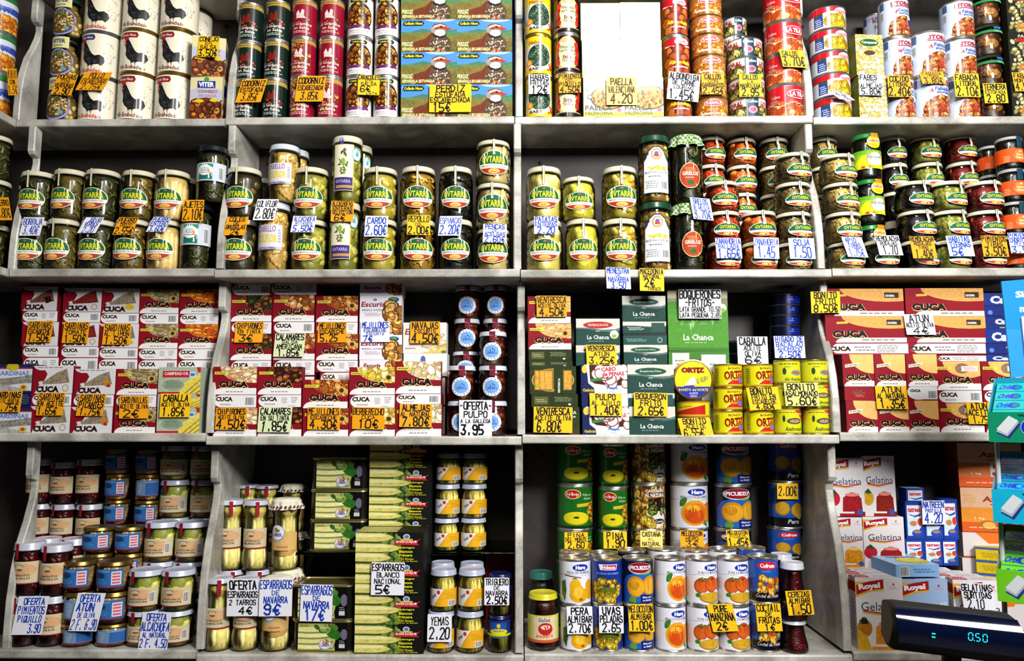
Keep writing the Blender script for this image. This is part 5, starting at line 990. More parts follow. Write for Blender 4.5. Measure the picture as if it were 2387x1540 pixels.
def NMG(k): return {'can': 'tin cans on the shelves', 'jar': 'glass jars on the shelves', 'box': 'cartons on the shelves', 'tin': 'large asparagus tins'}[GOODS[k][0]]
GN = {}

# ================================================================ hand-written price cards
PAPER = dict(y='f8c010', o='f0a00c', w='eceaf0', p='dce4b0', c='f0dc78'); INK = dict(k='14120e', b='1c44b8', r='5a3a08')
NC = [0]
def TG(x0, y0, x1, y1, col, ink, text, row=1, d=.012, rot=0, sk=0, label=None, blank=False):
    NC[0] += 1; yy = F[row] + d - .0045 - (NC[0] % 3) * .0004
    a = P(x0, y1, yy); b = P(x1, y0, yy); W = abs(b.x - a.x); H = abs(b.z - a.z); cx = (a.x + b.x) / 2; cz = (a.z + b.z) / 2
    sk = sk / 1000.0 * 1.05; W -= abs(sk)
    A = Art(W, H); ls = []
    for part in text.split('|'):
        q = part.split(':'); ls.append((q[0], float(q[1]), float(q[2]) if len(q) > 2 else .88, float(q[3]) if len(q) > 3 else 0))
    tot = sum(l[1] for l in ls); gap = max(1 - tot, .04) / (len(ls) + 1); y = 1 - gap
    for t, h, w, off in ls:
        A.hand(t, off, y - h / 2, w, h, INK[ink], th=.17 if h > .27 else .2, mess=.18); y -= h + gap
    m = MB(); c = hx(PAPER[col]); m.box(-W / 2, W / 2, 0, .0005, 0, H, c)
    A.emit(m, base=.00008, step=.00005)
    m.v = [(x + sk * (z / H - .5), yv, z - H / 2) for x, yv, z in m.v]
    o = link('price_card', m.mesh('price_card', M_TAG, None), None, (cx, yy, cz), (radians(RND.uniform(-3, 3)), radians(-rot), radians(RND.uniform(-3, 3))))
    cn = {'y': 'yellow', 'o': 'orange-yellow', 'w': 'white', 'p': 'pale green', 'c': 'faded yellow'}[col]
    words = ' '.join(l[0] for l in ls).lower()
    lb = label or 'reading ' + ' '.join(q for q in words.split() if not any(ch.isdigit() for ch in q))
    tagthing(o, '%s handwritten price card %s' % (cn, lb), 'price tag', 'handwritten price cards'); NAMES.setdefault(o['label'].lower(), []).append(o.name)
# ================================================================ TOP ROW
a = .014
GN.update(rooster='rooster cans', rooster2='rooster cans', quail='quail cans', quailr='quail cans', quailg='quail cans', snail='snail cans', bird='partridge cartons', bird2='partridge cartons', pael='paella cartons', latila='red tripe cans', garlic='yellow-picture red cans', fab='white bean stew cans', coc='white bean stew cans')
ST('orange and blue bean can in the corner', 'orng', 1, a, 3, -12, 78, [-22, 68, 160])
ST('bulbous jar of beans with yellow neck label', 'viterj', 1, a, 168, 153, 66, [-12, 83, 178], wide=[1, 1, 1])
ST('white can with black rooster and blue rim', 'rooster2', 1, a, 249, 234, 87, [-30, 72, 175], rot=-4)
ST('white can with black rooster in middle column', 'rooster', 1, a, 337, 323, 85, [-32, 67, 168])
ST('white can with black rooster beside rabbit cartons', 'rooster', 1, a, 424, 408, 84, [-34, 65, 168])
ST('white rooster can standing behind the others', 'rooster', 1, .105, 455, 452, 80, [18], n=3)
ST('cream carton of stewed rabbit picture', 'vbox', 1, a, 488, 481, 73, [85, 178], rot=[16, 3])
ST('dark green quail can beside divider', 'quail', 1, a, 588, 576, 56, [4, 95, 185])
ST('dark green quail can beside red ones', 'quail', 1, a, 650, 642, 56, [-3, 91, 182])
ST('dark red quail can beside green ones', ['quailr', 'quailg', 'quailg'], 1, a, 712, 706, 58, [-6, 85, 176])
ST('dark red quail can beside snail cans', ['quailr', 'quailr', 'quailg'], 1, a, 776, 770, 57, [-6, 85, 176])
ST('white snail can beside red cans', 'snail', 1, a, 842, 837, 60, [-12, 85, 176])
ST('white snail can beside partridge cartons', 'snail', 1, a, 905, 901, 58, [-12, 85, 176])
ST('blue partridge carton beside snail cans', 'bird', 1, a, 1000, 1000, 129, [-29, 45, 121, 196])
ST('blue partridge carton beside marble divider', 'bird2', 1, a, 1129, 1129, 129, [-29, 45, 121, 196])
ST('yellow can with green fried beans picture', 'beans', 1, a, 1253, 1256, 62, [-16, 79, 175])
ST('piquillo pepper can with cream oval', 'piqc', 1, a, 1320, 1323, 62, [-14, 77, 170])
ST('yellow paella carton beside pepper cans', 'pael', 1, a, 1399, 1406, 91, [7, 94, 180])
ST('yellow paella carton beside meatball cans', 'pael', 1, a, 1492, 1499, 93, [5, 94, 180])
ST('red-topped can of meatballs', 'ball', 1, a, 1570, 1580, 62, [-10, 82, 176])
ST('orange chickpea tripe can', 'callos', 1, a, 1642, 1657, 76, [-15, 33, 77, 126, 175, 225])
ST('small white-banded tripe can in front', 'litos', 1, a, 1733, 1741, 84, [85, 131, 178, 225])
ST('small white-banded tripe can behind', 'litos', 1, .11, 1711, 1711, 56, [37, 80], n=6)
ST('big red tripe can with white badge', 'latila', 1, a, 1819, 1830, 86, [-27, 47, 122, 194])
ST('red-topped tin with yellow stew picture', 'garlic', 1, a, 1925, 1940, 84, [12, 65, 116, 168, 222], rot=10)
ST('slim carton of clam beans with green badge', 'campn', 1, a, 2026, 2034, 67, [80, 175], rot=[5, 3])
ST('white bean stew can behind the first column', 'coc', 1, .1, 2042, 2042, 60, [28], n=3)
ST('narrow white can of chickpea stew', 'coc', 1, a, 2080, 2094, 68, [-8, 84, 178], rot=8)
ST('wide white can of bean stew', 'fab', 1, a, 2155, 2163, 84, [70, 172], rot=8)
ST('narrow white can of bean stew', 'fab', 1, a, 2226, 2240, 72, [-2, 86, 175], rot=8)
ST('dark jar of beef stew with green band', 'tern', 1, a, 2293, 2304, 66, [-18, 54, 125, 197], rot=6)
ST('dark carton with pale beans picture', 'beanb', 1, a, 2378, 2390, 66, [-20, 76, 172])
TG(12, 160, 46, 222, 'o', 'k', 'ALUBIAS:.3|CON:.16:.5|1.5€:.3', label='reading alubias con, in the corner', sk=-8)
TG(119, 172, 181, 222, 'o', 'k', 'POCHAS:.2|CON:.13:.4|VERDURAS:.17|2.90:.3:.7', sk=10, rot=-4)
TG(176, 168, 262, 210, 'o', 'r', 'POLLO:.26:.5|ESCABECHADO:.24|2.75€:.28:.7', sk=22)
TG(460, 84, 511, 133, 'y', 'k', 'CONEJO:.2|EN:.13:.3|SALSA:.18:.75|3.50€:.3', rot=-2, d=.008)
TG(547, 185, 625, 238, 'o', 'k', 'CODORNIZ:.22|ESTOFADA:.18|3.85€:.3:.6', sk=17)
TG(686, 177, 761, 236, 'o', 'k', 'CODORNIZ:.22|ESCABECHADA:.18|3.85€:.28:.6', sk=8)
TG(834, 175, 885, 221, 'y', 'k', 'CARACOLES:.2:.96|EN:.12:.3|SALSA:.16:.7|6€:.3:.45:-.15|LATA:.12:.5:.15', rot=-1)
TG(1000, 197, 1099, 261, 'y', 'k', 'PERDIZ:.22:.66|ESTOFADA:.17:.7|ESCABECHADA:.17:.94|15€:.3:.4:-.2', rot=-1, d=.01)
TG(1232, 173, 1283, 219, 'w', 'k', 'HABAS:.26:.8|FRITAS:.22:.8|12€:.38:.7')
TG(1303, 171, 1354, 216, 'o', 'k', 'PIMIENTO:.22:.96|DEL:.13:.4|PIQUILLO:.2:.94|4.50€:.26')
TG(1414, 180, 1483, 244, 'c', 'r', 'PAELLA:.22:.7|VALENCIANA:.22|4.20:.32:.7')
TG(1557, 170, 1630, 234, 'w', 'k', 'ALBONDIGA:.2:.92|DE CARNE:.16:.7|LOURIÑO:.12:.6|1,45€:.34:.75:-.05', rot=-6, label='reading albondiga de carne')
TG(1636, 171, 1688, 220, 'o', 'k', 'CALLOS:.22:.7|CON:.13:.4|GARBANZOS:.17:.94|2.45€:.28')
TG(1724, 173, 1774, 225, 'y', 'k', 'CALLOS:.2:.66|LA:.13:.25|MADRILEÑA:.17:.9|2.95:.32:.75')
TG(1816, 117, 1882, 156, 'y', 'k', 'CALLOS:.24:.6:-.1|3.70€:.5:.86', sk=-12, rot=-4)
TG(1929, 213, 1994, 231, 'w', 'k', 'CALLOS:.4:.7|1.80:.45:.5', sk=-30, label='lying tilted on the yellow-picture tins', rot=-5, d=.004)
TG(2004, 173, 2057, 222, 'w', 'k', 'FABES:.22:.7:-.1|CON:.13:.4|ALMEJAS:.18:.9|5.80€:.28:.8', rot=-1)
TG(2071, 175, 2122, 226, 'o', 'k', 'COCIDO:.24:.8|LITORAL:.18:.84|2.40€:.38:.95', label='reading cocido')
TG(2144, 167, 2204, 195, 'o', 'k', 'FABADA:.22:.8|LITORAL:.2:.7|3.80€:.4:.75', sk=-8, rot=-2, label='reading fabada, on the wide white cans')
TG(2225, 171, 2283, 226, 'y', 'k', 'FABADA:.22:.86|LITORAL:.2:.86|2.10€:.36:.85', rot=-2, sk=-4, label='reading fabada, on the narrow white cans')
TG(2293, 194, 2348, 240, 'y', 'k', 'TERNERA:.26:.9|ESTOFADA:.16:.86|2.80:.36:.75', sk=-4)
TG(2362, 168, 2414, 213, 'o', 'k', 'FABADA:.22:.86|MONTAÑA:.18:.86|4.50€:.36:.85', sk=-5, label='reading fabada, on the dark bean cartons')
# ================================================================ SECOND ROW
for k in GOODS:
    if k.startswith('g_'): GN[k] = 'cream-lidded jars with large oval labels'
    if k.startswith('s_'): GN[k] = 'squat cream-lidded jars with small oval labels'
    if k.startswith('c_') or k.startswith('f_'): GN[k] = 'red and white fish cartons'
def two(desc, k, xt, xb, w, t0, t1, k2=None, **o): ST(desc, [k, k2 or k], 2, o.pop('d', a), xt, xb, w, [t0, t1], **o)
ST('dark pickle jar in the corner', 'g_bor', 2, a, -14, -22, 80, [308, 412, 518])
two('dark green borage jar with oval label', 'g_bor', 90, 81, 79, 395, 508, rot=2)
two('bean jar with oval label beside borage', 'g_jud', 166, 150, 77, 391, 507, rot=-8)
two('green bean jar with oval label', 'g_jud2', 240, 229, 81, 391, 508, rot=-4)
two('chopped leek jar with oval label', 'g_pue', 324, 309, 80, 393, 507)
two('pale whole leek jar with oval label', 'g_puee', 404, 386, 80, 393, 509)
ST('small jar standing behind the leek jars', 'g_pue', 2, .12, 436, 436, 40, [412], n=2)
two('tall dark-lidded jar with pale blue label', 'ausol', 497, 459, 70, 336, 468)
two('brussels sprouts jar with oval label', 'g_col', 570, 562, 84, 386, 507)
ST('jar standing behind the sprouts jars', 'g_col', 2, .12, 610, 612, 52, [412], n=2)
two('tall cauliflower jar with lilac label', 'colif', 664, 640, 72, 333, 468, rot=-6)
ST('tall white-lidded jar behind the cauliflower jars', 'colif', 2, .12, 690, 690, 60, [345], n=2)
two('artichoke jar with oval label', 'g_alc', 726, 722, 85, 386, 508, rot=-3)
two('tall artichoke jar with botanical label', 'alcsel', 810, 804, 72, 313, 468, rot=-3)
ST('tall artichoke jar standing behind', 'alcsel', 2, .12, 838, 836, 60, [335], n=2)
two('chard jar with oval label beside artichokes', 'g_car', 887, 885, 84, 386, 507, rot=2)
two('cabbage jar with oval label', 'g_rep', 975, 974, 85, 384, 507, rot=3)
two('black spinach jar with oval label', 'g_esp', 1063, 1063, 81, 385, 508)
ST('pale chard stalk jar beside divider', 'g_pen', 2, a, 1150, 1150, 83, [323, 424, 529])
two('whole potato jar with oval label', 'g_pat', 1268, 1269, 86, 385, 508)
ST('sliced potato jar with oval label', ['g_pats', 'g_pats'], 2, a, 1348, 1357, 80, [409, 507], rot=2)
two('mixed vegetable jar with oval label', 'g_men', 1444, 1445, 86, 384, 507)
two('tall diced vegetable jar with arched white label', 'vis', 1524, 1528, 74, 311, 468)
two('tall greens jar with checked cloth cover', 'grelos', 1599, 1604, 76, 309, 469, rot=5)
ST('grated carrot jar in front', 's_zan', 2, a, 1682, 1688, 81, [418, 488, 559], rot=5)
ST('grated carrot jar behind', 's_zan', 2, .125, 1656, 1660, 70, [314, 379, 445, 512], rot=7)
ST('whole carrot jar in front', 's_zans', 2, a, 1768, 1770, 86, [487, 559], rot=5)
ST('whole carrot jar behind', 's_zans', 2, .125, 1727, 1730, 73, [317, 381, 446, 512], rot=10)
ST('soya sprout jar in front', 's_soy', 2, a, 1846, 1850, 86, [351, 420, 490, 561], rot=8)
ST('soya sprout jar behind', 's_soy', 2, .125, 1803, 1806, 71, [317, 382, 448, 513], rot=3)
ST('celery jar in front', 's_api', 2, a, 1951, 1970, 85, [354, 421, 490, 561], rot=[14, 10, 10, 10])
ST('pale sprout jar behind the celery jars', 's_api', 2, .125, 1918, 1928, 66, [315, 383, 448, 513], rot=6)
ST('yellow and green labelled jar with round seal', 'bond', 2, .05, 2018, 2032, 66, [308, 415, 522])
ST('sliced beetroot jar low in front of the yellow labels', 's_rem', 2, a - .003, 2052, 2052, 82, [555], rot=2)
ST('black beetroot jar in front', 's_rem', 2, a + .004, 2128, 2140, 86, [417, 486, 555], rot=14)
ST('black beetroot jar behind', 's_rem', 2, .13, 2078, 2092, 64, [313, 377, 443, 509], rot=3)
ST('green broad bean jar in front', 's_hab', 2, a, 2206, 2215, 85, [417, 486, 555], rot=14)
ST('green broad bean jar behind', 's_hab', 2, .13, 2154, 2172, 71, [312, 375, 441, 508], rot=10)
ST('dark red pepper strip jar in front', 's_pim', 2, a, 2290, 2296, 85, [417, 486, 555], rot=12)
ST('dark red pepper strip jar behind', 's_pim', 2, .13, 2234, 2252, 72, [311, 373, 440, 508], rot=8)
ST('dark jar with orange label in front', 'orl', 2, .03, 2350, 2368, 58, [316, 391, 468, 546])
ST('dark jar with orange label behind', 'orl', 2, .11, 2303, 2318, 46, [338, 405, 475, 545], rot=5)
R2 = dict(row=2)
TG(-20, 460, 32, 513, 'o', 'k', 'PUERRO:.24|2.80€:.4', label='reading puerro, in the corner', sk=-12, row=2)
TG(44, 506, 104, 549, 'w', 'b', 'BORRAJA:.32|3.40€:.42:.7', sk=9, row=2)
TG(180, 506, 243, 543, 'w', 'b', 'JUDIAS:.24:.66:.1|VERDES:.22:.7|2.20:.36:.6', sk=19, row=2)
TG(262, 506, 323, 547, 'o', 'k', 'PUERRO:.28|TROZO:.17:.6|2.55€:.36', sk=14, row=2)
TG(340, 505, 401, 540, 'w', 'b', 'PUERRO:.26|ENTERO:.24|3.60€:.34:.8', sk=17, row=2)
TG(423, 466, 477, 515, 'o', 'k', 'AJETES:.28|2.10€:.48', row=2, sk=3)
TG(520, 505, 580, 548, 'o', 'k', 'COLES:.22:.7|DE:.15:.25|BRUSELAS:.2|2€:.28:.4', sk=8, row=2)
TG(589, 464, 650, 513, 'w', 'k', 'COLIFLOR:.27:.9|2.80€:.46:.85', sk=10, row=2)
TG(677, 503, 738, 541, 'w', 'b', 'ALCACHOFA:.28|MITADES:.16:.7|5.50€:.34:.8', sk=6, row=2)
TG(771, 468, 825, 516, 'o', 'k', 'ALCACHOFAS:.2|ENTERAS:.18:.84|SELECCION:.16:.86|6€:.28:.45:-.1', row=2, rot=-1)
TG(849, 503, 905, 551, 'w', 'b', 'CARDO:.28:.8|2.60€:.46', row=2, rot=-1, sk=2)
TG(949, 501, 1003, 547, 'y', 'k', 'REPOLLO:.28|COL:.13:.3|2.00€:.36', row=2, rot=-1)
TG(1021, 503, 1078, 549, 'w', 'b', 'ESPINACAS:.28:.94|2.20€:.44:.86', row=2, sk=4)
TG(1126, 522, 1181, 565, 'w', 'b', 'PENCAS:.24:.8|DE:.13:.2|ACELGAS:.2:.86|2.60€:.3:.84', row=2, rot=-1)
TG(1245, 504, 1301, 545, 'w', 'b', 'PATATAS:.26:.9|ENTERAS:.22:.9|2.20:.38:.7', row=2)
TG(1606, 462, 1665, 511, 'w', 'b', 'GRELOS:.24:.7|DE GALICIA:.2:.8|3.70€:.38:.8', sk=-14, rot=-6, row=2)
TG(1668, 554, 1729, 602, 'w', 'b', 'ZANAHORIA:.26:.94|RALLADA:.18:.8|1.65€:.42:.84', row=2, rot=-1, sk=-3)
TG(1758, 553, 1815, 603, 'w', 'b', 'ZANAHORIA:.3:.95|1.45:.5:.66', row=2, label='reading zanahoria only', rot=-1)
TG(1839, 555, 1900, 603, 'w', 'b', 'SOJA:.28:.6|1.50:.5:.66', row=2, rot=-1, sk=-4)
TG(1962, 552, 2023, 599, 'w', 'b', 'APIO:.22:.5:-.1|TIRAS:.22:.6|1.75€:.36:.7', row=2, sk=-15, rot=-2)
TG(2042, 548, 2103, 595, 'w', 'k', 'REMOLACHA:.24:.94|RODAJAS:.17:.7|1.70:.42:.6', row=2, sk=-8, label='reading remolacha rodajas')
TG(2122, 550, 2182, 602, 'o', 'k', 'REMOLACHA:.2:.94|RODAJAS:.15:.7|TIRAS:.13:.4|1.40€:.36:.7', row=2, sk=-6)
TG(2207, 549, 2270, 597, 'w', 'b', 'HABITAS:.24:.8|TIERNAS:.22:.8|5€:.36:.4:-.15', row=2, sk=-7)
TG(2288, 549, 2350, 598, 'o', 'k', 'PIMIENTOS:.22:.94|TIRAS:.2:.6|3.50€:.4:.8', row=2, sk=-4)
TG(2351, 542, 2410, 590, 'w', 'b', 'PIMIENTO:.22:.94|CHORICERO:.2:.9|PULPA:.14:.6|3.50:.3', row=2, sk=-6)
TG(1412, 623, 1471, 673, 'w', 'b', 'MENESTRA:.24:.9|DE:.13:.2|NAVARRA:.2:.84|3.50:.28:.6', row=2, d=-.001, rot=-2, sk=-3)
TG(1491, 625, 1548, 678, 'y', 'k', 'MACEDONIA:.22:.92|NATURAL:.16:.7|2€:.34:.4:-.1|FRASCO:.12:.5:.1', row=2, d=-.001, rot=-1, sk=-1)
# ================================================================ THIRD ROW
b2 = .088
ST('sardine carton at dark end of back row', ['f_esc', 'c_strip', 'f_esc', 'c_stripb', 'c_strip'], 3, b2, 92, 94, 84, [668, 724, 750, 806, 832], n=7 - 2, floor=SZ[3, 0] + .15)
ST('tomato sardine carton in back row', ['f_tom', 'c_stripb', 'f_tom', 'c_stripb', 'c_stripb'], 3, b2, 192, 183, 90, [671, 726, 751, 807, 833], floor=SZ[3, 0] + .15)
ST('lemon sardine carton in back row', ['f_lim', 'c_stripb', 'f_lim', 'c_stripb', 'c_stripb'], 3, b2, 279, 274, 92, [672, 729, 754, 810, 836], floor=SZ[3, 0] + .15)
ST('small sardine carton in back row', ['c_srd', 'c_stripb', 'c_srd', 'c_strip', 'c_stripb'], 3, b2, 371, 366, 92, [674, 730, 755, 812, 838], floor=SZ[3, 0] + .15)
ST('orange salmon carton in back row', ['c_sal', 'c_strip', 'c_sal', 'c_stripb', 'c_stripb'], 3, b2, 465, 459, 92, [674, 731, 756, 812, 838], floor=SZ[3, 0] + .15)
def base_boxes(x, w, desc, v, bb):
    pass
ST('blue and silver sardine carton in the corner', ['sar', 'sars', 'sar'], 3, a, 28, 26, 92, [848, 911, 949])
ST('oil sardine carton in front row', ['f_ace', 'c_stripb', 'f_ace'], 3, a, 123, 116, 94, [852, 917, 946])
ST('spicy sardine carton in front row', ['f_pic', 'c_stripb', 'f_pic'], 3, a, 221, 213, 96, [859, 919, 948])
ST('small sardine carton in front row', ['c_srd', 'c_strip', 'c_srd'], 3, a, 319, 314, 96, [859, 920, 949])
ST('pale green mackerel carton', ['camp', 'camps', 'camp'], 3, a, 418, 415, 98, [855, 918, 949])
ST('ink baby squid carton in back row', ['c_stripb', 'c_ink', 'c_strip', 'c_ink', 'c_strip'], 3, b2, 586, 584, 96, [661, 688, 749, 778, 839], floor=SZ[3, 1] + .15)
ST('american sauce squid carton in back row', ['c_strip', 'c_cal', 'c_stripb', 'c_cal', 'c_strip'], 3, b2, 684, 685, 97, [660, 687, 749, 777, 838], floor=SZ[3, 1] + .15, wide=[1.13, 1, 1, 1, 1])
ST('mussel carton in back row', ['c_mej', 'c_strip', 'c_mej', 'c_strip', 'c_strip'], 3, b2, 785, 785, 98, [689, 750, 779, 839, 867], floor=SZ[3, 1] + .125, wide=[1, 1, 1, 1, .8])
ST('white scallop-picture carton of mussels', ['escs', 'esc', 'escs', 'esc', 'escs'], 3, b2, 888, 887, 98, [659, 688, 749, 780, 838], floor=SZ[3, 1] + .15)
ST('white razor clam carton', ['nav', 'navs'], 3, b2, 990, 991, 101, [751, 823], floor=SZ[3, 1] + .148)
ST('baby squid in oil carton in front row', ['c_chip', 'c_stripb', 'c_chip'], 3, a, 547, 547, 102, [854, 919, 950])
ST('squid in ink carton in front row', ['c_squid', 'c_strip', 'c_squid'], 3, a, 651, 651, 103, [854, 919, 949])
ST('mussel carton in front row', ['c_mej', 'c_mej'], 3, a, 758, 759, 105, [884, 951])
ST('cockle carton in front row', ['c_berb', 'c_strip', 'c_berb'], 3, a, 867, 867, 107, [855, 919, 951])
ST('clam carton beside octopus jars', ['c_alm', 'c_stripb', 'c_alm'], 3, a, 974, 975, 107, [841, 917, 942])
# what carries the back row, just seen between the front cartons
for (x, w, b, zt, ds) in ((94, 82, 0, .15, 'under oily sardines'), (183, 88, 0, .15, 'under tomato sardines'), (274, 90, 0, .15, 'under lemon sardines'), (366, 90, 0, .15, 'under small sardines'), (459, 90, 0, .15, 'under salmon cartons'),
    (584, 94, 1, .15, 'under ink squid'), (685, 94, 1, .15, 'under american squid'), (785, 94, 1, .125, 'under back mussels'), (887, 94, 1, .15, 'under scallop cartons'), (991, 94, 1, .148, 'under razor clams')):
    yf = F[3] + b2 + .004; W = P(x + w / 2, 930, yf).x - P(x - w / 2, 930, yf).x
    for i in range(2): put('c_strip', P(x, 930, yf).x, yf, SZ[3, b] + zt * i / 2 + .0002, W, zt / 2 - .0006, 'dark red carton hidden low in back row ' + ds + (', upper' if i else ', lower'), 'red and white fish cartons')
GN.update(pulpo='octopus jars', bluet='black and blue tins', ortiz='yellow and red tuna tins', almad='yellow tuna tins', almad2='yellow tuna tins', ch='dark green anchovy cartons', chs='dark green anchovy cartons')
ST('octopus jar behind, beside razor clams', 'pulpo', 3, .11, 1091, 1080, 60, [665, 741, 818], n=5)
ST('octopus jar behind, beside divider', 'pulpo', 3, .11, 1156, 1150, 57, [665, 741, 818], n=5)
ST('octopus jar raised in front', 'pulpo', 3, .05, 1149, 1149, 64, [771], n=1, floor=P(1149, 851, F[3] + .05).z + .001)
ST('octopus jar in front, beside clam cartons', 'pulpo', 3, a, 1076, 1076, 66, [851, 934])
ST('octopus jar in front, beside divider', 'pulpo', 3, a, 1149, 1149, 66, [851, 934])
ST('ventresca carton with red and tan face', ['c_vent', 'c_vent', 'wins', 'wins'], 3, .05, 1280, 1284, 100, [690, 753, 814, 841], floor=P(1284, 854, F[3] + .05).z)
ST('olive green tuna belly carton', ['win', 'wins', 'winl'], 3, a, 1289, 1297, 108, [853, 918, 948], D=.09)
ST('dark green carton with red oval', ['chr', 'chr'], 3, .05, 1394, 1394, 102, [742, 804], floor=P(1394, 852, F[3] + .05).z)
ST('white and navy octopus carton', ['pen', 'pens', 'pen'], 3, a, 1408, 1412, 108, [849, 917, 947], D=.09)
ST('dark green anchovy carton in back column', ['ch', 'chs', 'chf', 'ch'], 3, .05, 1501, 1505, 101, [689, 749, 776, 803], floor=P(1505, 851, F[3] + .05).z)
ST('dark green anchovy carton in front', ['ch', 'chs', 'ch'], 3, a, 1517, 1520, 108, [849, 916, 947], D=.09)
ST('big light green anchovy carton', ['chb', 'chbs'], 3, .075, 1627, 1630, 140, [675, 817], floor=P(1630, 880, F[3] + .075).z)
put('chbs', P(1632, 940, F[3] + .1).x, F[3] + .1, SZ[3, 2] + .0002, .135, P(1630, 880, F[3] + .075).z - SZ[3, 2] - .0006, 'big light green carton low behind the flat tins', 'cartons on the shelves')
ST('flat yellow and red tin under the round tin', 'ortizf', 3, a, 1616, 1617, 80, [933, 973])
# large round tin standing on its edge
R0 = 45 / 1774 * 1.876; m = MB(); g = hx('c8884c')
m.lathe([(0, .001), (R0 * .97, .001), (R0, .003), (R0 * 1.0, .032), (R0 * 1.015, .034), (R0 * .96, .0345), (R0 * .93, .033), (0, .033)], 48, g)
bd = m.mesh('tin_body', M_METAL); A = Art(2 * R0, 2 * R0); A.ell(0, .5, .46, .46, 'e8dc10', n=40); A.ell(0, .5, .46, .46, '1c2c9c', .1, 203, 337, n=24); A.ell(0, .5, .465, .465, 'c83828', 0, 200, 206, 4)
A.txt('ORTIZ', 0, .74, .6, .14, '801808', 3, edge='e8b020'); A.poly([(-.22, .36), (.02, .6), (.08, .38)], 'f0f0f8'); A.poly([(-.24, .34), (.04, .36), (-.02, .28), (-.2, .27)], '40309c'); A.txt('EL VELERO', .24, .5, .3, .12, '303058', .5, .3, slant=.3); A.txt('BONITO del NORTE', 0, .24, .74, .07, 'd8c820', 1); A.txt('ACEITE', 0, .15, .22, .05, 'c8c8e0', 1); A.txt('OLIVA', 0, .08, .18, .05, 'c8c8e0', 1)
m = MB(); A.emit(m, base=.0004); fr = m.mesh('printed_lid', M_TIN)
r = bpy.data.objects.new('fish_tin', None); COL.objects.link(r); pc = P(1616.5, 886, F[3] + a); zf = P(1617, 933, F[3] + a).z + .0012
r.location = (pc.x, F[3] + a + .002, zf + .001); o = link('body', bd, r, (0, .034, R0 * 1.016), (pi / 2, 0, 0)); o = link('lid', fr, r, (0, .0012, .016 * R0))
tagthing(r, 'large round yellow tin with sailing boat, standing on its edge', 'can')
ST('yellow and red tuna tin beside the round tin', 'ortiz', 3, a, 1696, 1697, 68, [847, 902, 956])
ST('yellow and red tuna tin beside the plain yellow ones', 'ortiz', 3, a, 1766, 1768, 69, [847, 902, 956])
ST('yellow fish-picture tin beside red ones', ['almad2', 'almad', 'almad'], 3, a, 1834, 1835, 62, [837, 894, 949])
ST('yellow fish-picture tin beside divider', ['almad2', 'almad', 'almad'], 3, a, 1898, 1902, 62, [837, 893, 949])
ST('dark blue tin in tall stack', 'bluet', 3, .09, 1829, 1829, 69, [683, 709, 733, 758, 783, 808], n=13)
ST('black tin behind the mackerel card', 'blackt', 3, .09, 1733, 1733, 88, [792, 819], n=7)
ST('large red and tan carton beside divider', ['c_large', 'c_large', 'c_lstrip'], 3, .05, 2014, 2023, 186, [672, 736, 798], floor=P(2023, 826, F[3] + .05).z, D=.09)
ST('large red and tan carton beside blue ones', ['c_large', 'c_large', 'c_lstrip'], 3, .05, 2202, 2210, 184, [671, 736, 798], floor=P(2210, 826, F[3] + .05).z, D=.09)
ST('white and red carton strip below the large cartons', ['c_lstrip'], 3, .05, 2240, 2240, 118, [827], floor=P(2240, 843, F[3] + .05).z, D=.09)
ST('natural tuna carton beside divider', ['c_nat', 'c_nats', 'c_nat'], 3, a, 2001, 2010, 73, [825, 900, 933], D=.1)
ST('natural tuna carton in second column', ['c_nat', 'c_nats', 'c_nat'], 3, a, 2075, 2082, 72, [825, 900, 933], D=.1)
ST('natural tuna carton in third column', ['c_nat', 'c_whs', 'c_nat'], 3, a, 2149, 2152, 72, [825, 900, 933], D=.1)
ST('olive oil tuna carton with white banner', ['c_oli', 'c_stripb', 'c_oli'], 3, a, 2234, 2242, 104, [842, 909, 939], D=.1)
ST('olive oil tuna carton behind gum rack', ['c_oli', 'c_stripb', 'c_oli'], 3, a, 2341, 2350, 106, [842, 909, 939], D=.1)
ST('blue tuna carton with white lettering', ['calv', 'calvs', 'calvm', 'calv', 'calvs', 'calv'], 3, .05, 2336, 2342, 84, [682, 712, 738, 766, 800, 826], floor=P(2342, 842, F[3] + .05).z, D=.09)
for (x, w, ds) in ((2014, 180, 'beside divider'), (2205, 180, 'in the middle'), (2340, 84, 'under blue ones')):
    yf = F[3] + .117; W = P(x + w / 2, 930, yf).x - P(x - w / 2, 930, yf).x; put('c_lstrip', P(x, 930, yf).x, yf, SZ[3, 3] + .0002, W, P(x, 826, F[3] + .05).z - SZ[3, 3] - .018, 'hidden carton carrying the large cartons, ' + ds, 'red and white fish cartons', D=.09)
def T3(*q, **o): TG(*q, row=3, **o)
T3(59, 748, 125, 797, 'o', 'k', 'SARDINAS:.3|ESCABECHE:.18|1.50€:.32:.8', sk=5, d=b2)
T3(143, 750, 210, 799, 'o', 'k', 'SARDINAS:.3|TOMATE:.18:.8|1.50€:.32:.8', sk=5, d=b2)
T3(238, 754, 306, 803, 'o', 'k', 'SARDINAS:.3|AL LIMON:.18:.9|1.50€:.32:.8', sk=3, d=b2)
T3(-18, 911, 53, 960, 'o', 'k', 'SARDINAS:.26|ACEITE VEGETAL:.17|1.75€:.34:.8', sk=3)
T3(83, 915, 153, 968, 'o', 'k', 'SARDINAS:.28|EN ACEITE:.2:.94|1.65€:.32:.7:-.1', sk=4)
T3(176, 918, 249, 969, 'o', 'k', 'SARDINAS:.28|PICANTES:.26:.9|1.75€:.3:.76', sk=8)
T3(277, 922, 347, 975, 'o', 'k', 'SARDINILLAS:.26|ACEITE OLIVA:.18:.94|2€:.32:.5:-.1', sk=-1)
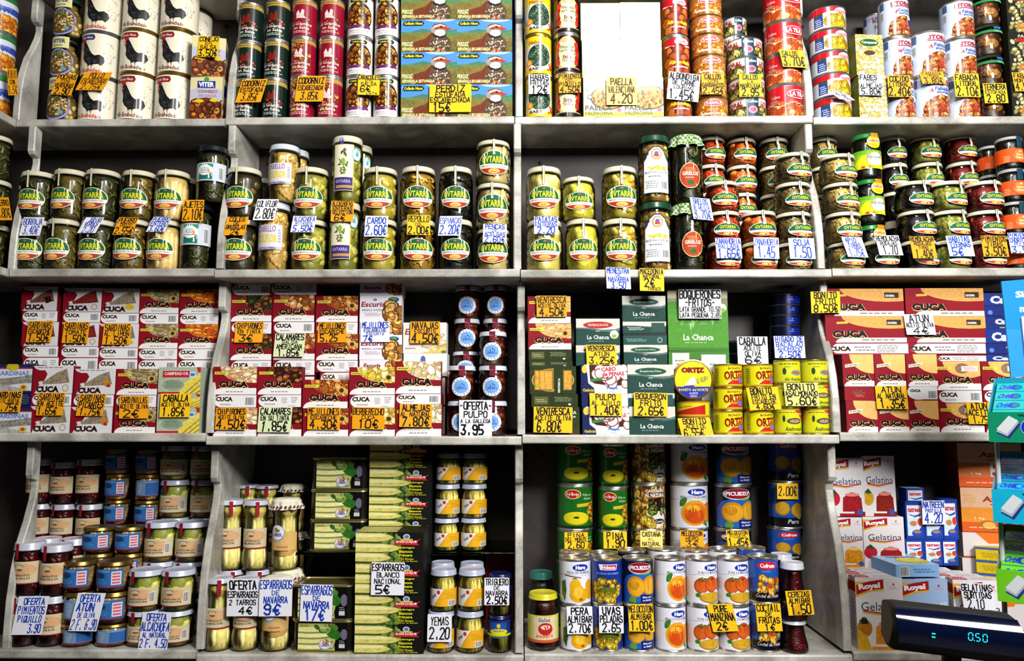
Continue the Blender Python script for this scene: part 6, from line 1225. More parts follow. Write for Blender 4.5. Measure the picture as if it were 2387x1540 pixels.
T3(372, 917, 445, 972, 'y', 'k', 'CABALLA:.26:.8|ACEITE OLIVA:.16:.92|1.85€:.34:.72:-.05', sk=1)
T3(546, 750, 615, 798, 'o', 'k', 'CHIPIRONES:.26|EN TINTA:.18:.8|3€:.32:.45:-.1', sk=3, d=b2)
T3(636, 777, 713, 831, 'p', 'k', 'CALAMARES:.24:.9|SALSA:.14:.5|AMERICANA:.18:.84|1.85€:.28:.7', sk=4, d=b2 - .002)
T3(739, 751, 809, 798, 'o', 'k', 'MEJILLONES:.26|ESCABECHE:.18:.86|5.25:.34:.6:-.1', sk=2, d=b2, label='reading mejillones escabeche, in back row')
T3(840, 749, 909, 797, 'w', 'b', 'MEJILLONES:.26|ESCABECHE:.16:.76|ESCURIS:.12:.6|7€:.26:.3:-.25', sk=0, d=b2, label='in blue reading mejillones escabeche')
T3(956, 749, 1026, 800, 'o', 'k', 'NAVAJAS:.28:.86|ESCURIS:.17:.7|4.50€:.38:.86', d=b2, label='reading navajas')
T3(501, 950, 576, 1001, 'o', 'k', 'CHIPIRONES:.24|ACEITE OLIVA:.16:.84|4.50€:.38:.9', sk=1)
T3(599, 948, 682, 1007, 'p', 'k', 'CALAMARES:.24:.88|EN SU TINTA:.18:.84|1.85€:.36:.76', sk=3)
T3(716, 949, 793, 1001, 'o', 'k', 'MEJILLONES:.28:.92|ESCABECHE:.16:.8|4.30€:.36:.82', rot=-1, label='reading mejillones escabeche, in front row')
T3(820, 949, 897, 1000, 'o', 'k', 'BERBERECHO:.28:.94|CUCA:.14:.4|10€:.36:.6', rot=-1, label='reading berberecho')
T3(931, 941, 1007, 995, 'o', 'k', 'ALMEJAS:.26:.84|AL NATURAL:.18:.92|7.80€:.36:.8', rot=-1)
T3(1070, 932, 1147, 1017, 'w', 'k', '-OFERTA-:.2:.96|PULPO:.16:.7|A LA GALLEGA:.1:.9|3.95:.26:.66:-.1', d=.008)
T3(1251, 689, 1321, 738, 'o', 'k', 'VENTRESCA:.28:.94|ACEITE OLIVA:.17:.9|4.50€:.34:.8', d=.046, label='reading ventresca aceite oliva, high up')
T3(1366, 803, 1438, 850, 'y', 'k', 'VENTRESCA:.24:.88|ATUN:.2:.5|3.25€:.32:.8', d=.046, sk=-2)
T3(1583, 674, 1680, 742, 'w', 'k', 'BOQUERONES:.26:.95|-FRITOS-:.22:.7|LATA GRANDE 10.50:.16:.95|LATA PEQUEÑA 2.65:.15:.95', d=.07)
T3(1720, 784, 1789, 849, 'w', 'k', 'CABALLA:.26:.84|ACEITE:.16:.56|OLIVA:.16:.5|6€:.24:.5', d=.06, label='on the black tins reading caballa')
T3(1805, 783, 1876, 834, 'w', 'b', 'HIGADO DE:.22:.9|BACALAO:.2:.86|AHUMADO:.16:.8|2.50€:.26:.7', d=.085, sk=-2)
T3(1891, 679, 1958, 729, 'y', 'k', 'BONITO:.26:.76|FRITO:.24:.66|8.50€:.34:.8', d=.045, rot=1)
T3(1374, 916, 1451, 969, 'y', 'k', 'PULPO:.24:.6|AL AJILLO:.18:.86|1.40€:.36:.76', rot=-1, sk=-2)
T3(1478, 915, 1556, 970, 'y', 'k', 'BOQUERON:.22:.88|FRITO:.22:.6|2.65€:.34:.74', rot=-1)
T3(1244, 948, 1334, 1008, 'y', 'k', 'VENTRESCA:.26:.84|ACEITE OLIVA:.17:.92|6.80€:.4:.6:-.1', rot=-1, label='reading ventresca aceite oliva, low down', d=.008)
T3(1581, 973, 1663, 1018, 'y', 'k', 'BONITO:.26:.7|ACEITE:.2:.6|6.55€:.38:.6:-.1', sk=-8, rot=2, d=.006)
T3(1742, 902, 1819, 955, 'y', 'k', 'BONITO:.26:.66:-.05|FRITO EN:.2:.74|ESCABECHE:.16:.74|4.60€:.22:.56', sk=-6, rot=2)
T3(1829, 892, 1908, 946, 'c', 'k', 'BONITO:.26:.8|ASALMONADO:.2:.94|5.60€:.34:.84', sk=-3)
T3(2109, 732, 2179, 780, 'w', 'k', 'ATUN:.34:.66|ACEITE OLIVA:.2:.92|4€:.3:.5', d=.046, sk=-5)
T3(2043, 899, 2114, 953, 'y', 'k', 'ATUN:.24:.6|AL NATURAL:.2:.9|1.35€:.36:.76', sk=-2)
T3(2255, 937, 2312, 988, 'y', 'k', 'ATUN:.26:.66|ACEITE:.24:.9|1.75:.3:.6', sk=-5, label='reading atun aceite, beside the gum rack')
# ================================================================ LOWEST ROW
GN.update(piq='red pepper jars with pig labels', tunaj='gold-lidded tuna jars', tunaj2='gold-lidded tuna jars', artj='white-lidded artichoke jars', asp='tall asparagus jars', aspc='tall asparagus jars', luq='black asparagus cartons', yema='small jars with yellow and white labels', roy='gelatine cartons', roy2='gelatine cartons', roy3='gelatine cartons', royp='gelatine cartons', roy0='gelatine cartons', nat='blue sweetener cartons', natt='blue sweetener cartons')
bk = .19
for i, (xt, xb, v0, v1) in enumerate(((94, 90, 1064, 1175), (149, 148, 1071, 1176), (210, 207, 1064, 1176))):
    ST('red pepper jar in back row, ' + ['beside dark corner', 'middle column', 'beside tuna jars'][i], 'piq', 4, bk, xt, xb, 57, [v0 + 3, v1], n=4)
ST('gold-lidded jar in back row beside peppers', 'tunaj', 4, bk, 277, 268, 55, [1045, 1105, 1166], n=7)
ST('gold-lidded jar in back row beside artichokes', ['tunaj', 'tunaj2', 'tunaj', 'tunaj', 'tunaj', 'tunaj', 'tunaj'], 4, bk, 347, 340, 57, [1046, 1106, 1167], n=7)
ST('artichoke jar in back row beside tuna', 'artj', 4, .19, 411, 406, 67, [1036, 1119, 1208], n=5)
ST('artichoke jar in back row beside divider', 'artj', 4, .19, 478, 478, 64, [1037, 1119, 1208], n=5)
ST('red pepper jar in middle row beside corner', 'piq', 4, .1, 108, 108, 62, [1247], n=2)
ST('red pepper jar in middle row beside tuna', 'piq', 4, .1, 172, 170, 60, [1248], n=2)
ST('gold-lidded jar in middle row beside peppers', 'tunaj', 4, .1, 233, 228, 72, [1220, 1292], n=4)
ST('gold-lidded jar in middle row beside artichokes', 'tunaj', 4, .1, 304, 300, 66, [1220, 1292], n=4)
ST('artichoke jar in middle row beside tuna', 'artj', 4, .105, 376, 366, 73, [1209, 1312], n=3)
ST('artichoke jar in middle row beside divider', 'artj', 4, .105, 447, 432, 71, [1209, 1312], n=3)
ST('red pepper jar in front row beside corner', 'piq', 4, a, 68, 62, 66, [1256, 1392])
ST('red pepper jar in front row beside tuna', 'piq', 4, a, 132, 124, 66, [1261, 1392])
ST('gold-lidded jar in front row beside peppers', ['tunaj', 'tunaj2', 'tunaj2'], 4, a, 188, 185, 72, [1297, 1382, 1457])
ST('gold-lidded jar in front row beside artichokes', ['tunaj', 'tunaj', 'tunaj2'], 4, a, 268, 265, 76, [1297, 1382, 1457])
ST('artichoke jar in front row beside tuna', 'artj', 4, a, 341, 338, 76, [1317, 1427])
ST('artichoke jar in front row beside divider', 'artj', 4, a, 417, 411, 75, [1317, 1427])
def T4(*q, **o): TG(*q, row=4, **o)
T4(26, 1389, 115, 1479, 'w', 'b', 'OFERTA:.16:.66:.04|PIMIENTOS:.19:.86|PIQUILLO:.16:.76|3.90:.22:.4:.22', sk=13)
T4(160, 1382, 246, 1470, 'w', 'b', 'OFERTA:.18:.7|ATUN:.2:.6:-.1|DE OLIVA:.12:.6|2 F. 6.90:.26:.9', sk=15, label='in blue reading oferta atun de oliva')
T4(320, 1426, 402, 1513, 'w', 'b', 'OFERTA:.18:.66|ALCACHOFA:.22:.96|AL NATURAL:.12:.8|2 F. 4.50:.22:.92', sk=8, label='in blue reading oferta alcachofa al natural')
# second bay
ST('tall asparagus jar in front beside divider', 'asp', 4, a, 510, 510, 65, [1337])
ST('tall asparagus jar in front behind the offer card', 'asp', 4, a, 573, 573, 62, [1339])
ST('cloth-covered asparagus jar in front', 'aspc', 4, a, 645, 644, 70, [1335])
zt = P(536, 1327, F[4] + .095).z
ST('tall asparagus jar raised behind, beside divider', 'asp', 4, .095, 537, 540, 60, [1160, 1331], rot=3)
ST('tall asparagus jar raised behind, beside cloth cover', 'asp', 4, .095, 596, 600, 60, [1161, 1331], rot=6)
ST('cloth-covered asparagus jar raised behind', 'aspc', 4, .095, 667, 668, 68, [1156, 1331], rot=-6)
ST('asparagus jar far back beside divider', 'asp', 4, .2, 576, 580, 55, [1126], n=3)
ST('asparagus jar far back in middle', 'asp', 4, .2, 622, 624, 55, [1127], n=3)
ST('cloth-covered asparagus jar far back', 'aspc', 4, .2, 684, 684, 60, [1125], n=3)
ST('gold-rimmed asparagus tin on the glass plate', 'navt', 4, .125, 791, 787, 134, [1066, 1143, 1214], floor=gz + .0003)
ST('gold-rimmed asparagus tin low in front', 'navt', 4, a, 752, 752, 143, [1364, 1447])
ST('black asparagus carton in back stack', 'luq', 4, .125, 934, 930, 144, [1032, 1092, 1157], n=8, D=.12)
ST('black asparagus carton in front stack', 'luq', 4, .008, 908, 907, 158, [1240, 1312, 1385, 1456], D=.105)
ST('small yellow-label jar on glass plate, far column', 'yema', 4, .13, 1046, 1041, 57, [1054, 1129, 1209], floor=gz + .0003, rot=4)
ST('small yellow-label jar on glass plate, divider column', 'yema', 4, .13, 1107, 1104, 58, [1054, 1129, 1209], floor=gz + .0003, rot=2)
ST('small yellow-label jar in middle row beside cartons', 'yema', 4, .075, 1032, 1030, 55, [1303, 1411])
ST('small yellow-label jar in middle row beside dark jar', 'yema', 4, .075, 1100, 1098, 56, [1304, 1411])
ST('small yellow-label jar in front beside cartons', 'yema', 4, a - .006, 1034, 1028, 61, [1318, 1427])
ST('small yellow-label jar in front beside dark jar', 'yema', 4, a - .006, 1100, 1096, 62, [1318, 1427])
ST('navy-lidded green asparagus jar', ['trig2', 'trig'], 4, a, 1166, 1164, 54, [1329, 1436])
o = put('azul', P(1164, 1312,   .2).x, .2, gz - .17, .07, .16, 'plain red carton far back beside the navy-lidded jar', 'cartons on the shelves', D=.05)
o.data = box_mesh(.07, .16, .05, lambda A: A.rect(-.5, 0, .5, 1, '8c1020'), '7c1020')
o.location.z = SZ[4, 1]; o.scale = (1, 1, (gz - .012 - SZ[4, 1]) / .16)
T4(528, 1348, 603, 1436, 'w', 'k', 'OFERTA:.22:.84|ESPARRAGOS:.16:.94|2 TARROS:.13:.84|4€:.18:.4:.1')
T4(603, 1348, 682, 1436, 'w', 'b', 'ESPARRAGOS:.22:.95|DE:.12:.22|NAVARRA:.16:.7|9€:.26:.45:-.1', label='in blue on the cloth-covered jar reading esparragos de navarra')
T4(699, 1362, 776, 1448, 'w', 'b', 'ESPARRAGOS:.24:.95|DE:.12:.22|NAVARRA:.18:.78|17€:.28:.6:-.05', rot=-1, label='in blue on the big tin reading esparragos de navarra')
T4(865, 1310, 943, 1387, 'w', 'k', 'ESPARRAGOS:.2:.95|BLANCO:.14:.66|NACIONAL:.14:.8|5€:.24:.4:-.15', rot=-1, d=.004)
T4(996, 1431, 1053, 1496, 'w', 'k', 'YEMAS:.28:.7|2.20:.4:.8', rot=-1, d=.004, label='reading yemas')
T4(1129, 1346, 1187, 1410, 'w', 'k', 'TRIGUERO:.22:.9|DE:.12:.22|NAVARRA:.16:.86|2.50€:.26:.8')
# third bay
ST('green pineapple can beside marble divider', 'pine', 4, .2, 1341, 1339, 83, [1027, 1131, 1237], n=5)
ST('green pineapple can beside chestnut cans', 'pine', 4, .2, 1429, 1427, 70, [1032, 1138, 1240], n=5, rot=-4)
ST('brown chestnut can', 'chest', 4, .2, 1511, 1510, 80, [1022, 1128, 1237], n=5)
ST('white peach can in back stack', 'peach', 4, .2, 1606, 1607, 88, [1022, 1128, 1236], n=5)
ST('navy apricot can in back stack', 'picu', 4, .2, 1707, 1709, 86, [1024, 1131, 1237], n=5)
ST('blue pear-half can in back stack', 'cofp', 4, .2, 1830, 1826, 76, [1018, 1125, 1233], n=5)
fr = [('white pear can', 'pear', 1341, 1342, 73), ('blue grape can', 'grape', 1414, 1416, 72), ('navy apricot can', 'picu', 1487, 1488, 71), ('white peach can', 'peach', 1562, 1562, 73), ('white apple puree can beside peach', 'puree', 1635, 1637, 73), ('white apple puree can beside blue fruit can', 'puree', 1708, 1710, 73), ('blue fruit cocktail can', 'cofm', 1779, 1782, 69)]
for i, (ds, k, xt, xb, wv) in enumerate(fr):
    ST(ds + ' in front', k, 4, a, xt, xb, wv, [1291 - (4 if i == 6 else 0), 1412 - (4 if i == 6 else 0)], rot=[0, 0, 0, 8, 4, 4, -3][i])
    ST(ds + ' in second row', k, 4, .092, [1337, 1406, 1473, 1545, 1617, 1684, 1752][i], [1340, 1408, 1476, 1547, 1619, 1688, 1757][i], [68, 66, 66, 69, 67, 66, 65][i], [[1277, 1280, 1274, 1270, 1272, 1271, 1268][i]], n=2)
ST('cherry jar with white lid in front', 'cher', 4, .005, 1847, 1850, 63, [1302, 1449])
ST('cherry jar with white lid behind', 'cher', 4, .09, 1822, 1824, 58, [1284], n=2)
ST('sauce jar with yellow lid beside divider', 'spag', 4, a, 1266, 1266, 72, [1371])
ST('teal-lidded jar behind the yellow-lidded one', 'greenj', 4, .11, 1262, 1262, 58, [1325])
T4(1316, 1240, 1370, 1279, 'y', 'k', 'PIÑA:.24:.7|DEL MONTE:.2:.9|2.60:.36:.7', d=.16, label='reading piña in small letters, first pineapple column')
T4(1407, 1238, 1461, 1278, 'y', 'k', 'PIÑA:.38:.7|1.90:.44:.76', d=.16, label='reading piña in big letters, second pineapple column')
T4(1493, 1236, 1544, 1275, 'c', 'r', 'CASTAÑA:.26:.8|AL:.14:.3|NATURAL:.22:.8', d=.16, label='reading castaña al natural')
T4(1586, 1236, 1640, 1275, 'o', 'k', 'MELOCOTON:.26:.86|HERO:.22:.5|3€:.3:.5', d=.16, label='behind the white peach cans reading melocoton')
T4(1693, 1235, 1748, 1272, 'y', 'k', 'MELOCOTON:.22:.86|PICUEZO:.16:.7|1.45€:.42:.86', d=.16, sk=-4, label='behind the front cans reading melocoton, navy column')
T4(1812, 1126, 1860, 1163, 'y', 'k', '2.00€:.56:.84', d=.196, label='on the blue pear-half cans with only a price', rot=-1)
T4(1322, 1413, 1381, 1477, 'w', 'k', 'PERA:.24:.64|ALMIBAR:.22:.92|2.70€:.3:.84', rot=1)
T4(1397, 1412, 1453, 1475, 'w', 'k', 'UVAS:.26:.7|PELADAS:.24:.9|2.65:.3:.72')
T4(1464, 1408, 1525, 1471, 'y', 'k', 'MELOCOTON:.24:.94|ALMIBAR:.2:.8|1.00€:.32:.84', rot=-1, sk=-3)
T4(1650, 1407, 1719, 1472, 'y', 'k', 'PURE:.22:.5|MANZANA:.26:.9|2€:.28:.4:-.1', sk=-11, rot=2)
T4(1762, 1406, 1823, 1471, 'y', 'k', 'COCTAIL:.24:.9|DE:.14:.24|FRUTAS:.2:.8|1€:.22:.4', sk=-4)
T4(1833, 1376, 1896, 1433, 'y', 'k', 'CEREZAS:.2:.8|ALMIBAR:.2:.8|1.50:.38:.76', sk=-4, rot=2)
# fourth bay
zg = P(1975, 1326, F[4] + .12).z
RY = ['royp', 'roy', 'roy2', 'roy', 'roy3', 'roy', 'roy2']
for i in range(7):   # rows of gelatine cartons one behind another
    put('royp' if i == 0 else RY[i], P(2052, 1440, F[4] + a).x - .004 * i, F[4] + a + .0405 * i, SZ[4, 3], .108, .162, 'white gelatine carton near the till, ' + ('foremost' if i == 0 else ORD[i - 1].replace('topmost', 'directly behind the foremost').replace('from top', 'behind it')) + ' in its file', 'gelatine cartons', radians(-1.5), D=.0395)
for i in range(6):
    put('roy0', P(2160, 1440, F[4] + a).x - .004 * i, F[4] + a + .004 + .0405 * i, SZ[4, 3], .108, .158, 'light blue gelatine carton, ' + ('foremost' if i == 0 else ORD[i - 1].replace('topmost', 'directly behind the foremost').replace('from top', 'behind it')) + ' in its file', 'gelatine cartons', radians(-1), D=.0395)
for i in range(5):
    put('roy', P(2280, 1440, F[4] + a).x - .016 * i, F[4] + a - .006 + .041 * i, SZ[4, 3], .108, .158, 'white gelatine carton under the rack, ' + ('foremost' if i == 0 else ORD[i - 1].replace('topmost', 'directly behind the foremost').replace('from top', 'behind it')) + ' in its file', 'gelatine cartons', radians(-7), D=.0395)
z1 = SZ[4, 3] + .1622
def gel(k, px, v0, v1, y, w, lab, rot=0, floor=None, grp='gelatine cartons', D=.04):
    p0 = P(px - w / 2, (v0 + v1) / 2, y); p1 = P(px + w / 2, (v0 + v1) / 2, y); zf = floor if floor is not None else P(px, v1, y).z
    return put(k, (p0.x + p1.x) / 2, y, zf, p1.x - p0.x, P(px, v0, y).z - zf - .0004, lab, grp, radians(rot), D=D)
yg = .125; zu = P(1985, 1203, yg).z
gel('roy3', 1977, 1205, 1320, yg, 78, 'white gelatine carton with orange jelly beside divider', floor=z1); gel('roy', 2061, 1204, 1320, yg - .004, 95, 'white gelatine carton with plain face behind the lying blue one', floor=z1)
gel('roy', 1972, 1067, 1203, yg, 84, 'white gelatine carton with strawberry, highest beside divider', floor=zu); gel('roy2', 2049, 1062, 1203, yg + .003, 76, 'white gelatine carton with amber jelly, highest', floor=zu)
for c, (px, w) in enumerate(((2133, 43), (2177, 43), (2215, 36))):
    cn = ['beside gelatine', 'in middle column', 'beside sugar cartons'][c]; zz = z1
    if c == 2: zz = z1
    gel('nat', px, 1256, 1326, .15, w, 'small blue sweetener carton, lower, ' + cn, floor=zz, grp='blue sweetener cartons', rot=0)
    zz2 = P(px, 1257, .15).z; gel('nat', px, 1168 if c < 2 else 1163, 1257, .15, w, 'small blue sweetener carton, upper, ' + cn, floor=zz2, grp='blue sweetener cartons')
gel('natt', 2133, 1137, 1167, .15, 42, 'small blue sweetener carton lying on top of its column', floor=P(2133, 1168, .15).z, grp='blue sweetener cartons')
# pale blue carton lying across the gelatine files
o = put('roy0', P(2138, 1330, .02).x, .0, z1 + .0006, .1, .029, 'pale blue gelatine carton lying across the files', 'gelatine cartons', radians(0), D=.04)
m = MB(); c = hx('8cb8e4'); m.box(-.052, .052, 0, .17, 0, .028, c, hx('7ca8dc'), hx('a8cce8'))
A = Art(.104, .028); A.bars(-.3, .45, .2, .7); A.lines(.15, .5, .5, .4, 2, '4070b8'); A.emit(m, base=.0002)
A = Art(.104, .17); A.rect(-.5, .7, .1, .95, 'a81424'); A.txt('Royal', -.2, .82, .5, .16, 'f4e8f0', 2); A.txt('Gelatina', .1, .56, .7, .12, '3058b0', 1); A.ell(.14, .3, .36, .22, 'c8b830', .4); A.ell(.14, .34, .3, .15, 'dcd050', .3); k = MB(); A.emit(k, base=.0002)
for f in k.f: m.face([(k.v[i][0], k.v[i][2], .028 - k.v[i][1]) for i in f], k.c[f[0]])
o.data = m.mesh('carton', M_CARD); o.scale = (1, 1, 1); o.location = (P(2139, 1340, .01).x, F[4] + .022, z1 + .0006); o.rotation_euler = (0, 0, radians(3))
ya = .16
za0 = SZ[4, 3]
for i, (k, v0, v1, x) in enumerate((('azu', 1032, 1135, 2304), ('azu2', 1136, 1240, 2312), ('azul', 1241, 1300, 2318), ('azul', 1301, 1360, 2318))):
    zf = P(x, v1, ya).z; zt2 = P(x, v0, ya).z
    put(k, P(x, v0, ya).x, ya, zf, .15, zt2 - zf - .0005, ['orange sugar carton with berries, topmost', 'orange sugar carton with coconut below the berry one', 'white and orange carton third in the sugar stack', 'white and orange carton fourth in the sugar stack'][i], 'sugar cartons', radians(-10), D=.09)
zf = P(2318, 1360, ya).z
put('azul', P(2318, 1300, ya).x, ya, SZ[4, 3], .15, zf - SZ[4, 3] - .0005, 'white and orange carton lowest in the sugar stack', 'sugar cartons', radians(-10), D=.09)
put('stock', P(2352, 1290, .2).x, .2, P(2352, 1275, .2).z, .085, .07, 'small tan and red stock carton on the yellow tea cartons', 'cartons on the shelves', radians(-8), D=.05)
yt = .13; zt0 = P(2310, 1368, yt).z
for i in range(3):
    put('tea', P(2318, 1340, yt).x, yt, zt0 + .032 * i, .075, .0312, 'flat yellow tea carton, %s of the three' % ['lowest', 'middle', 'topmost'][i], 'flat yellow cartons', radians(-30), D=.11)
put('azul', P(2330, 1440, yt).x, yt + .002, SZ[4, 3], .075, zt0 - SZ[4, 3] - .0005, 'plain white carton under the yellow tea cartons', 'cartons on the shelves', radians(-8), D=.03)
T4(2151, 1166, 2201, 1222, 'w', 'b', 'NATREEN:.24:.9|PASTILLA:.14:.7|4.20:.4:.76', d=.155, label='in blue on the small blue sweetener cartons')
T4(2239, 1359, 2320, 1421, 'w', 'k', 'GELATINAS:.24:.94|SURTIDAS:.22:.84|2.10:.34:.5:-.1', d=-.004, sk=-9, rot=-2)
# ================================================================ gum rack in front of the shelves
yr = -.5
def tray(px0, px1, v0, v1, col, col2, lab, backc, packs):
    p0 = P(px0, v1, yr); H = P(px0, v0, yr).z - p0.z; W = .24; D = .115; up = .066
    r = bpy.data.objects.new('gum_display_tray', None); COL.objects.link(r); r.location = (p0.x, yr, p0.z); r.rotation_euler = (0, 0, radians(-38)); tagthing(r, lab, 'display box', 'gum display trays')
    A = Art(W, H); A.rect(-.5, 0, .5, 1, col)
    f = lambda q: [(-.5 + (x + .5) * .5 + .01, y) for x, y in q]
    A.poly(f([(-.42, .3), (-.26, .78), (-.12, .6), (-.27, .12)]), '24306c'); A.poly(f([(-.425, .36), (-.27, .84), (-.14, .66), (-.29, .2)]), '9ca4b0'); A.poly(f([(-.42, .44), (-.26, .88), (-.15, .72), (-.3, .28)]), 'c4c8c8')
    for x0 in (-.26, .2): A.ell(x0, .5, .044, .25, 'a8b0d8'); A.ell(x0, .5, .04, .225, '1428a0'); A.rect(x0 - .002, .28, x0 + .002, .74, 'c8d0e8'); A.txt('Wrigley', x0 + .01, .88, .13, .1, '0c2c38', 1.2); A.txt('SIN AZUCAR', x0 + .12, .12, .16, .1, '0c2c38', 1.2)
    m = MB(); m.box(-W / 2, W / 2, 0, .003, 0, H, hx(col)); A.emit(m, base=.0002, step=.00008); link('front_lip', m.mesh('front_lip', M_GLOSSCARD, None), r, (W / 2, 0, 0))
    m = MB(); c = hx(backc); h = .02; zb2 = H * .55
    for x in (0, W):
        for dx in (0, .002):
            q = [(x + dx, 0, zb2 - .004), (x + dx, D, zb2 + up - .004), (x + dx, D, zb2 + up + h), (x + dx, 0, zb2 + h)]; m.face(q if dx else q[::-1], c)
        m.face([(x, 0, zb2 + h), (x + .002, 0, zb2 + h), (x + .002, D, zb2 + up + h), (x, D, zb2 + up + h)], c)
    for dz in (-.004, -.002): m.face([(0, 0, zb2 + dz), (W, 0, zb2 + dz), (W, D, zb2 + up + dz), (0, D, zb2 + up + dz)], c)
    m.face([(0, D, zb2 + up - .004), (W, D, zb2 + up - .004), (W, D, zb2 + up + h), (0, D, zb2 + up + h)], c)
    link('tray', m.mesh('tray', M_GLOSSCARD, None), r)
    sl = math.hypot(D, up); pd = sl / packs - .001; q = math.atan2(up, D); cr, sr = cos(radians(-38)), sin(radians(-38)); Wp = W - .008
    for i in range(packs):
        m = MB(); m.box(-Wp / 2, Wp / 2, 0, pd, 0, .011, hx(col2))
        A2 = Art(Wp, pd); A2.rect(-.5, 0, .5, 1, col2); A2.rect(-.5, .02, .5, .08, '0c6c90')
        for x in (-.4, -.2, .0, .2, .4): A2.ell(x + .03, .5, .04, .3, '1c38c0'); A2.ell(x + .04, .5, .02, .2, col); A2.txt('Orbit', x - .03, .52, .1, .55, '1830b0', 1.4, slant=.3)
        k = MB(); A2.emit(k, base=.0002)
        for f in k.f: m.face([(k.v[j][0], k.v[j][2], .011 - k.v[j][1]) for j in f], k.c[f[0]])
        t = (i + .05) / packs; lx, ly, lz = W / 2 + .001, .004 + t * D, zb2 + t * up
        o = link('gum_pack', m.mesh('gum_pack', M_GLOSSCARD, None), None, (p0.x + lx * cr - ly * sr, yr + lx * sr + ly * cr, p0.z + lz))
        o.rotation_euler = (Matrix.Rotation(radians(-38), 3, 'Z') @ Matrix.Rotation(q, 3, 'X')).to_euler()
        o['label'] = 'gum packet row in the %s, %s' % (lab, ['frontmost', 'second', 'third', 'fourth', 'rearmost'][i if i < 4 else 4]); o['category'] = 'chewing gum'; o['group'] = 'gum packets'
tray(2306, 2480, 960, 1030, '0c7c58', '14a8a0', 'green gum tray, highest in the rack', '1c88a0', 4)
tray(2316, 2492, 1140, 1217, '12a0c0', '1494b8', 'turquoise gum tray in the middle of the rack', '4c80a0', 5)
tray(2326, 2502, 1325, 1400, '64b41c', '58b818', 'lime green gum tray, lowest in the rack', '6c7848', 4)
rk = bpy.data.objects.new('wire_rack', None); COL.objects.link(rk); tagthing(rk, 'white wire rack holding the chewing gum trays', 'rack')
for px in (2322, 2460):
    q = [P(px, 985, yr + .04), P(px + 2, 1040, yr + .03), P(px + 20, 1420, yr + .03), P(px + 22, 1620, yr + .03)]
    m = MB(); m.tube([tuple(u) for u in q] + [(q[-1].x, q[-1].y, .0)], .0042, hx('c0c0b8')); link('upright', m.mesh('upright', M_WIRE), rk)
for v in (1025, 1212, 1396):
    m = MB(); a0 = P(2327, v, yr + .035); m.tube([tuple(a0), (a0.x + .2 * cos(radians(-38)), a0.y + .2 * sin(radians(-38)) , a0.z)], .0025, hx('c0c0b8')); link('crossbar', m.mesh('crossbar', M_WIRE), rk)
# header card
p0 = P(2357, 880, yr + .14); p1 = P(2550, 655, yr + .14); W = p1.x - p0.x; H = p1.z - p0.z
A = Art(W, H); A.rect(-.5, 0, .5, 1, '1c80d8'); A.poly([(-.5, 0), (.5, 0), (.5, .4), (-.5, .5)], '2c88d8', .1); A.txt('Siempre', -.13, .84, .46, .09, 'b8dcf0', 1.8); A.txt('mas fresco', -.08, .7, .5, .08, 'b8dcf0', 1.8); A.rect(-.34, .2, .0, .6, '24507c'); A.rect(-.32, .22, .02, .62, 'c0ccd4'); A.ell(-.1, .38, .08, .1, 'd85088')
m = MB(); m.box(-W / 2, W / 2, 0, .003, 0, H, hx('1c80d8')); A.emit(m, base=.0002, step=.00006)
sh = -.035 * W
m.v = [(x + sh * (z / H), y, z + (x + W / 2) * .08) for x, y, z in m.v]
o = link('header_card', m.mesh('header_card', M_GLOSSCARD, None), rk, (p0.x + W / 2, yr + .14, p0.z))
# ================================================================ the till's customer display
yd = -.62
c1 = P(2090, 1470, yd); c2 = P(2378, 1486, yd); mid = (c1 + c2) / 2; Lh = (c2 - c1).length / 2 * 1.03
r = bpy.data.objects.new('till_display', None); COL.objects.link(r); r.location = mid; r.rotation_euler = (0, radians(4), radians(-12)); tagthing(r, 'black customer display of the till showing glowing digits', 'display')
H = 54 / 1800 * (yd + 1.86); prof = [(-H, .02), (-H * .93, .0), (-H * .5, -.012), (0, -.02), (H * .3, -.0194), (H * .5, -.016), (H * .7, -.0117), (H * .94, -.005), (H, .02), (H * .8, .05), (-H * .8, .05)]
m = MB(); rows = []
for s in (-1.0, -.985, -.94, .9, .97, 1.0):
    k = .8 if abs(s) == 1 else (.94 if abs(s) > .95 else 1.0)
    rows.append([(s * Lh + (.018 if s > 0 else 0) * (-z / H), y if k == 1 else y + .006, z * k) for z, y in prof])
m.grid(rows, [hx('0a0a0a')] * len(rows)); m.face(rows[0][::-1], hx('0a0a0a')); m.face(rows[-1], hx('0a0a0a'))
link('housing', m.mesh('housing', M_BLACK, 50), r)
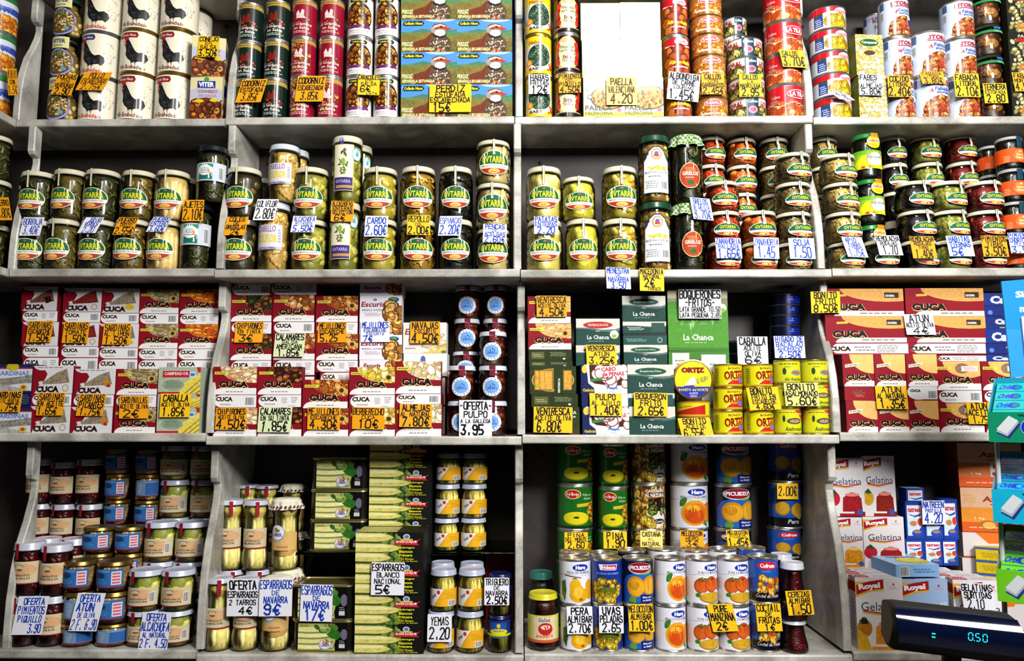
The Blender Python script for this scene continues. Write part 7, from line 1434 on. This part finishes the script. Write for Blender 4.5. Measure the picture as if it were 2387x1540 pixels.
m = MB(); sp = [(-H * .52, -.0135), (-.2 * H, -.0185), (0, -.0210), (H * .15, -.0209), (H * .3, -.0202), (H * .5, -.0168), (H * .7, -.0125), (H * .9, -.0071)]
rows = [[(s * Lh * .93 + (.014 if s > 0 else .004) * (-z / H), y - .0008, z) for z, y in sp] for s in (-1.0, 1.0)]
m.grid(rows, [hx('050a20')] * 2, closed=False); link('screen', m.mesh('screen', M_SCREEN, None), r)
SEG = {'0': 'abcdef', '5': 'afgcd'}
def seg(m, ch, x, z, w, h):
    t = .0013
    L = dict(a=((0, h), (w, h)), b=((w, h), (w, h / 2)), c=((w, h / 2), (w, 0)), d=((0, 0), (w, 0)), e=((0, 0), (0, h / 2)), f=((0, h / 2), (0, h)), g=((0, h / 2), (w, h / 2)))
    for s in SEG[ch]:
        (ax, az), (bx, bz) = L[s]; dx, dz = bx - ax, bz - az; l = math.hypot(dx, dz); ux, uz = dx / l, dz / l
        ax += ux * t * .6; az += uz * t * .6; bx -= ux * t * .6; bz -= uz * t * .6; q = t * .5
        m.face([(x + ax + uz * q, 0, z + az - ux * q), (x + bx + uz * q, 0, z + bz - ux * q), (x + bx - uz * q, 0, z + bz + ux * q), (x + ax - uz * q, 0, z + az + ux * q)], hx('fff'))
ww, hh = .0057, .0108
for i, ch in enumerate('050'):
    m = MB(); seg(m, ch, 0, 0, ww, hh)
    if i == 0: m.face([(.0073, 0, -.0005), (.0085, 0, -.0005), (.0085, 0, .0008), (.0073, 0, .0008)], hx('fff'))
    link('digit', m.mesh('digit', M_LED, None), r, (Lh * .07 + i * .0098, -.0235, -.001))
for z in (-.004, .001):
    m = MB(); m.face([(0, 0, 0), (.005, 0, 0), (.005, 0, .0018), (0, 0, .0018)], hx('fff')); link('indicator_bar', m.mesh('indicator_bar', M_LED, None), r, (-Lh * .45, -.0235, z))
m = MB(); m.tube([(0, .03, -H * .5), (0, .03, -.5)], .014, hx('0a0a0a'), 14); link('pole', m.mesh('pole', M_BLACK), r)
dup = {k: v for k, v in NAMES.items() if len(v) > 1}
if dup: print('DUPLICATE LABELS', dup)
